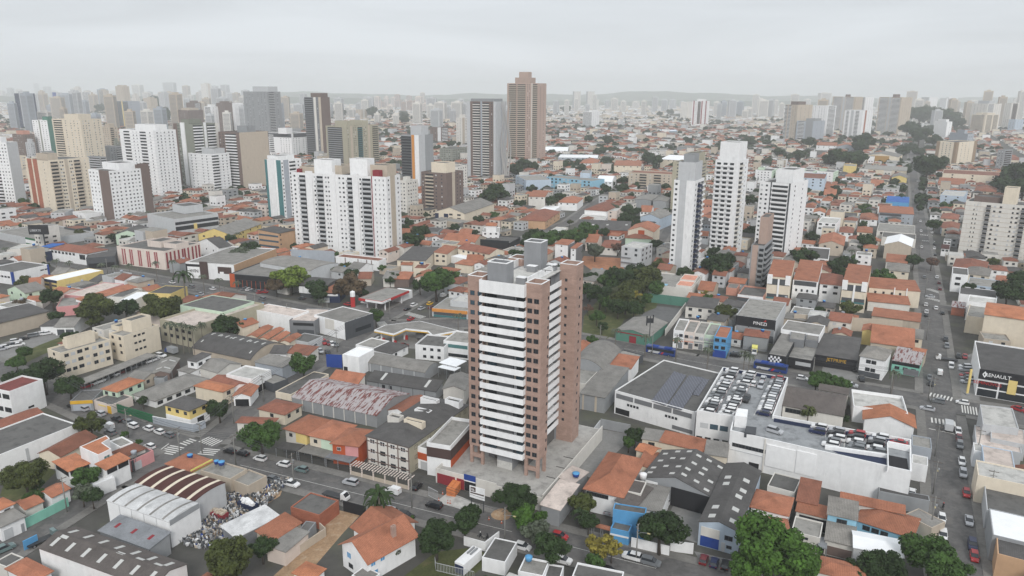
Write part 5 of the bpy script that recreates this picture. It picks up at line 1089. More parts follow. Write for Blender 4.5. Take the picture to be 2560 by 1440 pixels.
cars('sk:720,855 us:835,882 us:1000,932 pk:1172,988 hg:1275,1012 uw:1325,1052 hw:1482,1078 hw:1590,1112 hg:1690,1142', 148, 'at the far kerb of the curved street', 'the small dark tree'); cars('vw:1085,1060 ug:1100,1122 hw:1495,1258', 148, 'on the near side of the curved street', 'the factory'); cars('hk:2295,1305 sk:2420,1328', 155, 'parked just past the zebra crossing', 'the crossing')
# ---------------------------------------------------------------- bottom right of centre
O(1280, 1080)
B('shed', 'pale flat lean-to roof beside the podium wall', '305,722 472,782 660,528', 4.6, wall='gray', roof='sy:pinkroof', rise=.2); B('shed', 'second pale flat roof beside the podium wall, with a blue tank', '470,462 612,512 752,404', 4.2, wall='gray', roof='sy:pinkroof', rise=.2); water_tank(640, 425, 4.8, 'blue water tank on a steel stand beside the pale flat roofs', r=.95)
B('house', 'long house with a salmon orange hipped tile roof', '742,558 1100,642 1312,278', 6.2, wall='white', roof='hip:tile', over=.7, rise=2.8, win='0:4x1:1.8x1.1:.04-.6:.7', ref='the long salmon roofed house'); B('house', 'small bright orange gable beside the long salmon roof', '1245,172 1410,226 1472,165', 5., wall='cream', roof='gx:tileorange'); B('house', 'orange side roof behind the long salmon roof', '1280,330 1400,370 1470,215', 4.6, wall='cream', roof='sy:tile', rise=.5)
B('house', 'cream annex with a ribbed roof by the white car park building', '1310,50 1490,95 1520,10', 5., wall='cream', roof='sx:fiberlt', rise=.4, win='0:1x1:1.8x1.4'); B('house', 'long red tiled lean-to with dark openings behind the grey gabled warehouse', '1480,95 1925,195 1945,110', 5., wall='cream', roof='sx:tile', rise=.8, pan=((0, .05, .22, .3, 2.6, 'black', 'opening'), (0, .26, .44, .3, 2.6, 'black', 'opening'), (0, .48, .95, .3, 2.2, 'black', 'opening'))); B('house', 'cream block with a pale ribbed roof against the car park building', '1935,195 2150,250 2165,130', 5.5, wall='cream', roof='sx:fiberlt', rise=.4)
freewall('grey corrugated wall beside the gravel yard', '585,345 880,-40', 2.6, 'ltgray'); freewall('rough concrete wall closing the gravel yard', '885,-40 1180,20', 3., 'gray')
B('workshop', 'workshop with brown sheet roofs behind the blue house front', '1060,692 1215,765 1395,560', 5.4, wall='offwhite', roof='sy:fiberbrown', rise=.5); B('shed', 'pale sheet canopy behind the dark street tree', '1225,720 1480,800 1575,580', 4.8, wall='white', roof='sx:fiberlt', rise=.3); B('shed', 'brown patched roof with a white tank', '1160,570 1290,620 1345,500', 6.2, wall='offwhite', roof='flat:fiberbrown', par=.1); water_tank(1312, 440, 6., 'white water tank on the warehouse corner', 'white', .95, 1.4)
B('house', 'bright blue upper storey with ribbed cladding behind the street trees', '1010,772 1335,822 1365,760', 6.6, wall='azure', roof='flat:concdk', par=.2, ref='the bright blue clad house'); B('house', 'bright blue street front with a white stripe', '985,960 1170,1002 1202,925', by=1140, wall='azure', roof='flat:concdk', par=.3, pan=((0, 0, 1, 1.9, 2.3, 'white', 'stripe'),))
shelter('small orange tiled gateway roof beside the blue street front', '795,935 985,985 985,945', 2.9, 'tile', name='gateway', posts=3)
o = B('warehouse', 'grey gabled warehouse with an open front and scattered roof lights', '1290,455 1985,645 2115,335', 5.4, wall='gray', roof='gy:fiber', rise=2.6, over=.3, sky='4x6:1.0x1.3:.4', pan=((0, .45, .99, .1, 5.2, 'black', 'opening'), (0, .0, .25, 0, 5.2, 'white', 'wall_panel')), ref='the grey gabled warehouse')
o = B('warehouse', 'long narrow warehouse with a pale blue front beside the three parked cars', '1872,902 2265,1002 2490,392', by=1235, wall='paleblue', roof='gy:fiber', rise=1.3, over=.2, sky='6x2:1.6x1.5:.3', pan=((0, .06, .54, 2.8, 5.1, 'offwhite', 'sign_panel'), (0, .06, .54, .2, 2.75, 'blue', 'garage_door'), (0, .6, .7, .1, 2.4, 'ltgray', 'door')), win='0:1x1:1.8x1.2:.64-.9:1.6 0:1x1:1.2x.8:.7-.9:4', ref='the pale blue fronted warehouse')
freewall('white and blue street wall below the dark street tree', '1190,1150 1570,1240', 2.4, 'white'); freewall('white yard wall beside the pale blue warehouse', '1580,1190 1810,1220', 2.6, 'white')
B('house', 'orange hipped roof house between the warehouse and the bright green tree', '2380,780 2755,830 2805,660', 5., wall='white', roof='hip:tile', ref='the tree side orange roof'); B('house', 'front orange tiled roof touching the bright green tree', '2320,930 2765,990 2785,880', 4., wall='white', roof='hip:tile')
cars('hw:110,1140 hr:480,1035 uw:505,1275 ug:1390,1295 uk:970,1395', -25, 'among the trees of the curved street', 'the tower'); cars('uw:1200,1240', 155, 'parked before the white and blue wall', ''); cars('hm:1920,1270 hn:2025,1300 hk:2135,1320', 65, 'in the row before the pale blue warehouse', 'the street tree'); cars('ps:970,768', 70, 'in the drive behind the blue street front', ''); cars('hw:1545,700', 60, 'under the pale sheet canopy', '')
B('house', 'grey roofed annex at the bottom edge with a white dish', '600,1440 1080,1540 1140,1400', 3.8, wall='white', roof='flat:concdk', par=.4); B('house', 'small flat roof with a blue tank at the bottom edge', '60,1390 310,1440 370,1290', 4.2, wall='white', roof='flat:conc', par=.4); water_tank(168, 1262, 4.4, 'bright blue water tank on the small flat roof at the bottom edge', 'azure', .8)
B('house', 'grey flat roof at the bottom edge beside the small flat roof', '330,1420 480,1470 520,1340', 3.4, wall='white', roof='flat:concdk', par=.3)
# ---------------------------------------------------------------- bottom right
O(1920, 1080)
B('house', 'sky blue house with an orange hipped tile roof', '892,878 1440,1052 1488,862', by=1180, wall='skyblue', roof='hip:tile', win='0:3x1:1.6x1.2:.1-.6:.8', ref='the sky blue house'); B('house', 'sky blue wing under a grey tiled roof', '600,818 890,880 892,740', 6.4, wall='skyblue', roof='sx:tilegray', rise=.8, win='0:1x1:2.2x1.3')
B('house', 'low house under a square grey tile roof before the sky blue house', '575,1078 862,1142 872,985', 3.8, wall='offwhite', roof='sx:tilegray', rise=.7, pan=((0, .05, .95, .2, 2.4, 'brown', 'terrace_opening'),)); B('house', 'bright white metal roof before the sky blue house', '862,1148 1350,1248 1402,1100', 4.4, wall='white', roof='gx:whiteroof', rise=.8)
B('house', 'long thin orange lean-to roof behind the sky blue house', '728,682 1365,818 1378,762', 4.6, wall='offwhite', roof='sx:tile', rise=.4); B('house', 'orange lean-to over a dark terrace beside the sky blue house', '285,785 620,868 632,790', 4.2, wall='offwhite', roof='sx:tile', rise=.6, pan=((0, .1, .98, .3, 3.4, 'black', 'terrace_opening'),)); B('house', 'steep old ribbed tile roof against the white car park wall', '300,640 492,728 522,556', 5., wall='gray', roof='sx:tileold', rise=1.4)
B('house', 'flat dark sheet roof against the white car park wall', '-20,560 268,606 330,470', 4.6, wall='offwhite', roof='flat:concdk', par=.2); B('house', 'stained concrete slab house beside the bright green tree', '235,985 522,1062 552,905', 4.2, wall='offwhite', roof='flat:conc', par=.3, win='0:1x1:1.2x.6'); B('garage', 'brown grey sheet roofs by the street pole', '1370,820 1640,960 1640,830', 3.4, wall='beige', roof='flat:fiberlt', par=.1); B('shed', 'rough lean-to strip along the car park wall', '1110,590 1620,690 1630,640', 4., wall='gray', roof='flat:fiber', par=.1)
shelter('teal rounded canopy beside the grey tile roof', '500,1150 590,1170 595,1060', 3., 'metalgray', name='canopy', posts=2); B('house', 'orange tiled roof under the trees at the bottom edge', '480,1385 960,1500 955,1345', 5., wall='offwhite', roof='hip:tile')
B('house', 'white yard wall building beside the car park end', '1440,300 1600,340 1598,250', 5., wall='white', roof='flat:concwhite', par=.2)
B('commercial_building', 'blue grey house with a beige slab roof on the side street', '2160,330 2480,400 2440,190', 6., wall='paleblue', roof='flat:pinkroof', par=.2, win='0:1x1:1.6x1'); B('commercial_building', 'pale yellow blank walled building on the side street', '2100,430 2720,560 2690,400', 7.6, wall='cream', roof='flat:concwhite', par=.3); B('warehouse', 'dark gridded flat roof on the side street', '2190,800 2760,910 2700,640', 5., wall='ltgray', roof='flat:concdk', par=.6, ref='the dark gridded roof'); B('warehouse', 'bright white roof at the lower right edge', '2250,1040 2760,1150 2690,870', 6.5, wall='gray', roof='flat:whiteroof', par=.15); B('house', 'orange fronted house with a grey sheet roof at the bottom right edge', '2300,1270 2800,1350 2760,1110', 6., wall='tan', roof='flat:fiber', par=.3)
B('shed', 'small white box house by the side street', '2060,180 2150,200 2140,120', 5., wall='white', roof='flat:concwhite', par=.2); B('house', 'grey roofed shop at the corner of the side street', '2230,60 2580,130 2560,-20', 5., wall='ltgray', roof='flat:pinkroof', par=.2)
B('shop', 'low grey yard building beside the white gabled house', '1440,130 1640,170 1630,60', 3.4, wall='bluegray', roof='flat:conc', par=.3)
# ================================================================ middle distance, left (tile 0,480)
O(0, 480)
B('commercial_building', 'broad grey store with a green and white sign face', '-220,360 385,482 640,345', by=560, wall='ltgray', roof='flat:fiberlt', par=.6, pan=((0, .72, .99, 1.2, 5.5, 'white', 'sign'), (0, .72, .99, 4.2, 5.5, 'green', 'sign_band'), (0, .72, .99, .9, 1.8, 'green', 'sign_band')), ref='the green signed store')
e = tag(empty('billboard', (*G(PX([(465, 610)])[0]), 0)), 'black billboard with faint pale lettering on a tall mast by the avenue', 'billboard'); b = MB(); b.box((-.3, -.3, 0), (.3, .3, 13)); build(b, 'mast', [STEELDK], e); b = MB(); b.box((-9, -.3, 12), (3.5, .3, 18)); build(b, 'panel', [M('black')], e); text(e, 'LIBERTE', (-4.5, -.4, 14.5), 0, 2., 'ltgray')
shelter('long bright blue awning roof over a row of shops', '350,560 420,580 960,425', 5., 'bluemetal', name='awning', posts=8, ref='the long blue awning')
B('shop', 'navy blue shop front at the end of the blue awning', '240,570 450,600 520,560', 6., wall='navy', roof='flat:conc', par=.3); B('shop', 'flat pale roof shop beside the navy shop front', '140,545 250,570 390,520', 6., wall='offwhite', roof='flat:concwhite', par=.3)
B('commercial_building', 'long white shop row with a red tiled hipped roof', '465,562 865,617 960,558', by=735, wall='white', roof='hip:tilered', win='0:7x1:2x1.4:.02-.7:.8 0:1x1:5x3:.8-.95:1', ref='the red tiled shop row'); B('shop', 'dark grey flat fronted shop next to the pink office block', '890,602 1150,640 1185,540', 6.5, wall='dkgray', roof='flat:fiber', par=.3, pan=((0, .05, .95, .2, 3, 'black', 'shop_window'),))
B('office', 'white commercial block with blue corners and a pale lettering row', '-150,765 122,803 470,722', by=930, wall='white', roof='flat:concdk', par=.4, win='0:6x1:1.8x1:.2-.9:2.5 1:2x1:3x2.6:.74-.98:5.5 1:2x1:2x.7:.74-.98:2', pan=((0, .93, 1.003, 0, .05, 'blue', 'corner_band'), (1, -.004, .03, 0, .05, 'blue', 'corner_band'), (1, .95, 1.003, 0, .05, 'blue', 'corner_band')), ref='the blue cornered block')
B('shop', 'low pale sheet roofs between the blue cornered block and the avenue', '560,800 640,820 770,770', 4., wall='offwhite', roof='gx:fiberlt')
B('commercial_building', 'long plain yellow building with a bright white roof', '432,860 566,888 1030,783', by=1000, wall='yellow', roof='flat:whiteroof', par=.15, pan=((0, 0, 1, -1.4, .03, 'navy', 'fascia'), (0, .05, .95, -3.4, -2.4, 'dkgray', 'window_band'), (0, .45, .62, .1, -1.3, 'brown', 'pilaster')), ref='the long yellow building')
B('commercial_building', 'pale pink roofed hall with rooftop seams beside the long yellow building', '700,1008 850,1045 1240,918', 5.4, wall='pink', roof='flat:pinkroof', par=.2); B('house', 'long red tiled roof strip beside the pale pink roofed hall', '790,1078 850,1100 1370,952', 5., wall='white', roof='sy:tile', rise=.8, win='0:1x1'); B('house', 'red stained old wall building behind the yellow olive tree', '600,1090 780,1130 830,1040', 4.6, wall='pink', roof='flat:conc', par=.2)
B('house', 'pale green house with a grey pitched roof', '72,972 250,1012 432,962', 6.5, wall='mint', roof='gy:fiberlt', win='0:2x1 1:2x1'); B('house', 'red tiled low house beside the pale green house', '290,1075 420,1090 490,1040', 3.8, wall='offwhite', roof='gx:tile'); B('house', 'orange tiled house tucked behind the long yellow building', '300,930 400,950 440,870', 6., wall='palepink', roof='gx:tile'); B('house', 'orange topped house at the frame edge by the small yellow shop', '-90,1045 -10,1060 55,1030', 6., wall='palepink', roof='hip:tileorange'); B('shop', 'small shop with a yellow lower front at the frame edge', '-60,1120 70,1150 135,1120', 4., wall='yellow', roof='flat:conc', par=.2)
B('warehouse', 'bright white flat roof between the olive trees', '1228,1062 1330,1088 1512,1000', 5.6, wall='offwhite', roof='flat:whiteroof', par=.2, sky='') ; B('commercial_building', 'dark roofed building with a peeling yellow side wall', '1500,998 1705,1018 1872,945', 6.2, wall='yellow', roof='flat:fiber', par=.2); B('house', 'dark sheet roofs beside the white flat roof', '1130,1030 1230,1050 1420,965', 5., wall='offwhite', roof='flat:concdk', par=.3); B('house', 'maroon tiled lean-to below the peeling yellow wall', '1775,1110 1850,1130 1985,1060', 3.6, wall='brown', roof='sy:tileold', rise=.4)
B('warehouse', 'long beige shed with a rounded dark roof at the frame edge', '-420,1300 -150,1345 490,1192', 6., wall='beige', roof='sy:fiber', rise=1., ref='the long beige shed'); freewall('blue grey wall along the car lot', '0,1440 425,1330', 3., 'bluegray'); B('house', 'small hip roofed house with a dark roof by the car lot', '452,1312 560,1337 680,1265', 3.6, wall='white', roof='hip:fiber'); B('garage', 'white framed open garages with a grey roof by the car lot', '612,1312 740,1347 890,1262', 3.8, wall='white', roof='gx:fiberlt', pan=((0, .1, .48, .1, 2.6, 'dkgray', 'garage_opening'), (0, .55, .95, .1, 2.6, 'dkgray', 'garage_opening')))
o = B('office', 'pink office block with tall red window slits', '1165,540 1642,592 2060,512', by=780, wall='palepink', roof='flat:concdk', par=.5, tops=((.42, .7, .3, .75, 3.2, 'palepink'), (.72, .98, .35, .7, 2.4, 'palepink')), ref='the pink office block')
for u in (.1, .15, .26, .3, .44, .48, .62, .66, .78, .82): panel(o, 0, u, u+.028, .6, -1.2, 'maroon', 'window_slit', .06); panel(o, 0, u+.004, u+.012, 1, -1.6, 'pink', 'louvre', .09)
for u in (.03, .13, .24, .35, .46, .52, .62, .74, .84, .93): panel(o, 1, u, u+.045, .6, -1.2, 'maroon', 'window_slit', .06)
B('office', 'grey modern showroom with two dark glass bands', '1470,215 1738,272 2132,205', by=480, wall='ltgray', roof='flat:conc', par=.8, pan=((1, .02, .99, -4.4, -2.4, 'black', 'window_band', .08, GLASS), (1, .02, .99, -8.4, -5.6, 'black', 'window_band', .08, GLASS), (1, .42, .49, -8.8, -4.8, 'yellow', 'yellow_panel', .3)), tops=((.05, .5, .55, .98, 5, 'ltgray'),), ref='the grey modern showroom')
B('house', 'pale green gabled house behind the pink office block', '1215,395 1400,420 1510,360', 7., wall='mint', roof='gy:fiber', win='0:2x1'); B('house', 'white steep gabled house between the pink office and the showroom', '1960,505 2190,560 2240,520', 7., wall='white', roof='gy:fiber', win='0:2x1:1x1:.3-.9:2'); B('commercial_building', 'long yellow building with a grey roof beside the showroom', '2100,380 2310,430 2610,318', 7.5, wall='yellow', roof='gy:fiberlt', win='0:3x2:1.4x1.2 1:4x2:1.4x1.2', ref='the gabled yellow building')
o = B('retail_store', 'store with a white facade, a black framed panel and a dark entrance tower', '1935,672 2338,728 2760,565', by=888, wall='white', roof='flat:fiberlt', par=.5, pan=((0, .0, .3, 2.5, 8, 'black', 'sign_frame'), (0, .03, .29, 1.6, 6.6, 'white', 'sign_board', .16), (0, .3, .46, 0, .8, 'darkbrown', 'entrance_tower', .6), (0, .66, .94, 3.6, -1.6, 'darkbrown', 'mural'), (0, .7, .78, 3, 4.6, 'white', 'mural_gap', .14), (1, 0, 1, 0, -.05, 'tan', 'side_wall')), ref='the dark entrance tower'); wall_text(o, 0, .17, 4.2, 'WIN', 2.6, 'black', .25)
o = B('car_showroom', 'low dark showroom with an orange end wall and glass front', '2368,790 2790,855 3150,705', 7.2, wall='dkgray', roof='flat:fiberlt', par=.4, pan=((0, .0, .1, 0, .1, 'redorange', 'end_wall', .3), (0, .12, .98, .2, 4.2, 'black', 'show_window', .08, GLASS), (0, .12, .98, 4.5, 7, 'black', 'fascia', .3)), ref='the low dark showroom')
for k in range(9): panel(o, 0, .16+k*.09, .167+k*.09, .2, 4.2, 'redorange', 'mullion', .14)
B('office', 'small pale grey block with round windows', '550,192 640,207 735,167', by=335, wall='ltgray', roof='flat:conc', par=.4, win='0:3x2:.9x.9'); B('office', 'white angular block with tall slit windows', '725,196 848,218 935,186', by=335, wall='white', roof='flat:concwhite', par=.4, win='0:2x1:.8x4:.2-.8:2'); B('house', 'dark open roofed building by the long blue awning', '640,350 760,370 880,345', 6., wall='dkgray', roof='flat:tileold', par=.3)
# ================================================================ middle (tile 640,480)
O(640, 480)
B('commercial_building', 'dark corner building with one blank white face', '580,1228 886,1306 1114,1200', by=1482, wall='white', roof='flat:fiberlt', par=.3, pan=((1, 0, 1, 0, .02, 'dkgray', 'dark_facade'), (1, .35, .9, 2., 3.6, 'black', 'window_band', .16, GLASS), (0, .36, .66, 3, 7.5, 'offwhite', 'patched_panel', .06)), ref='the dark corner building'); B('commercial_building', 'grey recessed building with an open balcony slot', '386,1242 585,1292 745,1168', 7., wall='midgray', roof='flat:pinkroof', par=.4, pan=((0, .15, .95, -2.2, -1., 'black', 'balcony_slot'), (0, .3, .95, 1, 3, 'dkgray', 'window_band'))); B('warehouse', 'white blank walled hall beside the grey recessed building', '-40,1172 368,1246 488,1180', 7.6, wall='white', roof='flat:pinkroof', par=.3)
B('commercial_building', 'orange office building with dark ribbon windows and a grey roof', '22,392 226,416 372,378', by=610, wall='tan', roof='sy:fiber', rise=1., pan=tuple((0, .03, .97, z, z+1.2, 'bluegray', 'ribbon_window', .06, GLASSB) for z in (3, 6.5, 10)), win='1:1x3:1x1:.0-.2', ref='the orange office building')
for k in range(2): pass
B('warehouse', 'grey barrel roofed store behind the lime green tree', '40,708 545,790 668,690', 9., wall='ltgray', roof='ax:fiberlt', rise=1.2, over=.2, ref='the grey barrel roofed store'); freewall('tall blue grey party wall behind the barrel roofed store', '360,720 790,740', 9., 'bluegray'); B('commercial_building', 'white walled yard building streaked with dark stains', '795,642 1225,688 1300,660', by=790, wall='white', roof='flat:tileold', par=.5, pan=tuple((0, u, u+.018, .4, -.2, 'brown', 'rusty_downpipe') for u in (.22, .52, .72, .83)))
B('garage', 'dark barrel roofed tyre shop with a white awning', '425,935 700,955 865,880', 6., wall='dkgray', roof='ax:fiber', rise=1.5, pan=((0, .0, .5, 2.2, 5.4, 'white', 'awning', .8),)); B('shop', 'shop with an orange tiled roof and dark blue lettered front', '685,985 835,1010 910,925', 5., wall='navy', roof='sx:tile', rise=.9, pan=((0, .05, .9, -1.6, -.6, 'white', 'sign', .14), (0, .1, .4, .2, 2.6, 'ltgray', 'shop_window')))
o = place('petrol_station', 'petrol station with a broad grey roof and red and white fascia', '1060,1047 1260,1097 1532,986', 5.6, None, 'petrol station', None, 'the red edged petrol station'); b = MB(); b.prism(o.c, 4.5, 5.6); build(b, 'canopy', [M('red')], o.e); b = MB(); b.prism(inset(o.c, .25), 5.602, 5.66); build(b, 'roof', [M('conc')], o.e); panel(o, 0, .3, 1, 4.5, 5.5, 'white', 'fascia', .14); panel(o, 1, 0, .3, 4.5, 5.5, 'white', 'fascia', .14)
for x in (.12, .5, .88):
    for y in (.2, .8): b = MB(); b.box((o.L*x-.25, o.D*y-.25, 0), (o.L*x+.25, o.D*y+.25, 4.5)); build(b, 'column', [M('white')], o.e)
b = MB(); b.box((o.L*.2, o.D*.85, 0), (o.L*.8, o.D*1.3, 4)); build(b, 'kiosk', [M('white')], o.e); e = tag(empty('totem_sign', (*G(PX([(972, 1150)])[0]), 0)), 'red and white totem sign of the red edged petrol station', 'sign'); b = MB(); b.box((-1, -.4, 0), (1, .4, 5)); build(b, 'base', [M('red')], e); b = MB(); b.lathe([(.02, 0), (1.2, .3), (1.2, 2.6), (.02, 3.2)], 12); build(b, 'panel', [M('white')], e, (0, 0, 5.002))
B('shop', 'corner shop with an orange fascia over a teal front', '1790,1140 2115,1192 2250,1080', by=1275, wall='ltgray', roof='flat:conc', par=.3, pan=((0, 0, 1, -1.5, 0, 'orange', 'fascia', .3), (0, .04, .97, -5., -3., 'teal', 'sign_band', .2), (0, .04, .97, -2.9, -1.7, 'dkgray', 'window_band')), ref='the orange and teal shop'); B('house', 'pale concrete roof block behind the orange and teal shop', '1950,1080 2150,1105 2240,1040', 6.4, wall='ltgray', roof='flat:concwhite', par=.6)
B('house', 'cream house with a grey sheet roof beyond the streaked white wall', '1482,625 1690,690 1832,562', 7., wall='cream', roof='sx:fiber', rise=.6, win='0:3x1', ref='the grey sheeted cream house'); B('house', 'cream two storey house with an orange roof and wide windows', '1805,600 1905,622 2012,548', 7., wall='cream', roof='sy:tile', rise=.8, win='0:2x2:1.6x1.2'); B('house', 'long cream house with red tiles beside the side street', '2020,562 2335,622 2402,572', 7.5, wall='cream', roof='gx:tilered', win='0:5x2:1.6x1.3:.1-.9', ref='the long cream house'); B('house', 'white flat roof between the cream houses', '1950,640 2120,672 2180,632', 4.2, wall='white', roof='flat:whiteroof', par=.2); B('house', 'low red tiled roof below the long cream house', '2120,655 2270,685 2290,640', 4., wall='ltgray', roof='gx:tile'); B('house', 'low red tiled house with a cream wall and a dark gate', '1990,715 2160,738 2178,700', 5., wall='cream', roof='sx:tile', rise=.6); B('house', 'broad red tiled hipped house with white eaves', '1762,798 1905,838 2046,770', 4.6, wall='offwhite', roof='hip:tile', ref='the broad red hipped house'); B('house', 'pink gabled house beside the broad red hipped house', '1610,840 1740,865 1800,800', 4.4, wall='palepink', roof='gy:tile'); B('house', 'pale roofed house with a dark window beside the round bush', '1282,840 1400,860 1432,790', 5., wall='offwhite', roof='hip:fiberlt', win='0:1x1:2x1.5'); B('house', 'red tiled house carrying a dark solar panel', '1395,850 1525,870 1570,800', 4.6, wall='brown', roof='hip:tile'); B('house', 'small red roofed hut by the palms', '1030,850 1150,865 1180,810', 4., wall='beige', roof='gx:tilered'); B('house', 'white walled house with red tiles behind the streaked wall', '1465,715 1560,730 1610,690', 5., wall='offwhite', roof='gx:tile'); B('house', 'tan flat roofed house with a blue tank', '1590,745 1700,765 1750,715', 5., wall='cream', roof='flat:tileold', par=.3); water_tank(1660, 712, 5.4, 'blue water tank on the tan flat roofed house', r=1.)
B('office', 'black glass fronted building on the side street corner', '2265,472 2535,512 2645,450', by=575, wall='black', roof='flat:concdk', par=.4, pan=((0, .02, .98, 4, 5.6, 'black', 'window_band', .06, GLASS),), ref='the black glass building'); B('commercial_building', 'cream hall with blue and white striped end panels', '1838,182 2085,217 2388,112', by=318, wall='cream', roof='gy:fiberlt', win='0:2x2:3x1.4:.4-.95', pan=((0, .0, .12, 1, -1, 'navy', 'striped_panel'), (0, .3, .45, 1, -1, 'navy', 'striped_panel')), ref='the cream hall'); B('house', 'white house with a small tan pyramid roof turret', '2270,378 2430,400 2440,350', 8., wall='white', roof='flat:concwhite', par=.5, win='0:3x2'); B('house', 'turret with a tan pyramid roof on the white house', '2305,325 2400,338 2410,310', 12., wall='white', roof='hip:tileorange'); B('warehouse', 'dark flat roofed shed below the brown apartment tower', '1660,380 1820,400 1870,355', 5., wall='gray', roof='flat:fiber', par=.2); B('warehouse', 'long pale concrete wall and roofs below the brown tower', '1600,250 2070,310 2110,280', 4.6, wall='beige', roof='flat:conc', par=.4)
B('house', 'long orange tiled roof behind the dark trees by the white apartment slab', '1445,430 1600,445 1650,390', 5., wall='offwhite', roof='gx:tile'); B('house', 'long tiled roof beside the black glass building', '1860,490 2180,515 2270,455', 4.6, wall='beige', roof='gx:tile'); B('house', 'red hipped house near the white turret house', '2030,405 2140,425 2170,370', 5., wall='cream', roof='hip:tile')
# ================================================================ centre right (tile 1280,480)
O(1280, 480)
for k, (pts, h) in enumerate((('442,512 560,530 625,500', 11.5), ('470,560 512,566 545,545', 8.), ('590,560 640,566 705,530', 10.))): B('house', ('white townhouse with dark grey gable walls and an orange roof, tallest of three', 'white townhouse with a dark grey side, lowest of three', 'white townhouse with a slanting dark wall, outermost of three')[k], pts, h, wall='white', roof='sx:tile', rise=1., pan=((1, 0, 1, 0, -.1, 'midgray', 'dark_gable'),), win='0:1x2:.8x.8')
B('apartment_building', 'pale grey stepped modern flats with glass balconies', '1110,535 1292,565 1405,515', by=775, wall='ltgray', roof='flat:concwhite', par=.6, win='1:3x3:1.8x1.4 0:2x2:1.6x1.4', pan=((0, 0, .5, -6.6, -6.2, 'midgray', 'balcony_rail', .8), (0, 0, .9, -9.6, -9.2, 'midgray', 'balcony_rail', .8)), ref='the pale grey stepped flats'); B('house', 'green walled house with a mottled brown hipped roof', '1140,445 1400,470 1415,420', 6., wall='mint', roof='hip:tileold'); B('house', 'cream house with an orange upper bay under a tiled gable', '1170,375 1415,400 1480,340', 10., wall='cream', roof='gy:tile', pan=((0, .4, .65, -3.4, .6, 'redorange', 'orange_bay'),), win='0:2x1:1.2x1.2:.4-.65:1'); B('warehouse', 'long dark sheet roof over red brick walls', '640,362 1172,388 1205,318', 4.6, wall='brickred', roof='gx:fiber', sky='8x2:1.6x1.6:.5'); B('apartment_building', 'brick and orange corner block under red hipped tiles', '100,262 332,292 492,188', by=375, wall='tan', roof='hip:tilered', win='1:4x2', ref='the brick corner block'); B('house', 'white long house with red tiles beside the pink block', '765,160 945,192 1105,118', 8., wall='white', roof='hip:tilered'); B('apartment_building', 'pink and white narrow block with an open top floor', '940,172 1050,192 1115,130', by=285, wall='palepink', roof='flat:concwhite', par=.5, win='1:2x3:1.8x1.4 0:1x2'); B('house', 'white flat roofed house before the pink block', '690,245 930,275 960,230', 4.4, wall='white', roof='flat:concwhite', par=.3); B('house', 'pale blue gabled block beside the dark trees', '1315,235 1480,265 1600,215', 9., wall='paleblue', roof='gy:fiberlt', ref='the pale blue gabled block')
o = B('commercial_building', 'stained concrete podium with a pink terrace and pool deck below the tall tower', '1375,908 1800,968 1898,842', by=1078, wall='offwhite', roof='flat:conc', par=.6, ref='the stained concrete podium'); topbox(o, .62, .98, .05, .45, .8, 'offwhite', 'salmonroof', 'terrace'); topbox(o, .6, .95, .5, .95, .8, 'offwhite', 'salmonroof', 'terrace'); b = MB(); b.box((1, 3, o.h-.58), (9, 6.5, o.h-.5)); build(b, 'pool', [M('skyblue')], o.e)
freewall('dark green wall along the tennis court', '1360,1100 1765,1150', 4.5, 'tealgreen'); freewall('long pale wall beside the court lane', '1530,1440 1735,1165', 3., 'offwhite'); B('house', 'old grey roofed terraced house by the olive tree', '1740,1135 2030,1170 2075,1080', by=1290, wall='offwhite', roof='sx:fiber', rise=.4, win='0:3x2:1.6x1.3', ref='the old grey terraced house'); B('house', 'orange tiled houses behind the stained podium', '1870,960 2010,990 2065,920', 5., wall='beige', roof='gx:tile'); B('house', 'raw brick building with a white roof frame', '2262,1015 2512,1052 2570,960', by=1180, wall='salmon', roof='flat:concdk', par=.8, pan=((0, 0, 1, -1.2, 0, 'white', 'roof_beam'), (0, 0, 1, -3.2, -1.4, 'dkgray', 'opening')), ref='the white framed brick building'); B('shed', 'small brick shed in the red earth yard', '2150,945 2250,965 2280,920', 4., wall='salmon', roof='flat:fiberlt', par=.2)
for pts, lab, wl, rf, h in (('470,95 650,110 712,60', 'white two storey house with a tiled roof near the street trees', 'white', 'hip:tile', 7), ('180,30 330,50 370,0', 'pale four storey flats with orange terraces', 'offwhite', 'sx:tile', 12), ('1290,185 1390,200 1420,160', 'white gabled house by the grey sheds', 'white', 'gx:tile', 6), ('1885,430 1960,440 1980,390', 'orange tiled house between the two pale towers', 'white', 'gx:tile', 8), ('1900,320 1990,335 2000,280', 'grey gabled house between the two pale towers', 'bluegray', 'gy:fiber', 9), ('1910,120 2000,130 2010,65', 'salmon house between the two pale towers', 'salmon', 'gx:tile', 9), ('280,170 420,185 490,140', 'low white roofed house by the brick corner block', 'white', 'flat:whiteroof', 4), ('900,530 1050,560 1090,490', 'broad red hipped house among the trees by the grey flats', 'offwhite', 'hip:tilered', 5), ('745,490 850,505 900,450', 'orange gabled house among the trees', 'palepink', 'gx:tile', 6), ('370,390 480,405 570,350', 'pale flat roofed pavilion by the street trees', 'offwhite', 'flat:concwhite', 5)): B('house', lab, pts, h, wall=wl, roof=rf, win='0:3x1:1.4x1.1')
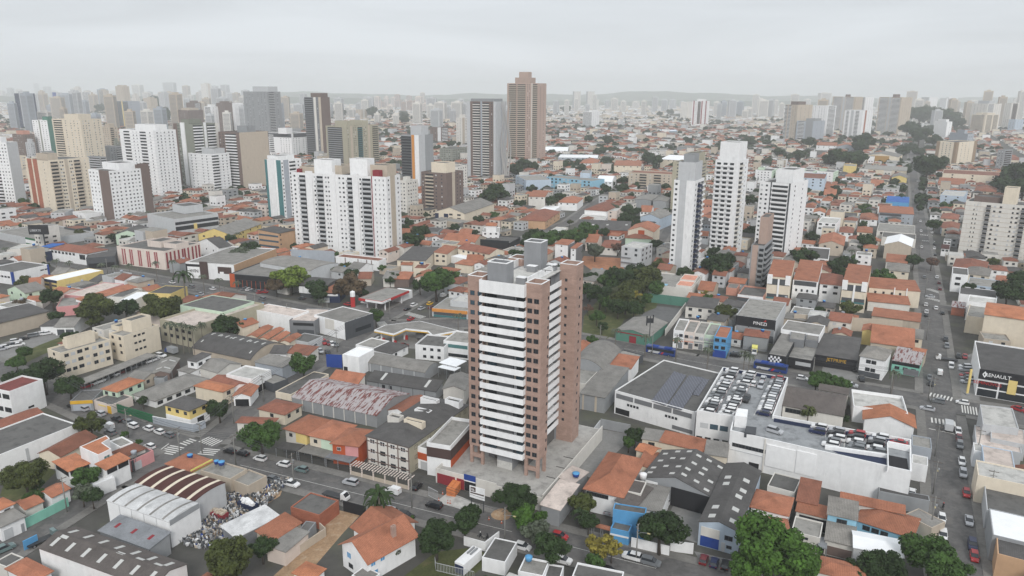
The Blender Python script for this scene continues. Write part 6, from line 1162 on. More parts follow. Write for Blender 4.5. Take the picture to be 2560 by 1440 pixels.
# ================================================================ right (tile 1920,480)
O(1920, 480)
TR = "pan=((0, .04, .96, 4.6, 6.6, 'black', 'balcony_opening'), (0, .04, .96, -4.2, -1., 'dkgray', 'terrace_opening'), (0, .02, .98, 4.2, 4.9, 'teal', 'balcony_glass', .3))"
for pts, by_, lab in (('-2,835 228,862 266,722', 1165, 'cream four storey townhouse pair with an orange roof and green glass balconies'), ('748,892 995,925 1032,772', 1212, 'cream townhouse pair with white fins and orange roof, beside the long orange row')):
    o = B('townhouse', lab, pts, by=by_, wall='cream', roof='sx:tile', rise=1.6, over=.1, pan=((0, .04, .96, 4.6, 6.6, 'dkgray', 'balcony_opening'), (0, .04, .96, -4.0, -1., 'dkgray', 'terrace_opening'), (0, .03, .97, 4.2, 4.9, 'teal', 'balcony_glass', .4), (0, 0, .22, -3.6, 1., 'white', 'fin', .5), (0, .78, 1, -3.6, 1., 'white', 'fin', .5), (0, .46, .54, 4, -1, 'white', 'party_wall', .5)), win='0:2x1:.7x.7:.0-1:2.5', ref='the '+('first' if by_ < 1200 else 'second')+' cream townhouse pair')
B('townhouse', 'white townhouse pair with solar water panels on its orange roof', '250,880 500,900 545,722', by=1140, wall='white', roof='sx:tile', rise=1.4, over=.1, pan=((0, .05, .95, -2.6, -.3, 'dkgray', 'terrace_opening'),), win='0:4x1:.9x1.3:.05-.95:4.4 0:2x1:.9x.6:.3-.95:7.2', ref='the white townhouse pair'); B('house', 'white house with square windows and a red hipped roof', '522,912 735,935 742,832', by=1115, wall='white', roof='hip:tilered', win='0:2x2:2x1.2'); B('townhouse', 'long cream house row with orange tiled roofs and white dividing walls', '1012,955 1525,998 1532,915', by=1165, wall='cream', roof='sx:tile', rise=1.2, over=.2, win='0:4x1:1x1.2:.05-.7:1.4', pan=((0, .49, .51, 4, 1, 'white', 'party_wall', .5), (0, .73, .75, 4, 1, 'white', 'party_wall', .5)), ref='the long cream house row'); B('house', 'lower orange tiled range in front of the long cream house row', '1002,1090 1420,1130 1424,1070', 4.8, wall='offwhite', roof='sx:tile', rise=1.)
freewall('high concrete retaining wall round the excavated lot', '250,1350 1330,1420', 6., 'beige'); B('house', 'strip of orange roofs and rough walls beside the street', '1040,1235 1520,1300 1530,1230', 4., wall='beige', roof='sx:tile', rise=.6); B('house', 'bare concrete gabled house with a white roof edge', '1172,512 1432,545 1452,470', by=690, wall='beige', roof='gy:concwhite' if 0 else 'gy:whiteroof', ref='the bare concrete gabled house'); B('house', 'slate blue house with round windows and a terrace under orange tiles', '1112,205 1458,225 1446,168', by=338, wall='bluegray', roof='sx:tile', rise=1.2, win='0:6x1:1.2x1.2:.02-.95:3.2:w 0:6x1:2x1.3:.02-.95:6.5:w', pan=((0, .02, .65, -2.4, -.6, 'dkgray', 'terrace_opening'), (0, .2, .5, 3.8, 5.2, 'teal', 'balcony_glass', .5)), ref='the slate blue house'); B('house', 'white and cream terrace with one orange roof below the slate blue house', '1086,395 1470,418 1472,335', 6.2, wall='offwhite', roof='flat:conc', win='0:4x1:1.6x1.3', par=.4); B('house', 'open dark roof frame before the cream terrace', '1140,440 1480,475 1480,420', 6., wall='offwhite', roof='flat:concdk', par=.4)
B('house', 'cream house with a flat dark roof and a white skylight', '740,242 892,255 908,132', by=312, wall='yellow', roof='flat:fiber', par=.2, pan=((0, .1, .9, 3, 5, 'black', 'opening'),)); B('house', 'white modern house with terraces among orange roofs', '500,292 690,315 730,258', by=470, wall='white', roof='flat:concwhite', par=.8, win='0:3x2:2x1.2', ref='the white modern house'); B('house', 'white house with a flat sheet roof and pool beside the pale tower', '370,645 605,672 622,560', 7., wall='white', roof='flat:fiber', par=.8, win='0:2x1:2.4x1.2')
for pts, lab, wl, rf, h in (('590,212 735,237 755,150', 'orange hipped house with a stepped roof by the cream dark roofed house', 'cream', 'hip:tile', 5), ('922,268 1095,278 1100,212', 'white house with an orange hipped roof and porch arches', 'white', 'hip:tile', 5), ('715,398 850,408 856,350', 'white two storey house with red tiles and dark windows', 'white', 'hip:tilered', 6.5), ('892,400 1040,408 1045,345', 'low orange hipped house above the round dark tree', 'cream', 'hip:tile', 4.5), ('515,505 755,538 775,430', 'grey gabled house with broad brown tiles', 'beige', 'gy:tile', 7), ('865,670 1010,685 1015,630', 'orange roof behind the tall garden trees', 'offwhite', 'hip:tile', 4.5), ('1180,705 1392,715 1392,655', 'orange roof below the bare concrete gable', 'offwhite', 'sx:tile', 5), ('1188,785 1410,800 1412,730', 'cream house with a pale hipped roof by the leaning street tree', 'cream', 'hip:tilegray', 6), ('460,195 570,210 580,140', 'bright orange roofed house with white gables', 'white', 'gy:tileorange', 7), ('1850,760 2180,800 2200,700', 'salmon tiled long house below the cream tower', 'cream', 'hip:tilered', 6), ('1985,810 2210,840 2230,770', 'beige tile roofed house behind the white and blue house', 'cream', 'hip:tilegray', 7), ('2275,905 2420,920 2430,850', 'orange roofed house beside the dark garden trees', 'beige', 'hip:tile', 5), ('1730,260 1900,275 1920,205', 'red tiled cream house across the street from the slate blue house', 'cream', 'hip:tilered', 6), ('1730,350 1905,365 1920,305', 'dark red roofed pale blue house with a sliding gate', 'paleblue', 'hip:tileold', 5), ('1735,560 1810,570 1815,520', 'tiny house with a maroon roof by the cream tower', 'white', 'sx:maroonmetal', 5), ('1760,480 1830,495 1840,430', 'small white house with a slit window by the cream tower', 'white', 'flat:conc', 7)): B('house', lab, pts, h, wall=wl, roof=rf, win='0:2x1:1.5x1.1')
B('house', 'white and pale blue three storey house at the street bend', '1845,802 2005,832 2000,762', by=1012, wall='white', roof='flat:concdk', par=.4, win='0:1x2:2.4x1.4:.1-.7:1.6', ref='the white and pale blue house'); B('house', 'pale blue flat roofed range with square windows', '2000,905 2310,962 2322,885', 6.4, wall='paleblue', roof='flat:conc', par=.3, win='0:3x1:2.4x1.4'); B('house', 'long white fronted house with a grey roof above the corner yard', '1915,1005 2290,1062 2285,985', 6.4, wall='white', roof='flat:fiber', par=.3); B('shed', 'rust roofed brick shack on the corner yard', '1840,1145 1970,1165 1975,1115', 4., wall='brickred', roof='sx:rust', rise=.3)
o = B('apartment_building', 'large cream block with blue tinted windows and orange tiled upper roof', '1985,1238 2640,1330 2640,1180', by=1505, wall='cream', roof='flat:conc', par=.5, win='0:1x3:2x1.2:.4-.5:1.6:g 0:1x3:2x1.2:.84-.96:1.6:g', ref='the large cream block'); b = MB()
B('house', 'white roof terrace house behind the large cream block', '2000,1085 2280,1130 2290,1060', 9., wall='white', roof='flat:concwhite', par=.8); B('house', 'orange tiled gable roof over the large cream block', '2165,1235 2640,1290 2640,1165', 13.6, wall='cream', roof='gx:tileorange', rise=1.4); B('house', 'blue corrugated hall roof on the street corner far behind the slate blue house', '1180,90 1412,110 1416,15', 7., wall='azure', roof='flat:bluemetal', par=.2)
# ================================================================ towers left (tile 0,180)
O(0, 180)
T('apartment_tower', 'white apartment tower with brown corner bands and square dark windows', '880,972 1085,990 1490,940', by=1520, wall='white', f0='0-.5:w3 .52-1:p:brown', f1='0-.28:w3 .3-.5:w2 .5-.76:w3 .78-1:p:brown', tops=((.1, .9, .3, .75, 5, 'white'), (.75, 1., .7, .99, 3, 'brown')), ref='the white and brown tower', wk='dddw')
T('apartment_tower', 'beige apartment slab with two brick red stripes', '245,865 490,882 885,842', by=1430, wall='cream', f0='.1-.27:p:brickred .33-.5:p:brickred .55-.95:w1:n', f1='.02-.2:b:beige .24-.34:w2 .37-.45:p:beige .48-.57:w2 .6-.76:b:beige .8-.98:w1:n', tops=((.5, .95, .0, .25, 5, 'beige'),), ref='the red striped slab')
T('apartment_tower', 'tall white apartment tower with dark balcony columns and grey floor lines', '1190,548 1530,585 1755,550', by=1275, wall='white', f0='0-1:s:ltgray .12-.3:b:white .36-.56:w2 .6-.78:b:white .82-.98:w1', f1='0-1:s:ltgray .08-.4:w2 .42-.55:w1 .6-.92:w2', tops=((.35, .95, .2, .7, 5, 'white'),), ref='the floor lined tower')
T('apartment_tower', 'shorter white apartment tower with floor lines, twin of the tall one', '1880,802 2110,822 2290,790', by=1215, wall='white', f0='0-1:s:ltgray .05-.4:w2 .5-.9:w2', f1='0-1:s:ltgray .02-.4:b:white .5-.95:w2', tops=((.45, .98, .2, .8, 5, 'ltgray'),))
T('apartment_tower', 'grey green modern tower with white balcony stacks and teal glass top', '1730,498 1920,520 2180,482', by=1190, wall='graygreen', f0='0-.2:p:brown .4-.6:f:white .2-.4:w2', f1='.02-.36:b:white .42-.5:f:white .55-.85:b:white .88-1:p:offwhite', tops=((.0, .4, .3, .8, 4, 'graygreen'),), ref='the grey green modern tower')
T('apartment_tower', 'brown tower with curved white balconies and a beige panelled face', '2180,590 2390,606 2680,570', by=1190, wall='brown', f0='.35-.85:b:white 0-.3:w2', f1='0-.98:p:beige 0-1:s:brown .04-.3:w3 .36-.62:w3 .68-.95:w3', tops=((.5, .95, .3, .6, 6, 'gray'),), ref='the curved balcony tower')
T('apartment_tower', 'stepped cream tower with roof gardens', '515,450 800,474 1010,440', by=1000, wall='cream', f0='.05-.35:b:cream .4-.55:w1 .6-.95:w3', f1='.05-.45:w3 .55-.95:w2', tops=((.3, .8, .2, .8, 6, 'cream'),), ref='the stepped cream tower'); T('apartment_tower', 'pale blue grey tower in front of the stepped cream tower', '540,622 745,645 950,612', by=870, wall='paleblue', f0='.05-.3:w2 .35-.6:w2 .65-.95:p:bluegray', f1='.05-.3:w1 .35-.75:b:paleblue .8-.95:w1', tops=((.3, .7, .1, .6, 5, 'paleblue'),)); T('apartment_tower', 'white tower with a dark green flank and paired windows', '318,478 470,482 548,420', by=870, wall='white', f0='.0-.38:w2 .42-.5:p:graygreen .55-.95:w2', f1='0-1:p:tealgreen', tops=((.6, .95, .2, .8, 5, 'tealgreen'),)); T('apartment_tower', 'brownish round cornered tower under construction', '120,600 230,625 345,580', by=880, wall='brown', f0='0-1:s:beige .1-.9:w3', f1='0-1:s:beige .1-.9:w3', tops=((.2, .8, .2, .8, 5, 'salmon'),)); T('office_tower', 'navy blue glass tower with one pale vertical strip', '140,208 245,214 345,205', by=565, wall='navy', f0='.45-.6:p:ltgray .05-.4:w2 .65-.95:w2', f1='.1-.9:w3', tops=((.2, .7, .2, .8, 6, 'ltgray'),), ref='the navy blue tower'); T('apartment_tower', 'slim grey tower with a bright blue flank', '505,198 560,204 622,165', by=430, wall='ltgray', f0='.3-.95:p:blue', f1='.3-.6:w2'); T('apartment_tower', 'white tower with balcony stacks behind the cream towers', '815,192 905,200 968,190', by=405, wall='white', f0='.05-.9:b:white', f1='0-.35:p:beige .4-.95:w2', tops=((.1, .5, .3, .8, 6, 'offwhite'),)); T('apartment_tower', 'grey concrete tower with a yellow centre strip', '1160,285 1275,292 1395,260', by=560, wall='bluegray', f0='.45-.55:p:yellow 0-.42:b:gray .58-1:b:gray', f1='.1-.4:w1', ref='the yellow strip tower'); T('apartment_tower', 'pale twin topped tower behind the grey concrete tower', '1150,135 1225,142 1290,130', by=430, wall='beige', f0='.1-.9:w3', f1='.1-.9:w2', tops=((.1, .4, .2, .8, 5, 'beige'), (.6, .9, .2, .8, 5, 'beige'))); T('apartment_tower', 'rosy beige tower in front of the wooded hill', '1430,255 1500,262 1570,250', by=460, wall='beige', f0='.1-.9:w3', f1='.1-.9:w3', tops=((.3, .8, .3, .8, 4, 'beige'),))
T('apartment_tower', 'white and grey tower cut by the left frame edge', '-150,690 62,705 172,690', by=1350, wall='white', f0='.1-.5:b:white .55-.98:w3', f1='0-.98:p:ltgray .1-.9:w2', tops=((.2, .6, .3, .8, 4, 'white'),), ref='the white tower at the frame edge'); T('apartment_building', 'grey tower wing behind the white and brown tower', '950,742 1085,750 1222,700', by=940, wall='gray', f0='.1-.9:w2', f1='.1-.5:w2 .55-.95:b:ltgray'); T('apartment_building', 'grey flats with ribbon balconies behind the beige slab', '880,845 1000,850 1060,830', by=1010, wall='gray', f0='.1-.95:b:ltgray', f1='.1-.9:b:ltgray'); T('apartment_tower', 'very slim white tower rising on the skyline', '2005,112 2060,116 2112,110', by=340, wall='offwhite', f0='.1-.9:w2', f1='.3-.7:p:beige', tops=((.4, .8, .2, .8, 6, 'offwhite'),)); T('apartment_tower', 'brown tower with white square windows', '1735,372 1875,382 2030,350', by=620, wall='brown', f0='.1-.9:w3', f1='.1-.9:w3', tops=((.3, .9, .2, .8, 5, 'beige'),), wk='s'); T('apartment_tower', 'brown and white tower with scalloped roof beside the big grey tower', '2160,302 2240,310 2435,300', by=620, wall='brown', f0='.2-.8:w2', f1='.0-.3:p:brown .4-.98:p:white .5-.9:b:white', tops=((.2, .7, .1, .4, 4, 'brown'),)); T('apartment_tower', 'white tower with grey corner before the haze', '1710,240 1770,246 1832,235', by=460, wall='white', f0='.1-.9:w3', f1='.2-.9:w2'); T('apartment_building', 'cream flats beside the beige slab, cut by the tower', '100,830 200,840 260,825', by=1080, wall='cream', f0='.2-.5:g .55-.95:w1', f1='.2-.8:w2')
T('apartment_tower', 'grey white balcony tower with brown flank', '1085,290 1130,296 1165,290', by=420, wall='offwhite', f0='.1-.9:w2'); T('apartment_building', 'brick topped low flats by the wooded hill', '1380,300 1420,306 1440,300', by=350, wall='salmon', f0='.1-.9:w2')
# towers centre (tile 640,180)
O(640, 180)
T('apartment_tower', 'big grey concrete tower with rows of small windows', '-130,190 110,196 242,180', by=760, wall='gray', f0='.05-.45:w3 .55-.95:w3', f1='.1-.5:b:ltgray .6-.9:w1', tops=((.3, .95, .2, .9, 9, 'ltgray'),), ref='the big grey concrete tower'); T('office_tower', 'black and white striped tower with a brown side', '480,246 645,252 735,235', by=870, wall='midgray', f0='.0-.5:b:midgray .56-.7:p:offwhite .72-.84:w1 .86-1:p:beige', f1='0-1:p:brown .2-.8:w2', tops=((.3, .95, .2, .9, 6, 'brown'),), ref='the black striped tower')
T('apartment_tower', 'olive beige twin headed tower with dark glazed stacks', '695,522 900,545 1222,502', by=950, wall='olive', f0='.1-.8:b:gray', f1='.0-.1:w1 .12-.18:p:beige .2-.3:w2 .34-.48:b:teal .52-.62:w2 .66-.72:p:beige .8-.98:b:olive', tops=((.3, .9, .1, .3, 7, 'olive'), (.3, .9, .55, .75, 7, 'olive')), ref='the olive twin headed tower'); o = T('hotel', 'white hotel block with a black mansard top floor', '115,602 350,616 542,590', by=865, wall='white', f0='.05-.25:b:white .5-.95:w4', f1='.05-.45:w3 .55-.95:w3', tops=((.55, .9, -.1, .2, 8, 'white'),), ref='the white hotel'); panel(o, 0, 0, 1, -6, -.3, 'dkgray', 'mansard', .25); panel(o, 1, .12, 1, -6, -.3, 'dkgray', 'mansard', .25)
T('apartment_tower', 'white tower with teal green edges and chequered windows', '85,862 245,884 450,838', by=1500, wall='white', f0='0-.14:p:teal .72-1:p:teal .25-.6:f:white', f1='.02-.1:w1 .12-.36:p:bluegray .15-.33:w1 .4-.7:b:white .75-.95:w1', tops=((.05, .7, .1, .9, 3, 'white'),), roof='concwhite', ref='the white and teal tower', wk='dddw')
o = T('apartment_tower', 'huge white apartment slab with beige roof blocks, red panels and stacked balconies', '350,985 1300,1050 1440,1000', by=1865, wall='white', f0='.0-.07:w1 .085-.155:b:ltgray .165-.235:f:white .24-.27:w1 .275-.345:b:ltgray .36-.42:w2 .42-.48:f:white .5-.58:w2 .6-.655:b:ltgray .66-.72:f:white .725-.75:w1 .755-.845:b:ltgray .85-.858:p:maroon .87-.99:w3:n', f1='.05-.25:w1 .28-.6:p:beige .35-.55:w1 .7-.95:w1', tops=((.06, .24, .2, .9, 3.5, 'beige'), (.24, .43, .1, .7, 8.5, 'white'), (.33, .5, .3, .98, 5, 'beige'), (.62, .8, .1, .6, 10, 'white'), (.68, .97, .3, .95, 6.5, 'beige'), (.06, .09, .02, .25, 2.2, 'maroon'), (.86, .93, .04, .25, 3.6, 'maroon')), ref='the huge white apartment slab', wk='ddwws', ang=math.radians(-21.6))
T('apartment_tower', 'brown apartment tower with beige balconies and a cream water tower', '1650,1000 1900,1012 2072,962', by=1450, wall='brown', f0='.05-.1:w1 .18-.5:b:beige .55-.65:w1 .7-.95:w1', f1='0-.3:p:brown .34-.5:p:beige .55-.9:w2', tops=((.35, .95, .1, .6, 8, 'cream'),), ref='the brown apartment tower', wk='sd'); T('apartment_building', 'white flats behind the huge white slab', '1430,1085 1500,1092 1618,1075', by=1470, wall='offwhite', f0='.1-.9:w2', f1='.1-.9:w4', tops=((.2, .8, .2, .5, 3, 'offwhite'),)); T('apartment_building', 'white windowed block behind the brown apartment tower', '1930,932 2010,945 2112,910', by=1250, wall='offwhite', f0='.1-.9:w2', f1='.05-.95:w4')
T('apartment_tower', 'dark framed tower with orange and white panels, half built', '1450,622 1630,632 1770,602', by=1200, wall='gray', f0='0-.55:b:dkgray .58-.72:p:orange .74-.98:p:white', f1='0-.4:p:ltgray .45-.98:p:gray .55-.75:w1', tops=((.3, .9, .3, .8, 9, 'ltgray'),), ref='the dark tower with orange panels'); T('apartment_building', 'dark green and grey old block with square upper windows', '1835,748 1960,768 2112,722', by=920, wall='graygreen', f0='.1-.9:w4 0-1:s:ltgray', f1='.05-.95:w6 0-1:s:ltgray', ref='the dark green block')
T('apartment_tower', 'unfinished grey tower with striped balconies and draped netting', '2108,284 2395,296 2505,270', by=1095, wall='brown', f0='.0-.12:p:ltgray .15-.22:p:brown .22-.46:b:offwhite .48-.54:p:bluegray .56-.78:b:offwhite .82-.92:w1 .93-1:p:ltgray', f1='0-1:p:ltgray .2-.5:w1', tops=((.1, .9, .1, .9, 3, 'gray'),), ref='the unfinished grey tower')
e = tag(empty('scaffold_net', (*G(PX([(2460, 1090)])[0]), 0)), 'pale netting draped in folds down the side of the unfinished grey tower', 'netting'); b = MB()
for k in range(5):
    q = [(k*2.2+1.2*math.sin(z*.11+k), -2+.8*math.cos(z*.14+k*2)-max(0, (20-z))*.12, z) for z in range(0, 92, 6)]; b.tube(q, [1.0-.006*z for z in range(0, 92, 6)], 5)
build(b, 'net', [plain('netting', (.36, .35, .34), .9)], e)
T('apartment_tower', 'slim white tower beside the unfinished grey tower', '2000,452 2058,458 2112,440', by=740, wall='offwhite', f0='.1-.9:w2', f1='.1-.5:p:beige .6-.95:w2', tops=((.4, .9, .2, .8, 6, 'offwhite'),)); T('apartment_tower', 'brown and white paired tower among the houses', '1740,548 1815,555 1920,540', by=720, wall='brown', f0='.1-.9:w2', f1='.0-.3:p:white .4-.9:b:white'); T('apartment_tower', 'tan tower with a white stripe in the middle of the houses', '1000,370 1050,376 1110,365', by=480, wall='beige', f0='.1-.9:w2', f1='.3-.6:p:offwhite')
# towers right (tile 1280,180)
O(1280, 180)
T('apartment_tower', 'tallest brown tower with pale striped balconies against the sky', '-48,104 262,112 345,100', by=910, wall='pinkbrick', f0='.06-.3:b:beige .34-.6:b:beige .64-.76:w2 .79-.82:p:offwhite .83-.98:b:beige', f1='.1-.9:w2', tops=((.2, .7, .2, .8, 8, 'pinkbrick'), (.3, .6, .3, .7, 16, 'pinkbrick')), ref='the tallest brown tower'); T('apartment_tower', 'pale twin tower with a grey edge, nearer the tallest brown tower', '608,190 660,194 690,186', by=372, wall='offwhite', f0='0-.3:p:gray .4-.95:w3', f1='.1-.9:w2'); T('apartment_tower', 'pale twin tower with a grey edge, farther from the tallest brown tower', '743,190 795,194 828,186', by=375, wall='offwhite', f0='0-.3:p:gray .4-.95:w3', f1='.1-.9:w2'); T('apartment_tower', 'lower pale tower joined to the twin', '790,270 830,274 872,266', by=380, wall='offwhite', f0='.1-.9:w3', f1='.1-.9:w2'); T('apartment_tower', 'white grid fronted tower in the sea of houses', '710,392 800,398 876,386', by=560, wall='white', f0='.02-.98:b:white', f1='.1-.9:w3', tops=((.5, .95, .2, .8, 4, 'white'),), ref='the white grid tower'); T('apartment_tower', 'white tower with dark red stripes and balconies', '1805,284 1920,290 1978,280', by=545, wall='white', f0='.1-.2:p:maroon .25-.45:w2 .5-.75:b:brown .8-.9:p:maroon', f1='.3-.5:p:maroon', tops=((.3, .8, .2, .8, 6, 'white'),), ref='the maroon striped tower'); T('apartment_tower', 'pale tower beside the red striped tower', '1690,292 1760,298 1812,288', by=475, wall='offwhite', f0='.1-.9:w4', f1='.1-.9:w2')
for pts, lab, h in (('35,1032 140,1082 318,1046', 'pale blue flats with an end stair and balconies', 13), ('315,1046 800,1090 835,1062', 'sky blue school block with rows of dark windows', 12)): B('school' if h == 12 else 'apartment_building', lab, pts, h, wall='paleblue' if h == 13 else 'skyblue', roof='flat:conc', par=.4, win='0:2x4:2.2x1.4' if h == 13 else '0:11x3:2.2x1.8:.0-.98:.7:ddds', fl=3.2, ref='the sky blue school block' if h == 12 else 'the pale blue flats')
B('school', 'blue tower block and red box on the sky blue school', '690,1000 780,1010 800,985', 17, wall='paleblue', roof='flat:conc'); T('apartment_building', 'broad grey brown flats raised on stilts', '1168,1002 1605,1022 1650,945', by=1180, wall='beige', f0='.03-.12:w1 .14-.22:w1 .25-.42:b:beige .45-.55:w1 .58-.75:b:beige .78-.86:w1 .88-.97:w1', f1='.1-.9:w3', roof='tileold', ref='the broad grey brown flats', indiv=True); T('apartment_tower', 'olive green tower mostly hidden behind the slim white tower', '1610,895 1865,912 1948,865', by=1390, wall='olive', f0='.1-.9:w4', f1='.05-.9:b:olive', tops=((.4, .95, .2, .9, 8, 'limeyellow' if 0 else 'olive'),), ref='the olive green tower')
T('apartment_tower', 'slim white and pale pink tower with a grey water tower and purple balconies', '1622,1072 1832,1090 1925,1028', by=2030, wall='white', f0='.05-.2:w1 .28-.6:p:ltgray', f1='.05-.2:w1 .3-.6:b:navy .65-.95:b:white', tops=((.15, .95, .05, .8, 10, 'ltgray'), (.3, .8, .2, .7, 14, 'gray')), ref='the slim pink tower', wk='dddw'); T('apartment_tower', 'ornate white tower with columns of small iron balconies', '2035,866 2268,888 2368,812', by=1845, wall='white', f0='.08-.26:b:white .36-.54:b:white .64-.82:b:white', f1='.15-.45:b:offwhite .6-.9:w1', tops=((.12, .95, .1, .85, 11, 'white'),), ref='the ornate white tower')
for pts, lab in (('1255,1262 1392,1285 1522,1200', 'grey ribbed shed with a pale roof, larger of a pair'), ('1425,1278 1540,1296 1610,1235', 'grey ribbed shed with a pale roof, smaller of a pair')): B('warehouse', lab, pts, 9, wall='gray', roof='gy:fiberlt', rise=1.)
for pts, lab, wl, rf, h in (('1075,830 1290,940 1310,810', 'big cream gabled hall among the trees', 'cream', 'sx:tile', 11), ('1560,860 1700,885 2040,830', 'white roofed sports hall with cream walls behind the olive tower', 'cream', 'gx:whiteroof', 12), ('330,780 560,790 580,730', 'broad white curved roof below the tallest brown tower', 'white', 'ax:whiteroof', 6), ('470,840 860,860 870,800', 'long white school roof with a blue window band', 'bluegray', 'flat:whiteroof', 8), ('1375,790 1640,810 1655,750', 'long white school block with a row of windows', 'white', 'flat:conc', 9), ('690,900 850,915 890,870', 'white house with a broad orange roof in the mid distance', 'white', 'hip:tile', 6), ('1480,575 1645,590 1650,560', 'blue fronted store with a white roof', 'azure', 'flat:whiteroof', 7), ('860,1085 1000,1100 1045,1060', 'white curved roofed shop at the end of the school block', 'white', 'ax:whiteroof', 7)): B('commercial_building', lab, pts, h, wall=wl, roof=rf, win='0:4x1:1.6x1.2', ref='the '+lab.split(' in ')[0] if 'cream gabled' in lab else None)
# towers far right (tile 1920,180)
O(1920, 180)
T('apartment_tower', 'white tower with a dark central balcony stack and white side walls', '-80,1092 232,1118 405,1088', by=1850, wall='white', f0='.0-.32:w2 .36-.4:p:dkgray .41-.93:b:white .94-.99:p:dkgray', f1='.1-.4:w1 .5-.9:w1', tops=((.4, .95, .2, .8, 8, 'white'),), ref='the dark stack tower', wk='ddds')
O(1280, 480); T('apartment_tower', 'narrow dark grey tower with a pink brick edge', '2395,520 2525,540 2612,480', by=968, wall='gray', f0='.1-.55:p:pinkbrick .62-.98:b:gray', f1='.05-.95:b:gray', tops=((.3, .95, .3, .9, 14, 'pinkbrick'),), ref='the narrow pink edged tower')
O(1920, 480); o = T('apartment_tower', 'broad cream apartment tower with dark balcony stacks by the sloping street', '1982,102 2640,142 2690,20', by=702, wall='offwhite', f0='0-1:s:beige .12-.22:w2:n .33-.4:b:midgray .42-.5:w1 .52-.58:w1 .72-.76:w1 .78-.84:w1 .86-.94:b:midgray', f1='.1-.9:w2', tops=((.55, .75, .1, .5, 10, 'cream'), (.1, .5, .2, .8, 3, 'brown')), ref='the broad cream tower', wk='ddds')
O(1920, 180)
for pts, by_, wl, f0, f1, lab, rf, tops in (
 ('175,322 300,328 450,310', 690, 'beige', '.02-.2:b:white .3-.5:b:white .55-.95:w2', '.1-.9:w3', 'tan tower with white zigzag balconies', 'the tan zigzag tower', ((.3, .9, .1, .6, 7, 'brown'),)),
 ('290,482 460,492 572,470', 700, 'bluegray', '.1-.45:b:white .55-.95:p:gray', '.1-.9:w2', 'blue grey block before the tan towers', None, ((.4, .9, .2, .8, 5, 'gray'),)),
 ('440,332 600,338 686,318', 660, 'white', '.0-1:s:gray .05-.3:w2 .4-.9:w3', '.1-.9:b:white', 'white tower with a grey crown', None, ()),
 ('650,242 880,248 952,235', 610, 'beige', '.05-.42:b:white .45-.55:p:ltgray .58-.92:b:white', '.1-.9:w2', 'beige balcony tower, nearer of two alike', 'the beige balcony towers', ((.45, .55, .3, .7, 6, 'brown'),)),
 ('900,245 980,250 1062,240', 590, 'white', '.1-.9:b:white', '.1-.9:w3', 'white tower adjoining the beige balcony tower', None, ()),
 ('770,378 955,384 1056,370', 690, 'white', '.1-.25:b:white .35-.5:p:ltgray .6-.8:b:white', '.2-.35:p:brickred .5-.9:w2', 'white tower with a short red stripe', 'the white tower with a red stripe', ()),
 ('1115,245 1340,252 1448,240', 640, 'beige', '.05-.42:b:white .45-.55:p:ltgray .58-.95:b:white', '.1-.9:w4', 'big beige tower with paired balcony stacks beside the dark grove', 'the big beige tower', ((.45, .58, .3, .7, 7, 'brown'),)),
 ('1530,245 1620,250 1702,240', 425, 'white', '.1-.9:b:white', '.1-.9:w3', 'white tower rising behind the dark grove', None, ()),
 ('1790,255 1900,260 2062,245', 450, 'white', '.1-.9:b:white', '.1-.5:b:white .6-.95:w2', 'long white balcony tower to the right of the dark grove', None, ((.5, .9, .6, .9, 5, 'white'),)),
 ('2040,310 2200,316 2340,300', 600, 'offwhite', '.1-.9:w4', '.05-.45:b:white .5-.95:w3', 'pale grey crowned tower near the frame edge', None, ((.2, .9, .2, .6, 8, 'ltgray'),)),
 ('2040,420 2180,428 2312,412', 610, 'cream', '.05-.9:b:cream', '.1-.5:b:cream .6-.95:b:cream', 'cream tower with glazed bays near the frame edge', None, ((.1, .5, .2, .8, 5, 'cream'), (.6, .9, .2, .8, 5, 'cream'))),
 ('2370,305 2440,310 2516,298', 590, 'offwhite', '.1-.9:w3', '.2-.8:b:brown', 'slim tower with brown balconies near the frame edge', None, ()),
 ('2410,470 2480,476 2560,462', 600, 'paleblue', '.1-.9:w2', '.1-.9:w2', 'low pale blue tower at the frame edge', None, ()),
 ('1795,490 1845,496 1936,485', 660, 'white', '.3-.8:w1', '.2-.8:p:teal', 'white office tower with a teal glass strip', 'the white tower with a teal strip', ((.2, .8, .2, .8, 5, 'white'),)),
 ('2000,610 2060,618 2210,590', 820, 'bluegray', '.1-.9:w2', '.1-.9:b:white', 'blue grey balcony tower behind the yellow block', None, ((.3, .8, .3, .7, 6, 'bluegray'),)),
 ('1690,692 1888,702 2096,682', 955, 'cream', '.0-.18:p:taupe .24-.8:w3 .88-1:p:taupe', '0-.12:p:taupe .2-.72:w3 .85-1:p:taupe', 'yellow apartment block with brown corner strips', 'the yellow apartment block', ()),
 ('2300,770 2370,780 2450,760', 1000, 'gray', '.1-.9:w2', '.1-.9:b:gray', 'grey narrow flats near the right frame edge', None, ())): T('apartment_tower', lab, pts, by=by_, wall=wl, f0=f0, f1=f1, tops=tops, ref=rf)
B('apartment_building', 'low pink stone podium flats below the big beige tower', '1090,635 1390,665 1405,625', 10, wall='palepink', roof='flat:conc', win='0:10x2:1.6x1.3'); B('church_hall', 'ochre gabled hall with cream corners', '985,825 1300,852 1390,800', by=925, wall='cream', roof='gy:fiberlt', pan=((0, .2, .75, 0, .8, 'ochre', 'ochre_front'),), ref='the ochre gabled hall')
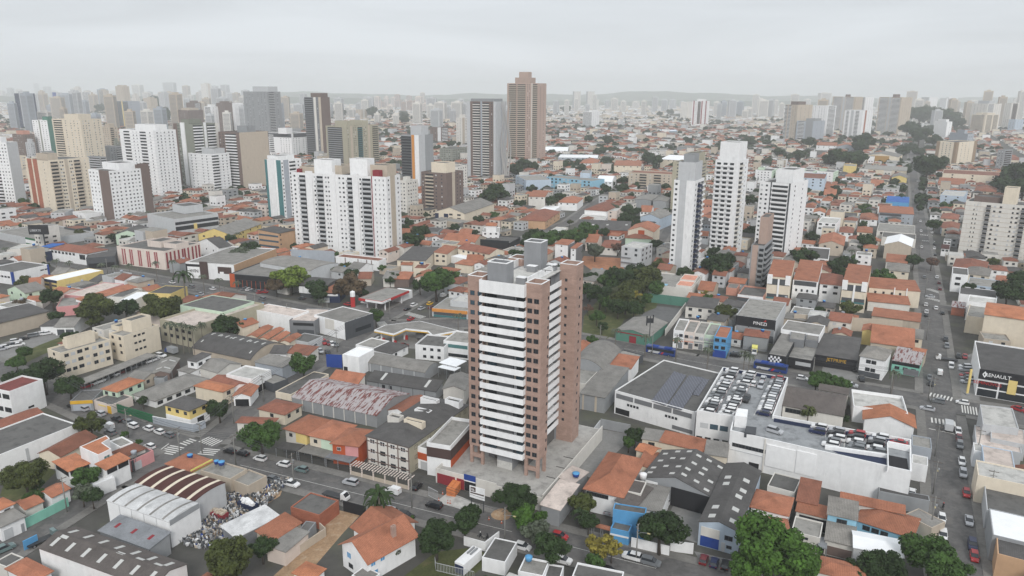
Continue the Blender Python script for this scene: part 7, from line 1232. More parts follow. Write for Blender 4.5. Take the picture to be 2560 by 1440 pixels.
for k in range(4):
    x = 205*k; o = T('apartment_building', f'white and mint walk-up block, {ORD[k]} of four from the ornate white tower', f'{-125+x},{975+4*k} {40+x},{988+4*k} {92+x},{895+4*k}', by=1118+4*k, wall='white', f0='.1-.9:w4', f1='.05-.95:w6', tops=((.05, .4, .3, .6, 2, 'mint'),), indiv=False, ref='the mint walk-up blocks' if k == 2 else None); panel(o, 1, 0, 1, 0, -.05, 'mint', 'side_wall', .03)
B('apartment_building', 'pale grey flats behind the white tower with a dark stack', '270,1045 570,1068 592,1015', by=1245, wall='paleblue', roof='flat:tileold', win='0:4x3:1.6x1.3'); B('house', 'narrow yellow block with a blue base', '760,930 882,942 896,908', by=1045, wall='yellow', roof='flat:conc', pan=((0, 0, 1, .1, 3, 'blue', 'base'),)); B('warehouse', 'long cream hall with a curved white roof edge', '960,968 1390,990 1392,945', by=1062, wall='cream', roof='ax:conc', rise=1.5, win='0:2x1:2x2', ref='the long cream hall'); B('apartment_building', 'long pale yellow range across the street from the cream hall', '1700,1008 2360,1042 2368,1000', by=1150, wall='cream', roof='flat:tileold', win='0:3x2:1.6x1.6', ref='the long pale yellow range'); B('house', 'pale blue flats with terraces by the street trees', '1730,1222 1960,1245 2002,1190', by=1365, wall='paleblue', roof='flat:concwhite', win='0:2x2'); B('house', 'yellow gabled house before the cream hall', '1240,1050 1390,1062 1395,1025', 8, wall='yellow', roof='gy:fiberlt'); B('house', 'white house with a red tiled roof and terraces near the round trees', '490,720 690,738 700,680', 9, wall='white', roof='gx:tile', win='0:4x2'); B('house', 'slate blue gabled house beside the round trees', '700,730 880,750 890,690', 9, wall='bluegray', roof='gy:tile'); B('house', 'grey white terrace before the ochre hall', '1180,905 1420,925 1425,885', 6, wall='ltgray', roof='flat:conc'); B('house', 'white striped roof house below the narrow yellow block', '735,1085 870,1100 880,1060', 5, wall='white', roof='flat:metal')
for pts, lab, wl, rf, h in (('1150,1160 1310,1175 1320,1130', 'grey flat roofed house on the street corner', 'ltgray', 'flat:conc', 7), ('1030,1120 1150,1135 1160,1095', 'red roofed house behind the corner', 'white', 'gx:tile', 5), ('1700,1110 1960,1130 1980,1085', 'white house with a low red roof before the yellow range', 'offwhite', 'gx:tile', 7), ('2070,1180 2280,1200 2290,1150', 'house with brown hipped tiles before the yellow range', 'beige', 'hip:tileold', 7), ('560,1160 680,1175 690,1130', 'row of red roofed houses by the pale grey flats', 'cream', 'gx:tile', 5), ('560,1220 680,1232 690,1190', 'second row of red roofed houses by the pale grey flats', 'cream', 'gx:tile', 5), ('40,700 140,710 150,675', 'cream box house behind the mint blocks', 'cream', 'flat:conc', 9)): B('house', lab, pts, h, wall=wl, roof=rf, win='0:3x1')

O(0, 180)
for pts, by_, wl, f0, f1, lab in (('250,700 300,706 345,690', 900, 'ltgray', '.1-.9:w2', '.1-.9:w2', 'light grey block between the red striped slab and the round cornered tower'), ('380,188 415,192 445,185', 400, 'beige', '.1-.9:w2', '.1-.9:w2', 'small beige tower beyond the navy tower'), ('680,185 725,190 770,182', 400, 'ltgray', '.1-.9:w2', '.1-.9:b:ltgray', 'pale grey skyline tower beside the blue flanked tower'), ('735,150 775,154 812,148', 390, 'offwhite', '.1-.9:w2', '.1-.9:w2', 'pale skyline tower above the stepped cream tower'), ('985,180 1030,184 1085,178', 400, 'beige', '.1-.9:b:offwhite', '.1-.9:w2', 'beige skyline tower by the hazy hill'), ('1320,225 1350,229 1392,222', 470, 'offwhite', '.1-.9:w2', '.1-.9:w2', 'pale tower behind the yellow strip tower'), ('1580,205 1640,209 1700,200', 470, 'ltgray', '.1-.9:w3', '.1-.9:w2', 'grey slab before the skyline beyond the wooded hill'), ('1860,300 1930,306 2010,296', 560, 'brown', '.1-.9:w3', '.2-.8:b:white', 'brown balcony tower behind the grey green modern tower'), ('2040,340 2110,346 2180,335', 620, 'white', '.1-.9:b:white', '.1-.9:w2', 'white balcony tower between the brown towers'), ('960,560 1000,566 1060,550', 800, 'offwhite', '.1-.9:w3', '.1-.9:w3', 'off white block right behind the pale blue grey tower'), ('2640,250 2700,255 2760,246', 480, 'bluegray', '.1-.9:w3', '.1-.9:w2', 'blue grey tower beside the big grey concrete tower'), ('1090,690 1150,698 1200,680', 900, 'graygreen', '.1-.9:w3', '.1-.9:w3', 'grey green block left of the floor lined tower')): T('apartment_tower', lab, pts, by=by_, wall=wl, f0=f0, f1=f1, tops=((.3, .8, .2, .8, 5, wl),))

# cars on the avenue and up the long straight street
O(0, 480); cars('ss:1145,815 hk:1340,845 sk:1515,885 hw:1720,900 ug:1910,945 ss:2000,1018 hw:2125,965', 150, 'driving on the avenue before the pink office', 'the pink office'); cars('sg:2440,968 sg:2465,960 hw:2490,972 hg:2530,985 hr:2600,1000', 60, 'before the low dark showroom', 'its orange wall'); cars('hw:215,648 ug:255,650 sk:340,655 sg:380,620', 60, 'before the blue awning shops', 'the frame edge')
O(640, 480); cars('ug:62,1066 hg:20,990 hr:85,995 hk:455,1062 hr:910,1118', 150, 'by the avenue kerb near the dark tyre shop', 'the orange wall'); cars('uw:1090,1102', 150, 'under the red edged petrol station canopy', ''); cars('uw:1580,1128 sk:1515,1168 ss:1655,1160 hm:1755,1152 hy:1740,1112 sr:1550,1265', 62, 'at the big crossing by the petrol stations', 'the red edged one'); cars('vw:1875,1032', 62, 'on the side street above the big crossing', '')
O(1920, 480); cars('sk:1510,88 sg:1555,25 hg:1520,130 hw:1525,290 hw:1530,388 hw:1535,548 hg:1565,848 hw:1580,1122 hw:1585,1192 sk:1582,1226', 62, 'at the upper kerb of the long street', 'the blue hall', detail=False); cars('sg:1615,152 sk:1620,190 ug:1630,232 ss:1635,372 hw:1640,402 sk:1660,520 hw:1665,560 sk:1672,626 sw:1690,848 hm:1710,905 hm:1720,966 sk:1745,1206', 62, 'at the cream tower kerb of the long street', 'the blue hall', detail=False); cars('ss:1620,1042,150 hw:1680,1157 sw:1600,10', 62, 'driving on the long straight street', 'the long cream row', detail=False)
O(1920, 180); cars('sg:1500,900 hw:1560,1060 ug:1575,1110 hw:1580,1175 sk:1530,1010 hg:1600,1130 hw:1495,1090 sg:1490,1165 hw:1590,1200', 62, 'far up the long straight street', 'the blue hall', detail=False)
O(0, 180)
for pts, by_, wl, f0, f1, lab in (('1010,540 1090,548 1175,532', 900, 'beige', '.1-.9:w3', '.1-.5:b:beige .6-.9:w1', 'beige block between the stepped cream tower and the floor lined tower'), ('640,560 720,566 790,550', 860, 'ltgray', '.1-.9:w3', '.1-.9:b:ltgray', 'light grey block rising behind the pale blue grey tower'), ('1830,660 1900,668 1960,650', 1180, 'gray', '.1-.9:b:ltgray', '.1-.9:w2', 'grey balcony block beside the shorter floor lined tower'), ('2500,430 2560,436 2640,424', 640, 'offwhite', '.1-.9:w3', '.1-.9:w3', 'off white block behind the white hotel')): T('apartment_tower', lab, pts, by=by_, wall=wl, f0=f0, f1=f1, tops=((.3, .8, .2, .8, 4, wl),))
# ================================================================ trees the photograph shows one by one
O(0, 0, 1)
for s in """172,962,32,dark 107,930,46,dark 40,950,30,dark 225,1056,33,olive 356,1001,13,dark 547,1020,28,dark 310,1085,9,green,s 345,1105,9,green,s 62,1187,46,olive 85,1240,22,green 90,1212,16,green 218,1192,32,green 205,1232,26,grey 230,1240,24,dark
575,1392,62,olive 655,1370,30,dark 652,1088,46,green 975,1372,24,grey 1090,1342,48,dark 1162,1310,34,dark 1178,1280,22,dark 1025,1300,14,green 960,1395,14,green,s 1292,1243,48,dark 1322,1295,38,bright 1345,1330,34,grey 1377,1367,44,dark 1455,1260,30,olive 1472,1305,24,dark 1500,1362,36,yellow 1530,1372,26,yellow 1490,1400,22,green
1652,1318,57,dark 1925,1360,88,bright 1990,1400,60,bright 1870,1420,50,bright 2330,1385,62,green 2380,1420,44,green 2205,1412,48,dark 2150,1430,34,dark 1588,1085,24,dark 1572,1105,18,green 2050,945,22,green 2080,950,22,green 2110,958,18,green 2040,955,20,green 2020,1028,18,olive 2110,1045,12,dark
1500,735,30,dark 1475,725,21,dark 1515,755,18,green 1545,765,24,dark 1590,680,27,dark 1630,700,24,olive 1520,700,27,green 1575,715,27,olive 1482,725,13,yellow 1612,745,18,green 1550,690,34,dark 1610,690,37,olive 1640,720,24,green 1492,790,18,green 1565,745,32,olive 1585,770,24,dark 1583,740,21,yellow 1600,715,21,olive 1478,692,18,dark 1478,850,14,green 1505,815,14,dark 1470,770,13,rusty 1813,780,26,olive 1790,662,34,dark 1815,650,22,dark 1360,595,30,green 1395,590,26,green 1335,590,24,dark 1470,575,26,green 1440,590,24,green 1488,625,22,grey 1545,618,16,rusty 1640,610,16,dark 1577,528,22,dark 1565,545,20,dark 1590,560,16,dark 1400,492,14,dark 1376,503,16,dark 1300,510,16,dark 1320,605,18,dark 1535,520,14,grey 1762,730,12,yellow 1770,745,14,green 1875,500,16,dark 1880,580,20,dark 1900,480,14,dark
725,690,38,lime 750,700,24,lime 705,690,20,dark 690,712,22,brown 790,720,26,dark 795,738,18,dark 875,712,34,brown 850,725,20,brown 905,730,16,dark 1090,702,42,green 1120,690,26,green 1050,710,20,dark 940,790,21,green 758,908,32,green 1032,598,26,dark 1005,572,18,dark 1050,580,22,dark 1020,555,14,dark 880,685,18,dark 830,675,18,olive 855,678,16,brown 955,670,10,green 975,700,12,dark 1050,690,10,dark 845,635,8,green,s 985,690,14,dark 1245,480,26,dark 1220,490,20,dark 1265,470,18,dark 1005,540,14,grey 1185,580,10,dark 1135,568,12,dark
240,765,42,olive 215,780,26,olive 312,768,28,dark 400,765,42,olive 425,775,28,olive 130,742,26,dark 140,790,18,dark 572,812,32,dark 540,825,18,dark 285,592,12,dark 313,596,11,dark 620,620,26,dark 600,635,22,grey 235,800,18,olive 175,840,18,dark 200,850,20,olive 60,880,18,green 40,905,20,green 200,580,12,olive 50,760,20,brown 580,595,14,dark
2010,640,30,dark 2120,655,22,dark 2098,665,26,dark 2210,690,28,green 2145,645,16,green 2165,603,22,dark 2165,520,14,green 2060,560,12,dark 2285,650,18,dark 2330,655,16,rusty 2420,720,18,dark 2520,730,36,dark 2555,700,30,dark 2115,770,12,green 2050,775,12,dark 2335,560,16,dark 2365,515,14,green 2345,530,10,dark 2340,500,10,dark 2030,590,16,dark 1960,660,12,dark 2150,620,10,dark
2320,412,34,dark 2345,405,24,dark 2095,392,26,dark 2075,398,18,dark 2140,395,26,dark 2160,352,24,dark 2150,365,18,dark 2000,387,16,dark 1945,380,14,dark 2025,355,16,dark 2300,290,26,dark 2335,290,24,dark 2370,295,24,dark 2275,320,22,dark 2300,335,24,dark 2335,350,18,dark 2395,305,18,dark 2545,430,38,dark 2520,460,26,dark 2560,470,30,dark 1415,272,12,dark 1472,344,12,dark 1520,350,13,dark 1310,410,18,dark 1290,425,18,dark 1330,415,14,dark 1520,400,14,dark 1620,395,20,dark 1640,400,16,dark 1685,395,14,dark 1720,350,10,dark 1870,350,12,dark 1850,360,12,dark 1555,470,16,dark 1560,450,12,dark 1380,380,9,dark 1580,375,8,dark 1600,440,9,dark 1380,440,10,dark 1675,280,9,dark 1650,285,8,dark 1500,365,9,dark 270,260,14,dark 390,270,24,dark 410,285,20,dark 250,270,12,dark 300,275,12,dark 60,505,14,green 980,375,10,dark 960,385,9,dark 850,280,14,dark 930,280,16,dark 1010,300,12,dark 1110,330,10,dark 820,275,10,dark 1010,290,12,dark 1125,360,10,dark 2090,470,10,dark 2165,530,12,green""".split():
    t = s.split(','); tree(float(t[0]), float(t[1]), float(t[2]), t[3], name='shrub' if len(t) > 4 else 'tree')
for s in '107,640,8 139,652,8 172,657,8 77,640,8 287,668,9 322,664,9 388,658,10 253,662,8 13,622,8 430,655,9 507,692,9 547,700,10 592,708,9 805,753,6 422,811,11 437,814,11 452,813,12 466,817,11 479,821,11 502,812,9 1692,850,9 1771,875,10 1862,885,10 1874,893,9 1540,827,9 1615,842,8 2236,935,11 1145,790,9 1310,536,9 595,585,9 570,575,8 2130,628,9 1260,570,8 325,535,9 370,530,9 1020,600,9'.split():
    x, y, h = (float(v) for v in s.split(',')); palm(x, y, h)
palm(947, 1238, 8.5, 4., 'dark', 'broad shaggy green palm'); palm(940, 1262, 5.5, 3., 'dark', 'lower bushy palm'); palm(458, 690, 13, 5.5, 'dark', 'huge shaggy dark palm'); palm(1452, 1285, 4, 2.5, 'dark', 'low garden palm'); palm(2022, 1025, 4.5, 2.6, 'olive', 'yellowish garden palm')
# ================================================================ utility poles and wires
P1 = [pole(*a) for a in ((120, 975, 60), (322, 1095, 60, True), (451, 1145, 60, False, True), (590, 1165, 62), (735, 1215, 62, False, True), (1030, 1270, 62), (1262, 1360, 62, True))]; wires(P1, 'bundle of black overhead wires along the curved street')
P2 = [pole(*a) for a in ((506, 1135, 150), (585, 1060, 150), (660, 1005, 155), (843, 880, 155), (975, 800, 155))]; wires(P2, 'bundle of black overhead wires along the narrow side street')
P3 = [pole(*a) for a in ((2325, 1330, -28, True, True), (2332, 1235, -28, True, True), (2337, 1140, -28), (2328, 1010, -28, True), (2315, 850, -28), (2312, 740, -28), (2298, 640, -28))]; wires(P3, 'bundle of black overhead wires along the long straight street')
P4 = [pole(*a) for a in ((1690, 895, 60), (1770, 908, 60), (2030, 955, 60), (2225, 985, 60), (2320, 1003, 60))]; wires(P4, 'bundle of black overhead wires along the avenue')
P5 = [pole(*a) for a in ((350, 715, 60, False, True), (562, 765, 60), (820, 800, 60))]; wires(P5, 'bundle of black overhead wires by the pink office block')
for a in ((270, 688, 60), (640, 785, 60), (720, 810, 60, True), (1075, 815, 60), (2290, 560, -28), (2282, 480, -28), (1630, 885, 60), (1500, 868, 60), (2440, 1150, -28), (2470, 1260, -28), (168, 1280, 54), (1590, 1405, 62, True)): pole(*a)
# scrapyard: heaps nobody could count
rs = np.random.RandomState(5); b = MB(); O(0, 0, 1)
quad = [G(p) for p in ((440, 1360), (565, 1192), (730, 1200), (560, 1385))]
for k in range(2600):
    u, v = rs.rand(2); p = quad[0].lerp(quad[1], u).lerp(quad[3].lerp(quad[2], u), v)
    z = .3+1.3*abs(math.sin(p.x*.55)*math.cos(p.y*.4))*rs.rand(); s = rs.uniform(.1, .4, 3); a = rs.rand()*3.14; c_, s_ = math.cos(a)*s[0], math.sin(a)*s[0]
    q = [(p.x+c_-s_*s[1], p.y+s_+c_*s[1]), (p.x-c_-s_*s[1], p.y-s_+c_*s[1]), (p.x-c_+s_*s[1], p.y-s_-c_*s[1]), (p.x+c_+s_*s[1], p.y+s_-c_*s[1])]; b.prism(q, max(0, z-s[2]), z+s[2], rs.choice(6, p=(.12, .14, .22, .38, .03, .11)))
tag(build(b, 'scrap_debris', [M('white'), M('ltgray'), M('midgray'), M('dkgray'), M('blue'), M('beige')]), kind='stuff')
for x, y, col, lab in ((545, 1293, 'maroon', 'maroon skip full of cardboard in the scrapyard'), (620, 1270, 'navy', 'dark blue skip full of white scrap in the scrapyard')):
    g = G((x, y)); e = tag(empty('skip', (g.x, g.y, .05), -.5), lab, 'skip'); b = MB(); b.prism([(-2.6, -1.1), (2.6, -1.1), (2.6, 1.1), (-2.6, 1.1)], .2, 1.5); build(b, 'body', [M(col)], e); b = MB()
    for k in range(40): p = rs.uniform(-1, 1, 2)*(2.2, .8); s = rs.uniform(.15, .4); b.box((p[0]-s, p[1]-s, 1.4), (p[0]+s, p[1]+s, 1.5+rs.rand()*.7), 0)
    build(b, 'load', [M('beige' if col == 'maroon' else 'white')], e)
# motorcycles with riders
def rider(x, y, hd, helmet, lab, jacket='black'):
    (X, Y), = PX([(x, y)]); g = G((X, Y)); e = tag(empty('motorcycle', (g.x, g.y, .03), math.radians(hd)), 'dark motorcycle '+lab, 'motorcycle')
    for s in (-.6, .6): o = put('wheel', wheel_mesh(), e, (s, 0, .3), 0, (.95, .5, .95))
    b = MB(); b.tube([(-.5, 0, .6), (-.1, 0, .72), (.25, 0, .85)], [.1, .14, .16], 8); build(b, 'body', [STEELDK], e); b = MB(); b.tube([(.6, 0, .3), (.4, 0, 1.0)], .04, 6); b.tube([(.38, -.35, 1.02), (.38, .35, 1.02)], .03, 6); build(b, 'handlebar', [METAL], e)
    e = tag(empty('person', (g.x, g.y, .03), math.radians(hd)), 'motorcycle rider with a '+helmet+' helmet '+lab, 'person')
    me = bpy.data.meshes.new('body'); V = [(-.2, 0, .82), (-.12, 0, 1.1), (-.02, 0, 1.35), (.03, 0, 1.5), (.05, 0, 1.62), (-.02, .2, 1.36), (.15, .3, 1.15), (.36, .28, 1.06), (-.02, -.2, 1.36), (.15, -.3, 1.15), (.36, -.28, 1.06), (-.15, .12, .82), (.22, .18, .78), (.1, .16, .4), (.2, .16, .32), (-.15, -.12, .82), (.22, -.18, .78), (.1, -.16, .4), (.2, -.16, .32)]
    E_ = [(0, 1), (1, 2), (2, 3), (3, 4), (2, 5), (5, 6), (6, 7), (2, 8), (8, 9), (9, 10), (0, 11), (11, 12), (12, 13), (13, 14), (0, 15), (15, 16), (16, 17), (17, 18)]; me.from_pydata(V, E_, []); me.materials.append(M(jacket))
    o = put('body', me, e); md = o.modifiers.new('skin', 'SKIN'); rad = [.16, .16, .17, .07, .1]+[.07, .055, .045]*2+[.11, .09, .06, .05]*2
    for vtx, r in zip(me.skin_vertices[0].data, rad): vtx.radius = (r, r)
    me.skin_vertices[0].data[0].use_root = True; o.modifiers.new('sub', 'SUBSURF').levels = 1; o.modifiers['sub'].render_levels = 1
    b = MB(); b.lathe([(.02, -.14), (.12, -.1), (.14, .02), (.1, .12), (.02, .15)], 10); build(b, 'helmet', [M(helmet)], e, (.05, 0, 1.68), 0, True); b = MB(); b.box((.1, -.09, -.04), (.145, .09, .05)); build(b, 'visor', [GLASS], e, (.05, 0, 1.68))
O(640, 1080); rider(2245, 1065, 150, 'white', 'on the curved street before the white box house'); rider(2315, 1085, 150, 'black', 'beside the white helmeted rider on the curved street')
O(1920, 1080); rider(1748, 770, 62, 'red', 'at the kerb of the lower side street')
# pedestrians
def person(x, y, hd, top, legs, lab):
    (X, Y), = PX([(x, y)]); g = G((X, Y)); e = tag(empty('person', (g.x, g.y, .15), math.radians(hd)), lab, 'person'); key = 'ped'
    if key not in MATS:
        me = bpy.data.meshes.new('body'); V = [(0, 0, .92), (0, 0, 1.2), (0, 0, 1.42), (.01, 0, 1.54), (.03, 0, 1.68), (0, .2, 1.4), (.02, .25, 1.1), (.1, .24, .86), (0, -.2, 1.4), (-.04, -.25, 1.1), (0, -.24, .84), (0, .1, .88), (.12, .1, .48), (.08, .1, .06), (.2, .1, .03), (0, -.1, .88), (-.02, -.1, .47), (-.18, -.1, .08), (-.06, -.1, .03)]
        me.from_pydata(V, [(0, 1), (1, 2), (2, 3), (3, 4), (2, 5), (5, 6), (6, 7), (2, 8), (8, 9), (9, 10), (0, 11), (11, 12), (12, 13), (13, 14), (0, 15), (15, 16), (16, 17), (17, 18)], []); MATS[key] = me
    me = MATS[key].copy(); me.materials.append(M(top)); o = put('body', me, e); o.modifiers.new('skin', 'SKIN'); me.skin_vertices.new() if not me.skin_vertices else None if hasattr(me.skin_vertices, 'new') else None
    for vtx, r in zip(me.skin_vertices[0].data, [.15, .14, .15, .06, .1]+[.065, .05, .04]*2+[.1, .075, .05, .045]*2): vtx.radius = (r, r)
    me.skin_vertices[0].data[0].use_root = True; sb = o.modifiers.new('sub', 'SUBSURF'); sb.levels = 1; sb.render_levels = 1
    b = MB(); b.lathe([(.11, -.02), (.12, .06), (.07, .12), (.01, .13)], 10); build(b, 'hair', [M('darkbrown')], e, (.02, 0, 1.7), 0, True); b = MB(); b.prism([(-.14, -.19), (.15, -.19), (.17, .19), (-.12, .19)], .45, .95); build(b, 'trousers', [M(legs)], e)
# ================================================================ filler houses between the ones read off one by one
gx = Vector((math.cos(GA), math.sin(GA))); gy = Vector((-gx.y, gx.x))
GRID = {}
def gput(k): 
    poly, r, c = FOOT[k]
    for i in range(int((c.x-r)//40), int((c.x+r)//40)+1):
        for j in range(int((c.y-r)//40), int((c.y+r)//40)+1): GRID.setdefault((i, j), []).append(k)
for k in range(len(FOOT)): gput(k)
def overlap(A, Bp):
    for P, Q in ((A, Bp), (Bp, A)):
        for i in range(len(P)):
            e = P[(i+1) % len(P)]-P[i]; n = Vector((e.y, -e.x)); a = max(n.dot(p-P[i]) for p in P); b_ = min(n.dot(q-P[i]) for q in Q)
            if min(n.dot(p-P[i]) for p in P) < -1e-6 and a < 1e-3 and b_ >= -.1: return False
            if a >= 1e-3 and b_ >= a-.1: return False
    return True
def free(poly, c, r):
    for i in range(int((c.x-r)//40), int((c.x+r)//40)+1):
        for j in range(int((c.y-r)//40), int((c.y+r)//40)+1):
            for k in GRID.get((i, j), ()):
                P, rr, cc_ = FOOT[k]
                if (cc_-c).length < r+rr and overlap(P, poly): return False
    return True
FW = [('white', .2), ('offwhite', .24), ('cream', .17), ('beige', .14), ('ltgray', .11), ('palepink', .05), ('gray', .09)]
FR = [('tile', 'orange tiled', .17), ('tilered', 'red tiled', .18), ('tileold', 'weathered tile', .15), ('fiberlt', 'pale sheet', .17), ('fiber', 'dark sheet', .17), ('conc', 'flat concrete', .1), ('concwhite', 'flat pale', .06)]
rr = random.Random(3)
def pick(lst): 
    x = rr.random(); s = 0
    for t in lst:
        s += t[-1]
        if x <= s: return t
    return lst[0]
cells = []
step_u, step_v = 9.5, 13.5
for iu in range(-330, 330):
    for iv in range(-60, 330):
        c = gx*(iu*step_u)+gy*(iv*step_v)
        d = c.length
        if c.y < 60 or d > 2600: continue
        big = d > 1300
        if big and (iu % 2 or iv % 2): continue
        X, Y = proj((c.x, c.y, 3))
        if not (-700 < X < 3260 and 232 < Y < 1750): continue
        if iv % 7 == 0 or iu % 16 == 0: continue            # side streets
        cells.append((d, c, big))
cells.sort(key=lambda t: t[0])
single, batch, ftree = 0, [], []
for d, c, big in cells:
    k = 1.75 if big else 1.
    u = rr.uniform(.72, 1.0)*step_u*k; v = rr.uniform(.6, .98)*step_v*k; c = c+gx*rr.uniform(-1, 1)+gy*rr.uniform(-1.5, 1.5)
    poly = [c-gx*u/2-gy*v/2, c+gx*u/2-gy*v/2, c+gx*u/2+gy*v/2, c-gx*u/2+gy*v/2]; r = math.hypot(u, v)/2
    if rr.random() < (.1 if d < 700 else .15):
        if (d >= 700 or (free(poly, c, r) and not on_road(c, 4))): ftree.append(c)
        continue
    if on_road(c, max(u, v)*.5+(4 if d < 450 else 1.5)) or not free(poly, c, r):
        if d > 700 and rr.random() < .3: ftree.append(c)
        continue
    h = rr.choice((3.2, 3.4, 3.8, 6.0, 6.3, 6.6)) if rr.random() < .93 or d < 450 else rr.uniform(9, 16)
    wl = pick(FW)[0]; rc, rw, _ = pick(FR)
    typ = 'flat' if rc.startswith('conc') or h > 8 else rr.choice(('gx', 'gy', 'hip', 'hip'))
    if h > 8: rc, rw = 'conc', 'flat concrete'
    if single < 210 and d < 900 and -40 < proj((c.x, c.y, 3))[0] < 2600 and proj((c.x, c.y, h))[1] < 1445:
        single += 1; o = Bld(); o.ang = GA+(0 if rr.random() < .96 else .1); o.c = [Vector(q) for q in ((0, 0), (u, 0), (u, v), (0, v))]; o.h, o.L, o.D, o.dist = h, u, v, d; p0 = poly[0]
        o.e = empty('house', (p0.x, p0.y, 0), o.ang)
        if typ == 'flat': flat_top(o, wl, rc, .4)
        else: pitched(o, wl, typ, rc, None, .4)
        if rr.random() < .8: windows(o, '0:2x2:1.3x1.1:.05-.95:.8', 'ds')
        if rr.random() < .4: windows(o, '1:2x1:1.3x1.1', 'ds')
        if rr.random() < .5:
            q = p0+gx*(u*rr.uniform(.3, .7))+gy*(v*rr.uniform(.5, .75)); X, Y = proj((q.x, q.y, h+1.5)); O(0, 0, 1); n0 = len(bpy.data.objects); water_tank(X, Y, h+.8, None, rr.choice(('blue', 'blue', 'bluegray')), rr.uniform(.6, .85)); AUTO.append((LAST[0], 'small house roof water tank', X, Y, 'water tank'))
        AUTO.append((o.e, ('tall ' if h > 8 else ('low ' if h < 4 else ''))+{'offwhite': 'off white', 'ltgray': 'light grey', 'palepink': 'pale pink', 'gray': 'grey'}.get(wl, wl)+' house, '+rw+' roof,', *proj((c.x, c.y, h*.7)), 'house'))
    else: batch.append((c, u, v, h, wl, rc, typ))
# the rest of the low city as one mass
wn = [t[0] for t in FW]; rn = [t[0] for t in FR]; mb = MB()
for c, u, v, h, wl, rc, typ in batch:
    q = [c-gx*u/2-gy*v/2, c+gx*u/2-gy*v/2, c+gx*u/2+gy*v/2, c-gx*u/2+gy*v/2]; n = len(mb.v); mw, mr = wn.index(wl), len(wn)+rn.index(rc)
    mb.v += [(p.x, p.y, 0) for p in q]+[(p.x, p.y, h) for p in q]
    for i in range(4): j = (i+1) % 4; mb.f.append([n+i, n+j, n+4+j, n+4+i]); mb.m.append(mw)
    if typ == 'flat': mb.f.append([n+4, n+5, n+6, n+7]); mb.m.append(mr)
    else:
        t = min(u, v)*.19; e = .4; Q = [c+gx*sx*(u/2+e)+gy*sy*(v/2+e) for sx, sy in ((-1, -1), (1, -1), (1, 1), (-1, 1))]; k = len(mb.v); mb.v += [(p.x, p.y, h-.02) for p in Q]
        ins = (min(u, v)/2 if typ == 'hip' else 0); long_y = v > u if typ == 'hip' else typ == 'gy'
        a, b_ = (c-gy*(v/2+e-ins), c+gy*(v/2+e-ins)) if long_y else (c-gx*(u/2+e-ins), c+gx*(u/2+e-ins)); mb.v += [(a.x, a.y, h+t), (b_.x, b_.y, h+t)]
        F_ = ([k, k+1, k+4], [k+1, k+2, k+5, k+4], [k+2, k+3, k+5], [k+3, k, k+4, k+5]) if long_y else ([k, k+1, k+5, k+4], [k+1, k+2, k+5], [k+2, k+3, k+4, k+5], [k+3, k, k+4])
        for f in F_: mb.f.append(f); mb.m.append(mr)
    if h > 3 and (c.length < 1200):
        for i in (0, 1):
            a, b_ = q[i], q[i+1]; dd = (b_-a).normalized(); nn = Vector((dd.y, -dd.x))*.04
            for z in ([1.] if h < 5 else [1., 4.] if h < 8 else [1., 4., 7.]):
                for f0 in (.15, .6):
                    p, s = a.lerp(b_, f0)+nn, a.lerp(b_, f0+.2)+nn; k = len(mb.v); mb.v += [(p.x, p.y, z), (s.x, s.y, z), (s.x, s.y, z+1.2), (p.x, p.y, z+1.2)]; mb.f.append([k, k+1, k+2, k+3]); mb.m.append(len(wn)+len(rn))
tag(build(mb, 'distant_city', [M(x) for x in wn]+[M(x) for x in rn]+[GLASS]), kind='stuff')
# ---------------------------------------------------------------- tree masses of the far city, beyond the ones built singly
def tree_mass(name, pts, col, seed):
    r = np.random.RandomState(seed); src = crown_mesh(1, col, 2); nv = len(src.vertices); co = np.empty(nv*3, np.float32); src.vertices.foreach_get('co', co); co = co.reshape(-1, 3)
    k = nv//4; sel = np.arange(k)[::3]; base = co.reshape(k, 4, 3)[sel]; base = (base-base.mean(1, keepdims=True))*1.6+base.mean(1, keepdims=True); n = len(sel)
    allv = []
    for x, y, z, s in pts:
        a = r.rand()*6.28; c_, s_ = math.cos(a), math.sin(a); v = base*s; allv.append(np.stack([v[..., 0]*c_-v[..., 1]*s_+x, v[..., 0]*s_+v[..., 1]*c_+y, v[..., 2]*.95+z], -1).reshape(-1, 3))
    v = np.concatenate(allv).astype(np.float32); q = len(v)//4; me = bpy.data.meshes.new(name); me.vertices.add(len(v)); me.vertices.foreach_set('co', v.ravel()); me.loops.add(len(v)); me.loops.foreach_set('vertex_index', np.arange(len(v), dtype=np.int32)); me.polygons.add(q); me.polygons.foreach_set('loop_start', np.arange(0, 4*q, 4, dtype=np.int32)); me.update(); me.materials.append(leafmat(col)); tag(put(name, me), kind='stuff')
rn_ = random.Random(9); near_t = [c for c in ftree if c.length < 650 and -40 < proj((c.x, c.y, 4))[0] < 2600]; far_t = [c for c in ftree if c.length >= 650]
O(0, 0, 1)
for c in near_t[:110]:
    X, Y = proj((c.x, c.y, 4)); rp = rn_.uniform(2, 4.4)*F/((Vector((c.x, c.y, -96))).dot(f_)); tree(X, Y, rp, rn_.choice(('dark', 'dark', 'green', 'olive')))
pts = [(c.x+rn_.uniform(-3, 3), c.y+rn_.uniform(-3, 3), 3+2*rn_.random(), rn_.uniform(2.5, 6)) for c in far_t]
for k in range(520):                                         # groves
    x0, y0 = rn_.uniform(-2200, 2200), rn_.uniform(900, 3400)
    if abs(x0) > y0*.75: continue
    for j in range(rn_.randrange(2, 16)): pts.append((x0+rn_.gauss(0, 26), y0+rn_.gauss(0, 22), rn_.uniform(3, 7), rn_.uniform(5, 9)))
O(0, 0, 1)
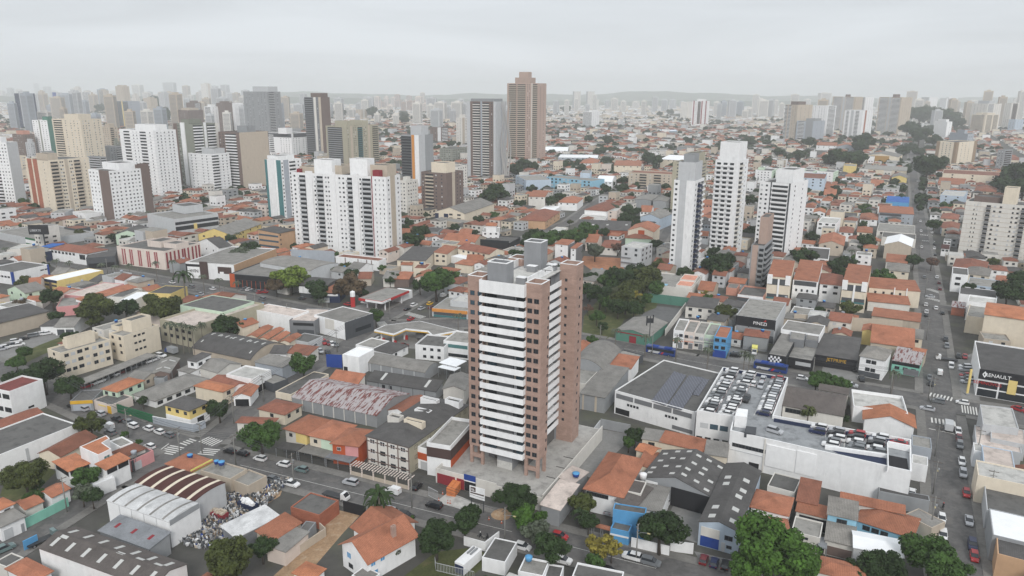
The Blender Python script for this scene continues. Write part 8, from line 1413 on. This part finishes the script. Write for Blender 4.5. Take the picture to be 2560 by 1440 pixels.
for X0, X1, Y0, n_ in ((360, 440, 275, 30), (2270, 2410, 330, 60), (800, 980, 285, 40), (1000, 1130, 282, 30), (230, 330, 280, 25), (2480, 2560, 480, 20), (1300, 1400, 280, 12)):
    for j in range(n_): g = G((rn_.uniform(X0, X1), Y0+rn_.uniform(-6, 8))); pts.append((g.x, g.y, rn_.uniform(4, 10), rn_.uniform(6, 11)))
tree_mass('distant_foliage', pts, 'dark', 4)
# ---------------------------------------------------------------- farther districts: low houses to the foot of the hills, pale tower blocks
mb = MB(); r = random.Random(21)
for k in range(9000):
    y = 2300+3800*r.random()**1.3; x = r.uniform(-.78, .78)*y; s = r.uniform(7, 16)*(1+y/6000); h = r.uniform(3.5, 9); m_ = r.choice((0, 0, 1, 2, 3, 4)); a = GA+r.choice((0, .3, -.25)); c_, s_ = math.cos(a)*s/2, math.sin(a)*s/2
    mb.prism([(x-c_+s_, y-s_-c_), (x+c_+s_, y+s_-c_), (x+c_-s_, y+s_+c_), (x-c_-s_, y-s_+c_)], 0, h, m_, r.choice((5, 5, 6, 7, 7, 2)), bottom=False)
tag(build(mb, 'distant_houses', [M('white'), M('offwhite'), M('cream'), M('beige'), M('ltgray'), M('tile'), M('tilered'), M('fiberlt')]), kind='stuff')
# slender tower blocks on the hazy horizon: some as things, each with a label of where it stands
def far_tower(X, Y, wpx, hpx, col, label=None, group=None):
    g = G((X, Y)); dep = Vector((g.x, g.y, -H)).dot(f_); w_ = max(12, (1.6 if hpx > 40 else 1)*wpx*dep/F); h = max(18, hpx*dep/F*1.02); e = tag(empty('apartment_tower', (g.x, g.y, 0), GA+r.choice((0, .2, .5))), label, 'apartment tower', group); b = MB(); b.box((-w_/2, -w_*.35, 0), (w_/2, w_*.35, h)); b.box((-w_*.2, -w_*.2, h-.01), (w_*.2, w_*.2, h+4)); build(b, 'wall', [M(col)], e); b = MB()
    for k in range(int(h/3)-1):
        if k % 1 == 0: b.box((-w_*.42, -w_*.35-.12, k*3+1.5), (w_*.42, -w_*.35+.02, k*3+2.8)); b.box((w_/2-.02, -w_*.25, k*3+1.5), (w_/2+.12, w_*.25, k*3+2.8))
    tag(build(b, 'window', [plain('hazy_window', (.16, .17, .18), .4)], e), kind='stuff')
n = 0
for X0, X1, Y, cnt, hp, cols, lab in ((930, 1075, 268, 20, 22, ('pinkbrick', 'palepink'), 'hazy pinkish slab in the long row of estate blocks on the horizon'), (680, 930, 285, 18, 34, ('offwhite', 'ltgray'), 'hazy pale block behind the black striped tower'), (330, 620, 262, 20, 34, ('offwhite', 'ltgray', 'beige'), 'hazy pale tower on the skyline between the slim white tower and the wooded hill'), (0, 300, 250, 14, 26, ('ltgray', 'offwhite'), 'hazy tower on the skyline beyond the navy tower'), (60, 480, 285, 20, 40, ('ltgray', 'beige', 'bluegray'), 'pale mid rise block below the left skyline'), (20, 760, 330, 18, 74, ('ltgray', 'offwhite', 'beige', 'bluegray'), 'mid rise block glimpsed behind the left tower cluster'), (780, 1160, 318, 8, 44, ('offwhite', 'ltgray'), 'pale block among the far houses before the unfinished tower'), (1985, 2560, 315, 14, 60, ('offwhite', 'ltgray', 'beige'), 'pale tower glimpsed within the right hand tower cluster'), (480, 760, 292, 16, 46, ('offwhite', 'ltgray', 'beige'), 'pale mid rise block behind the big grey tower'), (1070, 1170, 292, 12, 36, ('offwhite', 'ltgray'), 'hazy pale tower beside the unfinished grey tower'), (1380, 1720, 280, 14, 30, ('offwhite', 'ltgray'), 'hazy pale tower among the far houses at the foot of the hills'), (1780, 1960, 290, 16, 34, ('ltgray', 'offwhite', 'bluegray'), 'hazy tower behind the red striped white tower'), (1960, 2560, 280, 16, 36, ('offwhite', 'beige'), 'hazy pale tower behind the right hand tower cluster')):
    for k in range(cnt): far_tower(X0+(X1-X0)*(k+.5)/cnt+r.uniform(-5, 5), Y+r.uniform(-8, 14), r.uniform(9, 17), hp*r.uniform(.6, 1.35), r.choice(cols), lab, lab)
# ---------------------------------------------------------------- hills on the horizon
nx, ny = 220, 26; HM = gmat('hillside', (.075, .095, .06), [('noise', .006, (1, 1, 1), .3, .7, .6, 1.4), ('noise', .05, (1, 1, 1), .3, .7, .7, 1.3)])
rh = np.random.RandomState(8); ph = rh.rand(8)*6.28
def ridge(name, y0, depth, amp, seed):
    r_ = np.random.RandomState(seed); ph = r_.rand(9)*6.28; V, Fc = [], []
    for j in range(ny):
        for i in range(nx):
            x = -9500+19000*i/(nx-1); t = j/(ny-1); y = y0+depth*t
            z = sum(math.sin(x*f+ph[k]+t*k)*a for k, (f, a) in enumerate(((.0006, .35), (.0013, .3), (.0029, .22), (.006, .12), (.013, .07), (.027, .04)))); z = amp*max(0, .75+.55*z)*math.sin(math.pi*min(1, t*1.1))**.8
            V.append((x, y, z-1 if j in (0, ny-1) else z))
    for j in range(ny-1):
        for i in range(nx-1): q = j*nx+i; Fc.append((q, q+1, q+nx+1, q+nx))
    me = bpy.data.meshes.new(name); me.from_pydata(V, [], Fc); me.materials.append(HM); me.polygons.foreach_set('use_smooth', [True]*len(Fc)); tag(put(name, me), kind='structure')
ridge('hills', 6200, 1300, 55, 3); ridge('far_hills', 8200, 2400, 105, 12)
# ---------------------------------------------------------------- automatic labels: look + nearest landmark, told apart by order
used = {}
def near_ref(X, Y):
    best = None
    for ph_, rx, ry in REFS:
        d = math.hypot(X-rx, (Y-ry)*1.3)
        if best is None or d < best[0]: best = (d, ph_, X-rx, Y-ry)
    return best
groups = {}
for e, words_, X, Y, cat in AUTO:
    d, ph_, dx, dy = near_ref(X, Y)
    rel = ('beside' if d < 18 else ('left of' if dx < 0 else 'right of') if abs(dx) > abs(dy)*1.1 else ('behind' if dy < 0 else 'in front of'))
    groups.setdefault(f'{words_} {rel} {ph_}', []).append((d, e, cat))
for lab, L_ in groups.items():
    L_.sort(key=lambda t: t[0])
    for k, (d, e, cat) in enumerate(L_): tag(e, lab if len(L_) == 1 else f'{lab}, '+(ORD[min(k, 29)]+' ' if k else '')+'closest', cat)
# ---------------------------------------------------------------- haze
HZ = bpy.data.materials.new('haze'); HZ.use_nodes = True; hn = HZ.node_tree.nodes; hl = HZ.node_tree.links
for q in list(hn): hn.remove(q)
ho = hn.new('ShaderNodeOutputMaterial'); hv = hn.new('ShaderNodeVolumePrincipled'); hv.inputs['Color'].default_value = (.98, 1., 1., 1); hv.inputs['Density'].default_value = HAZE = .00015; hl.new(hv.outputs[0], ho.inputs['Volume'])
b = MB(); b.box((-12000, -400, -1), (12000, 12000, 235)); hz = build(b, 'haze', [HZ]); tag(hz, kind='stuff'); hz.visible_shadow = True
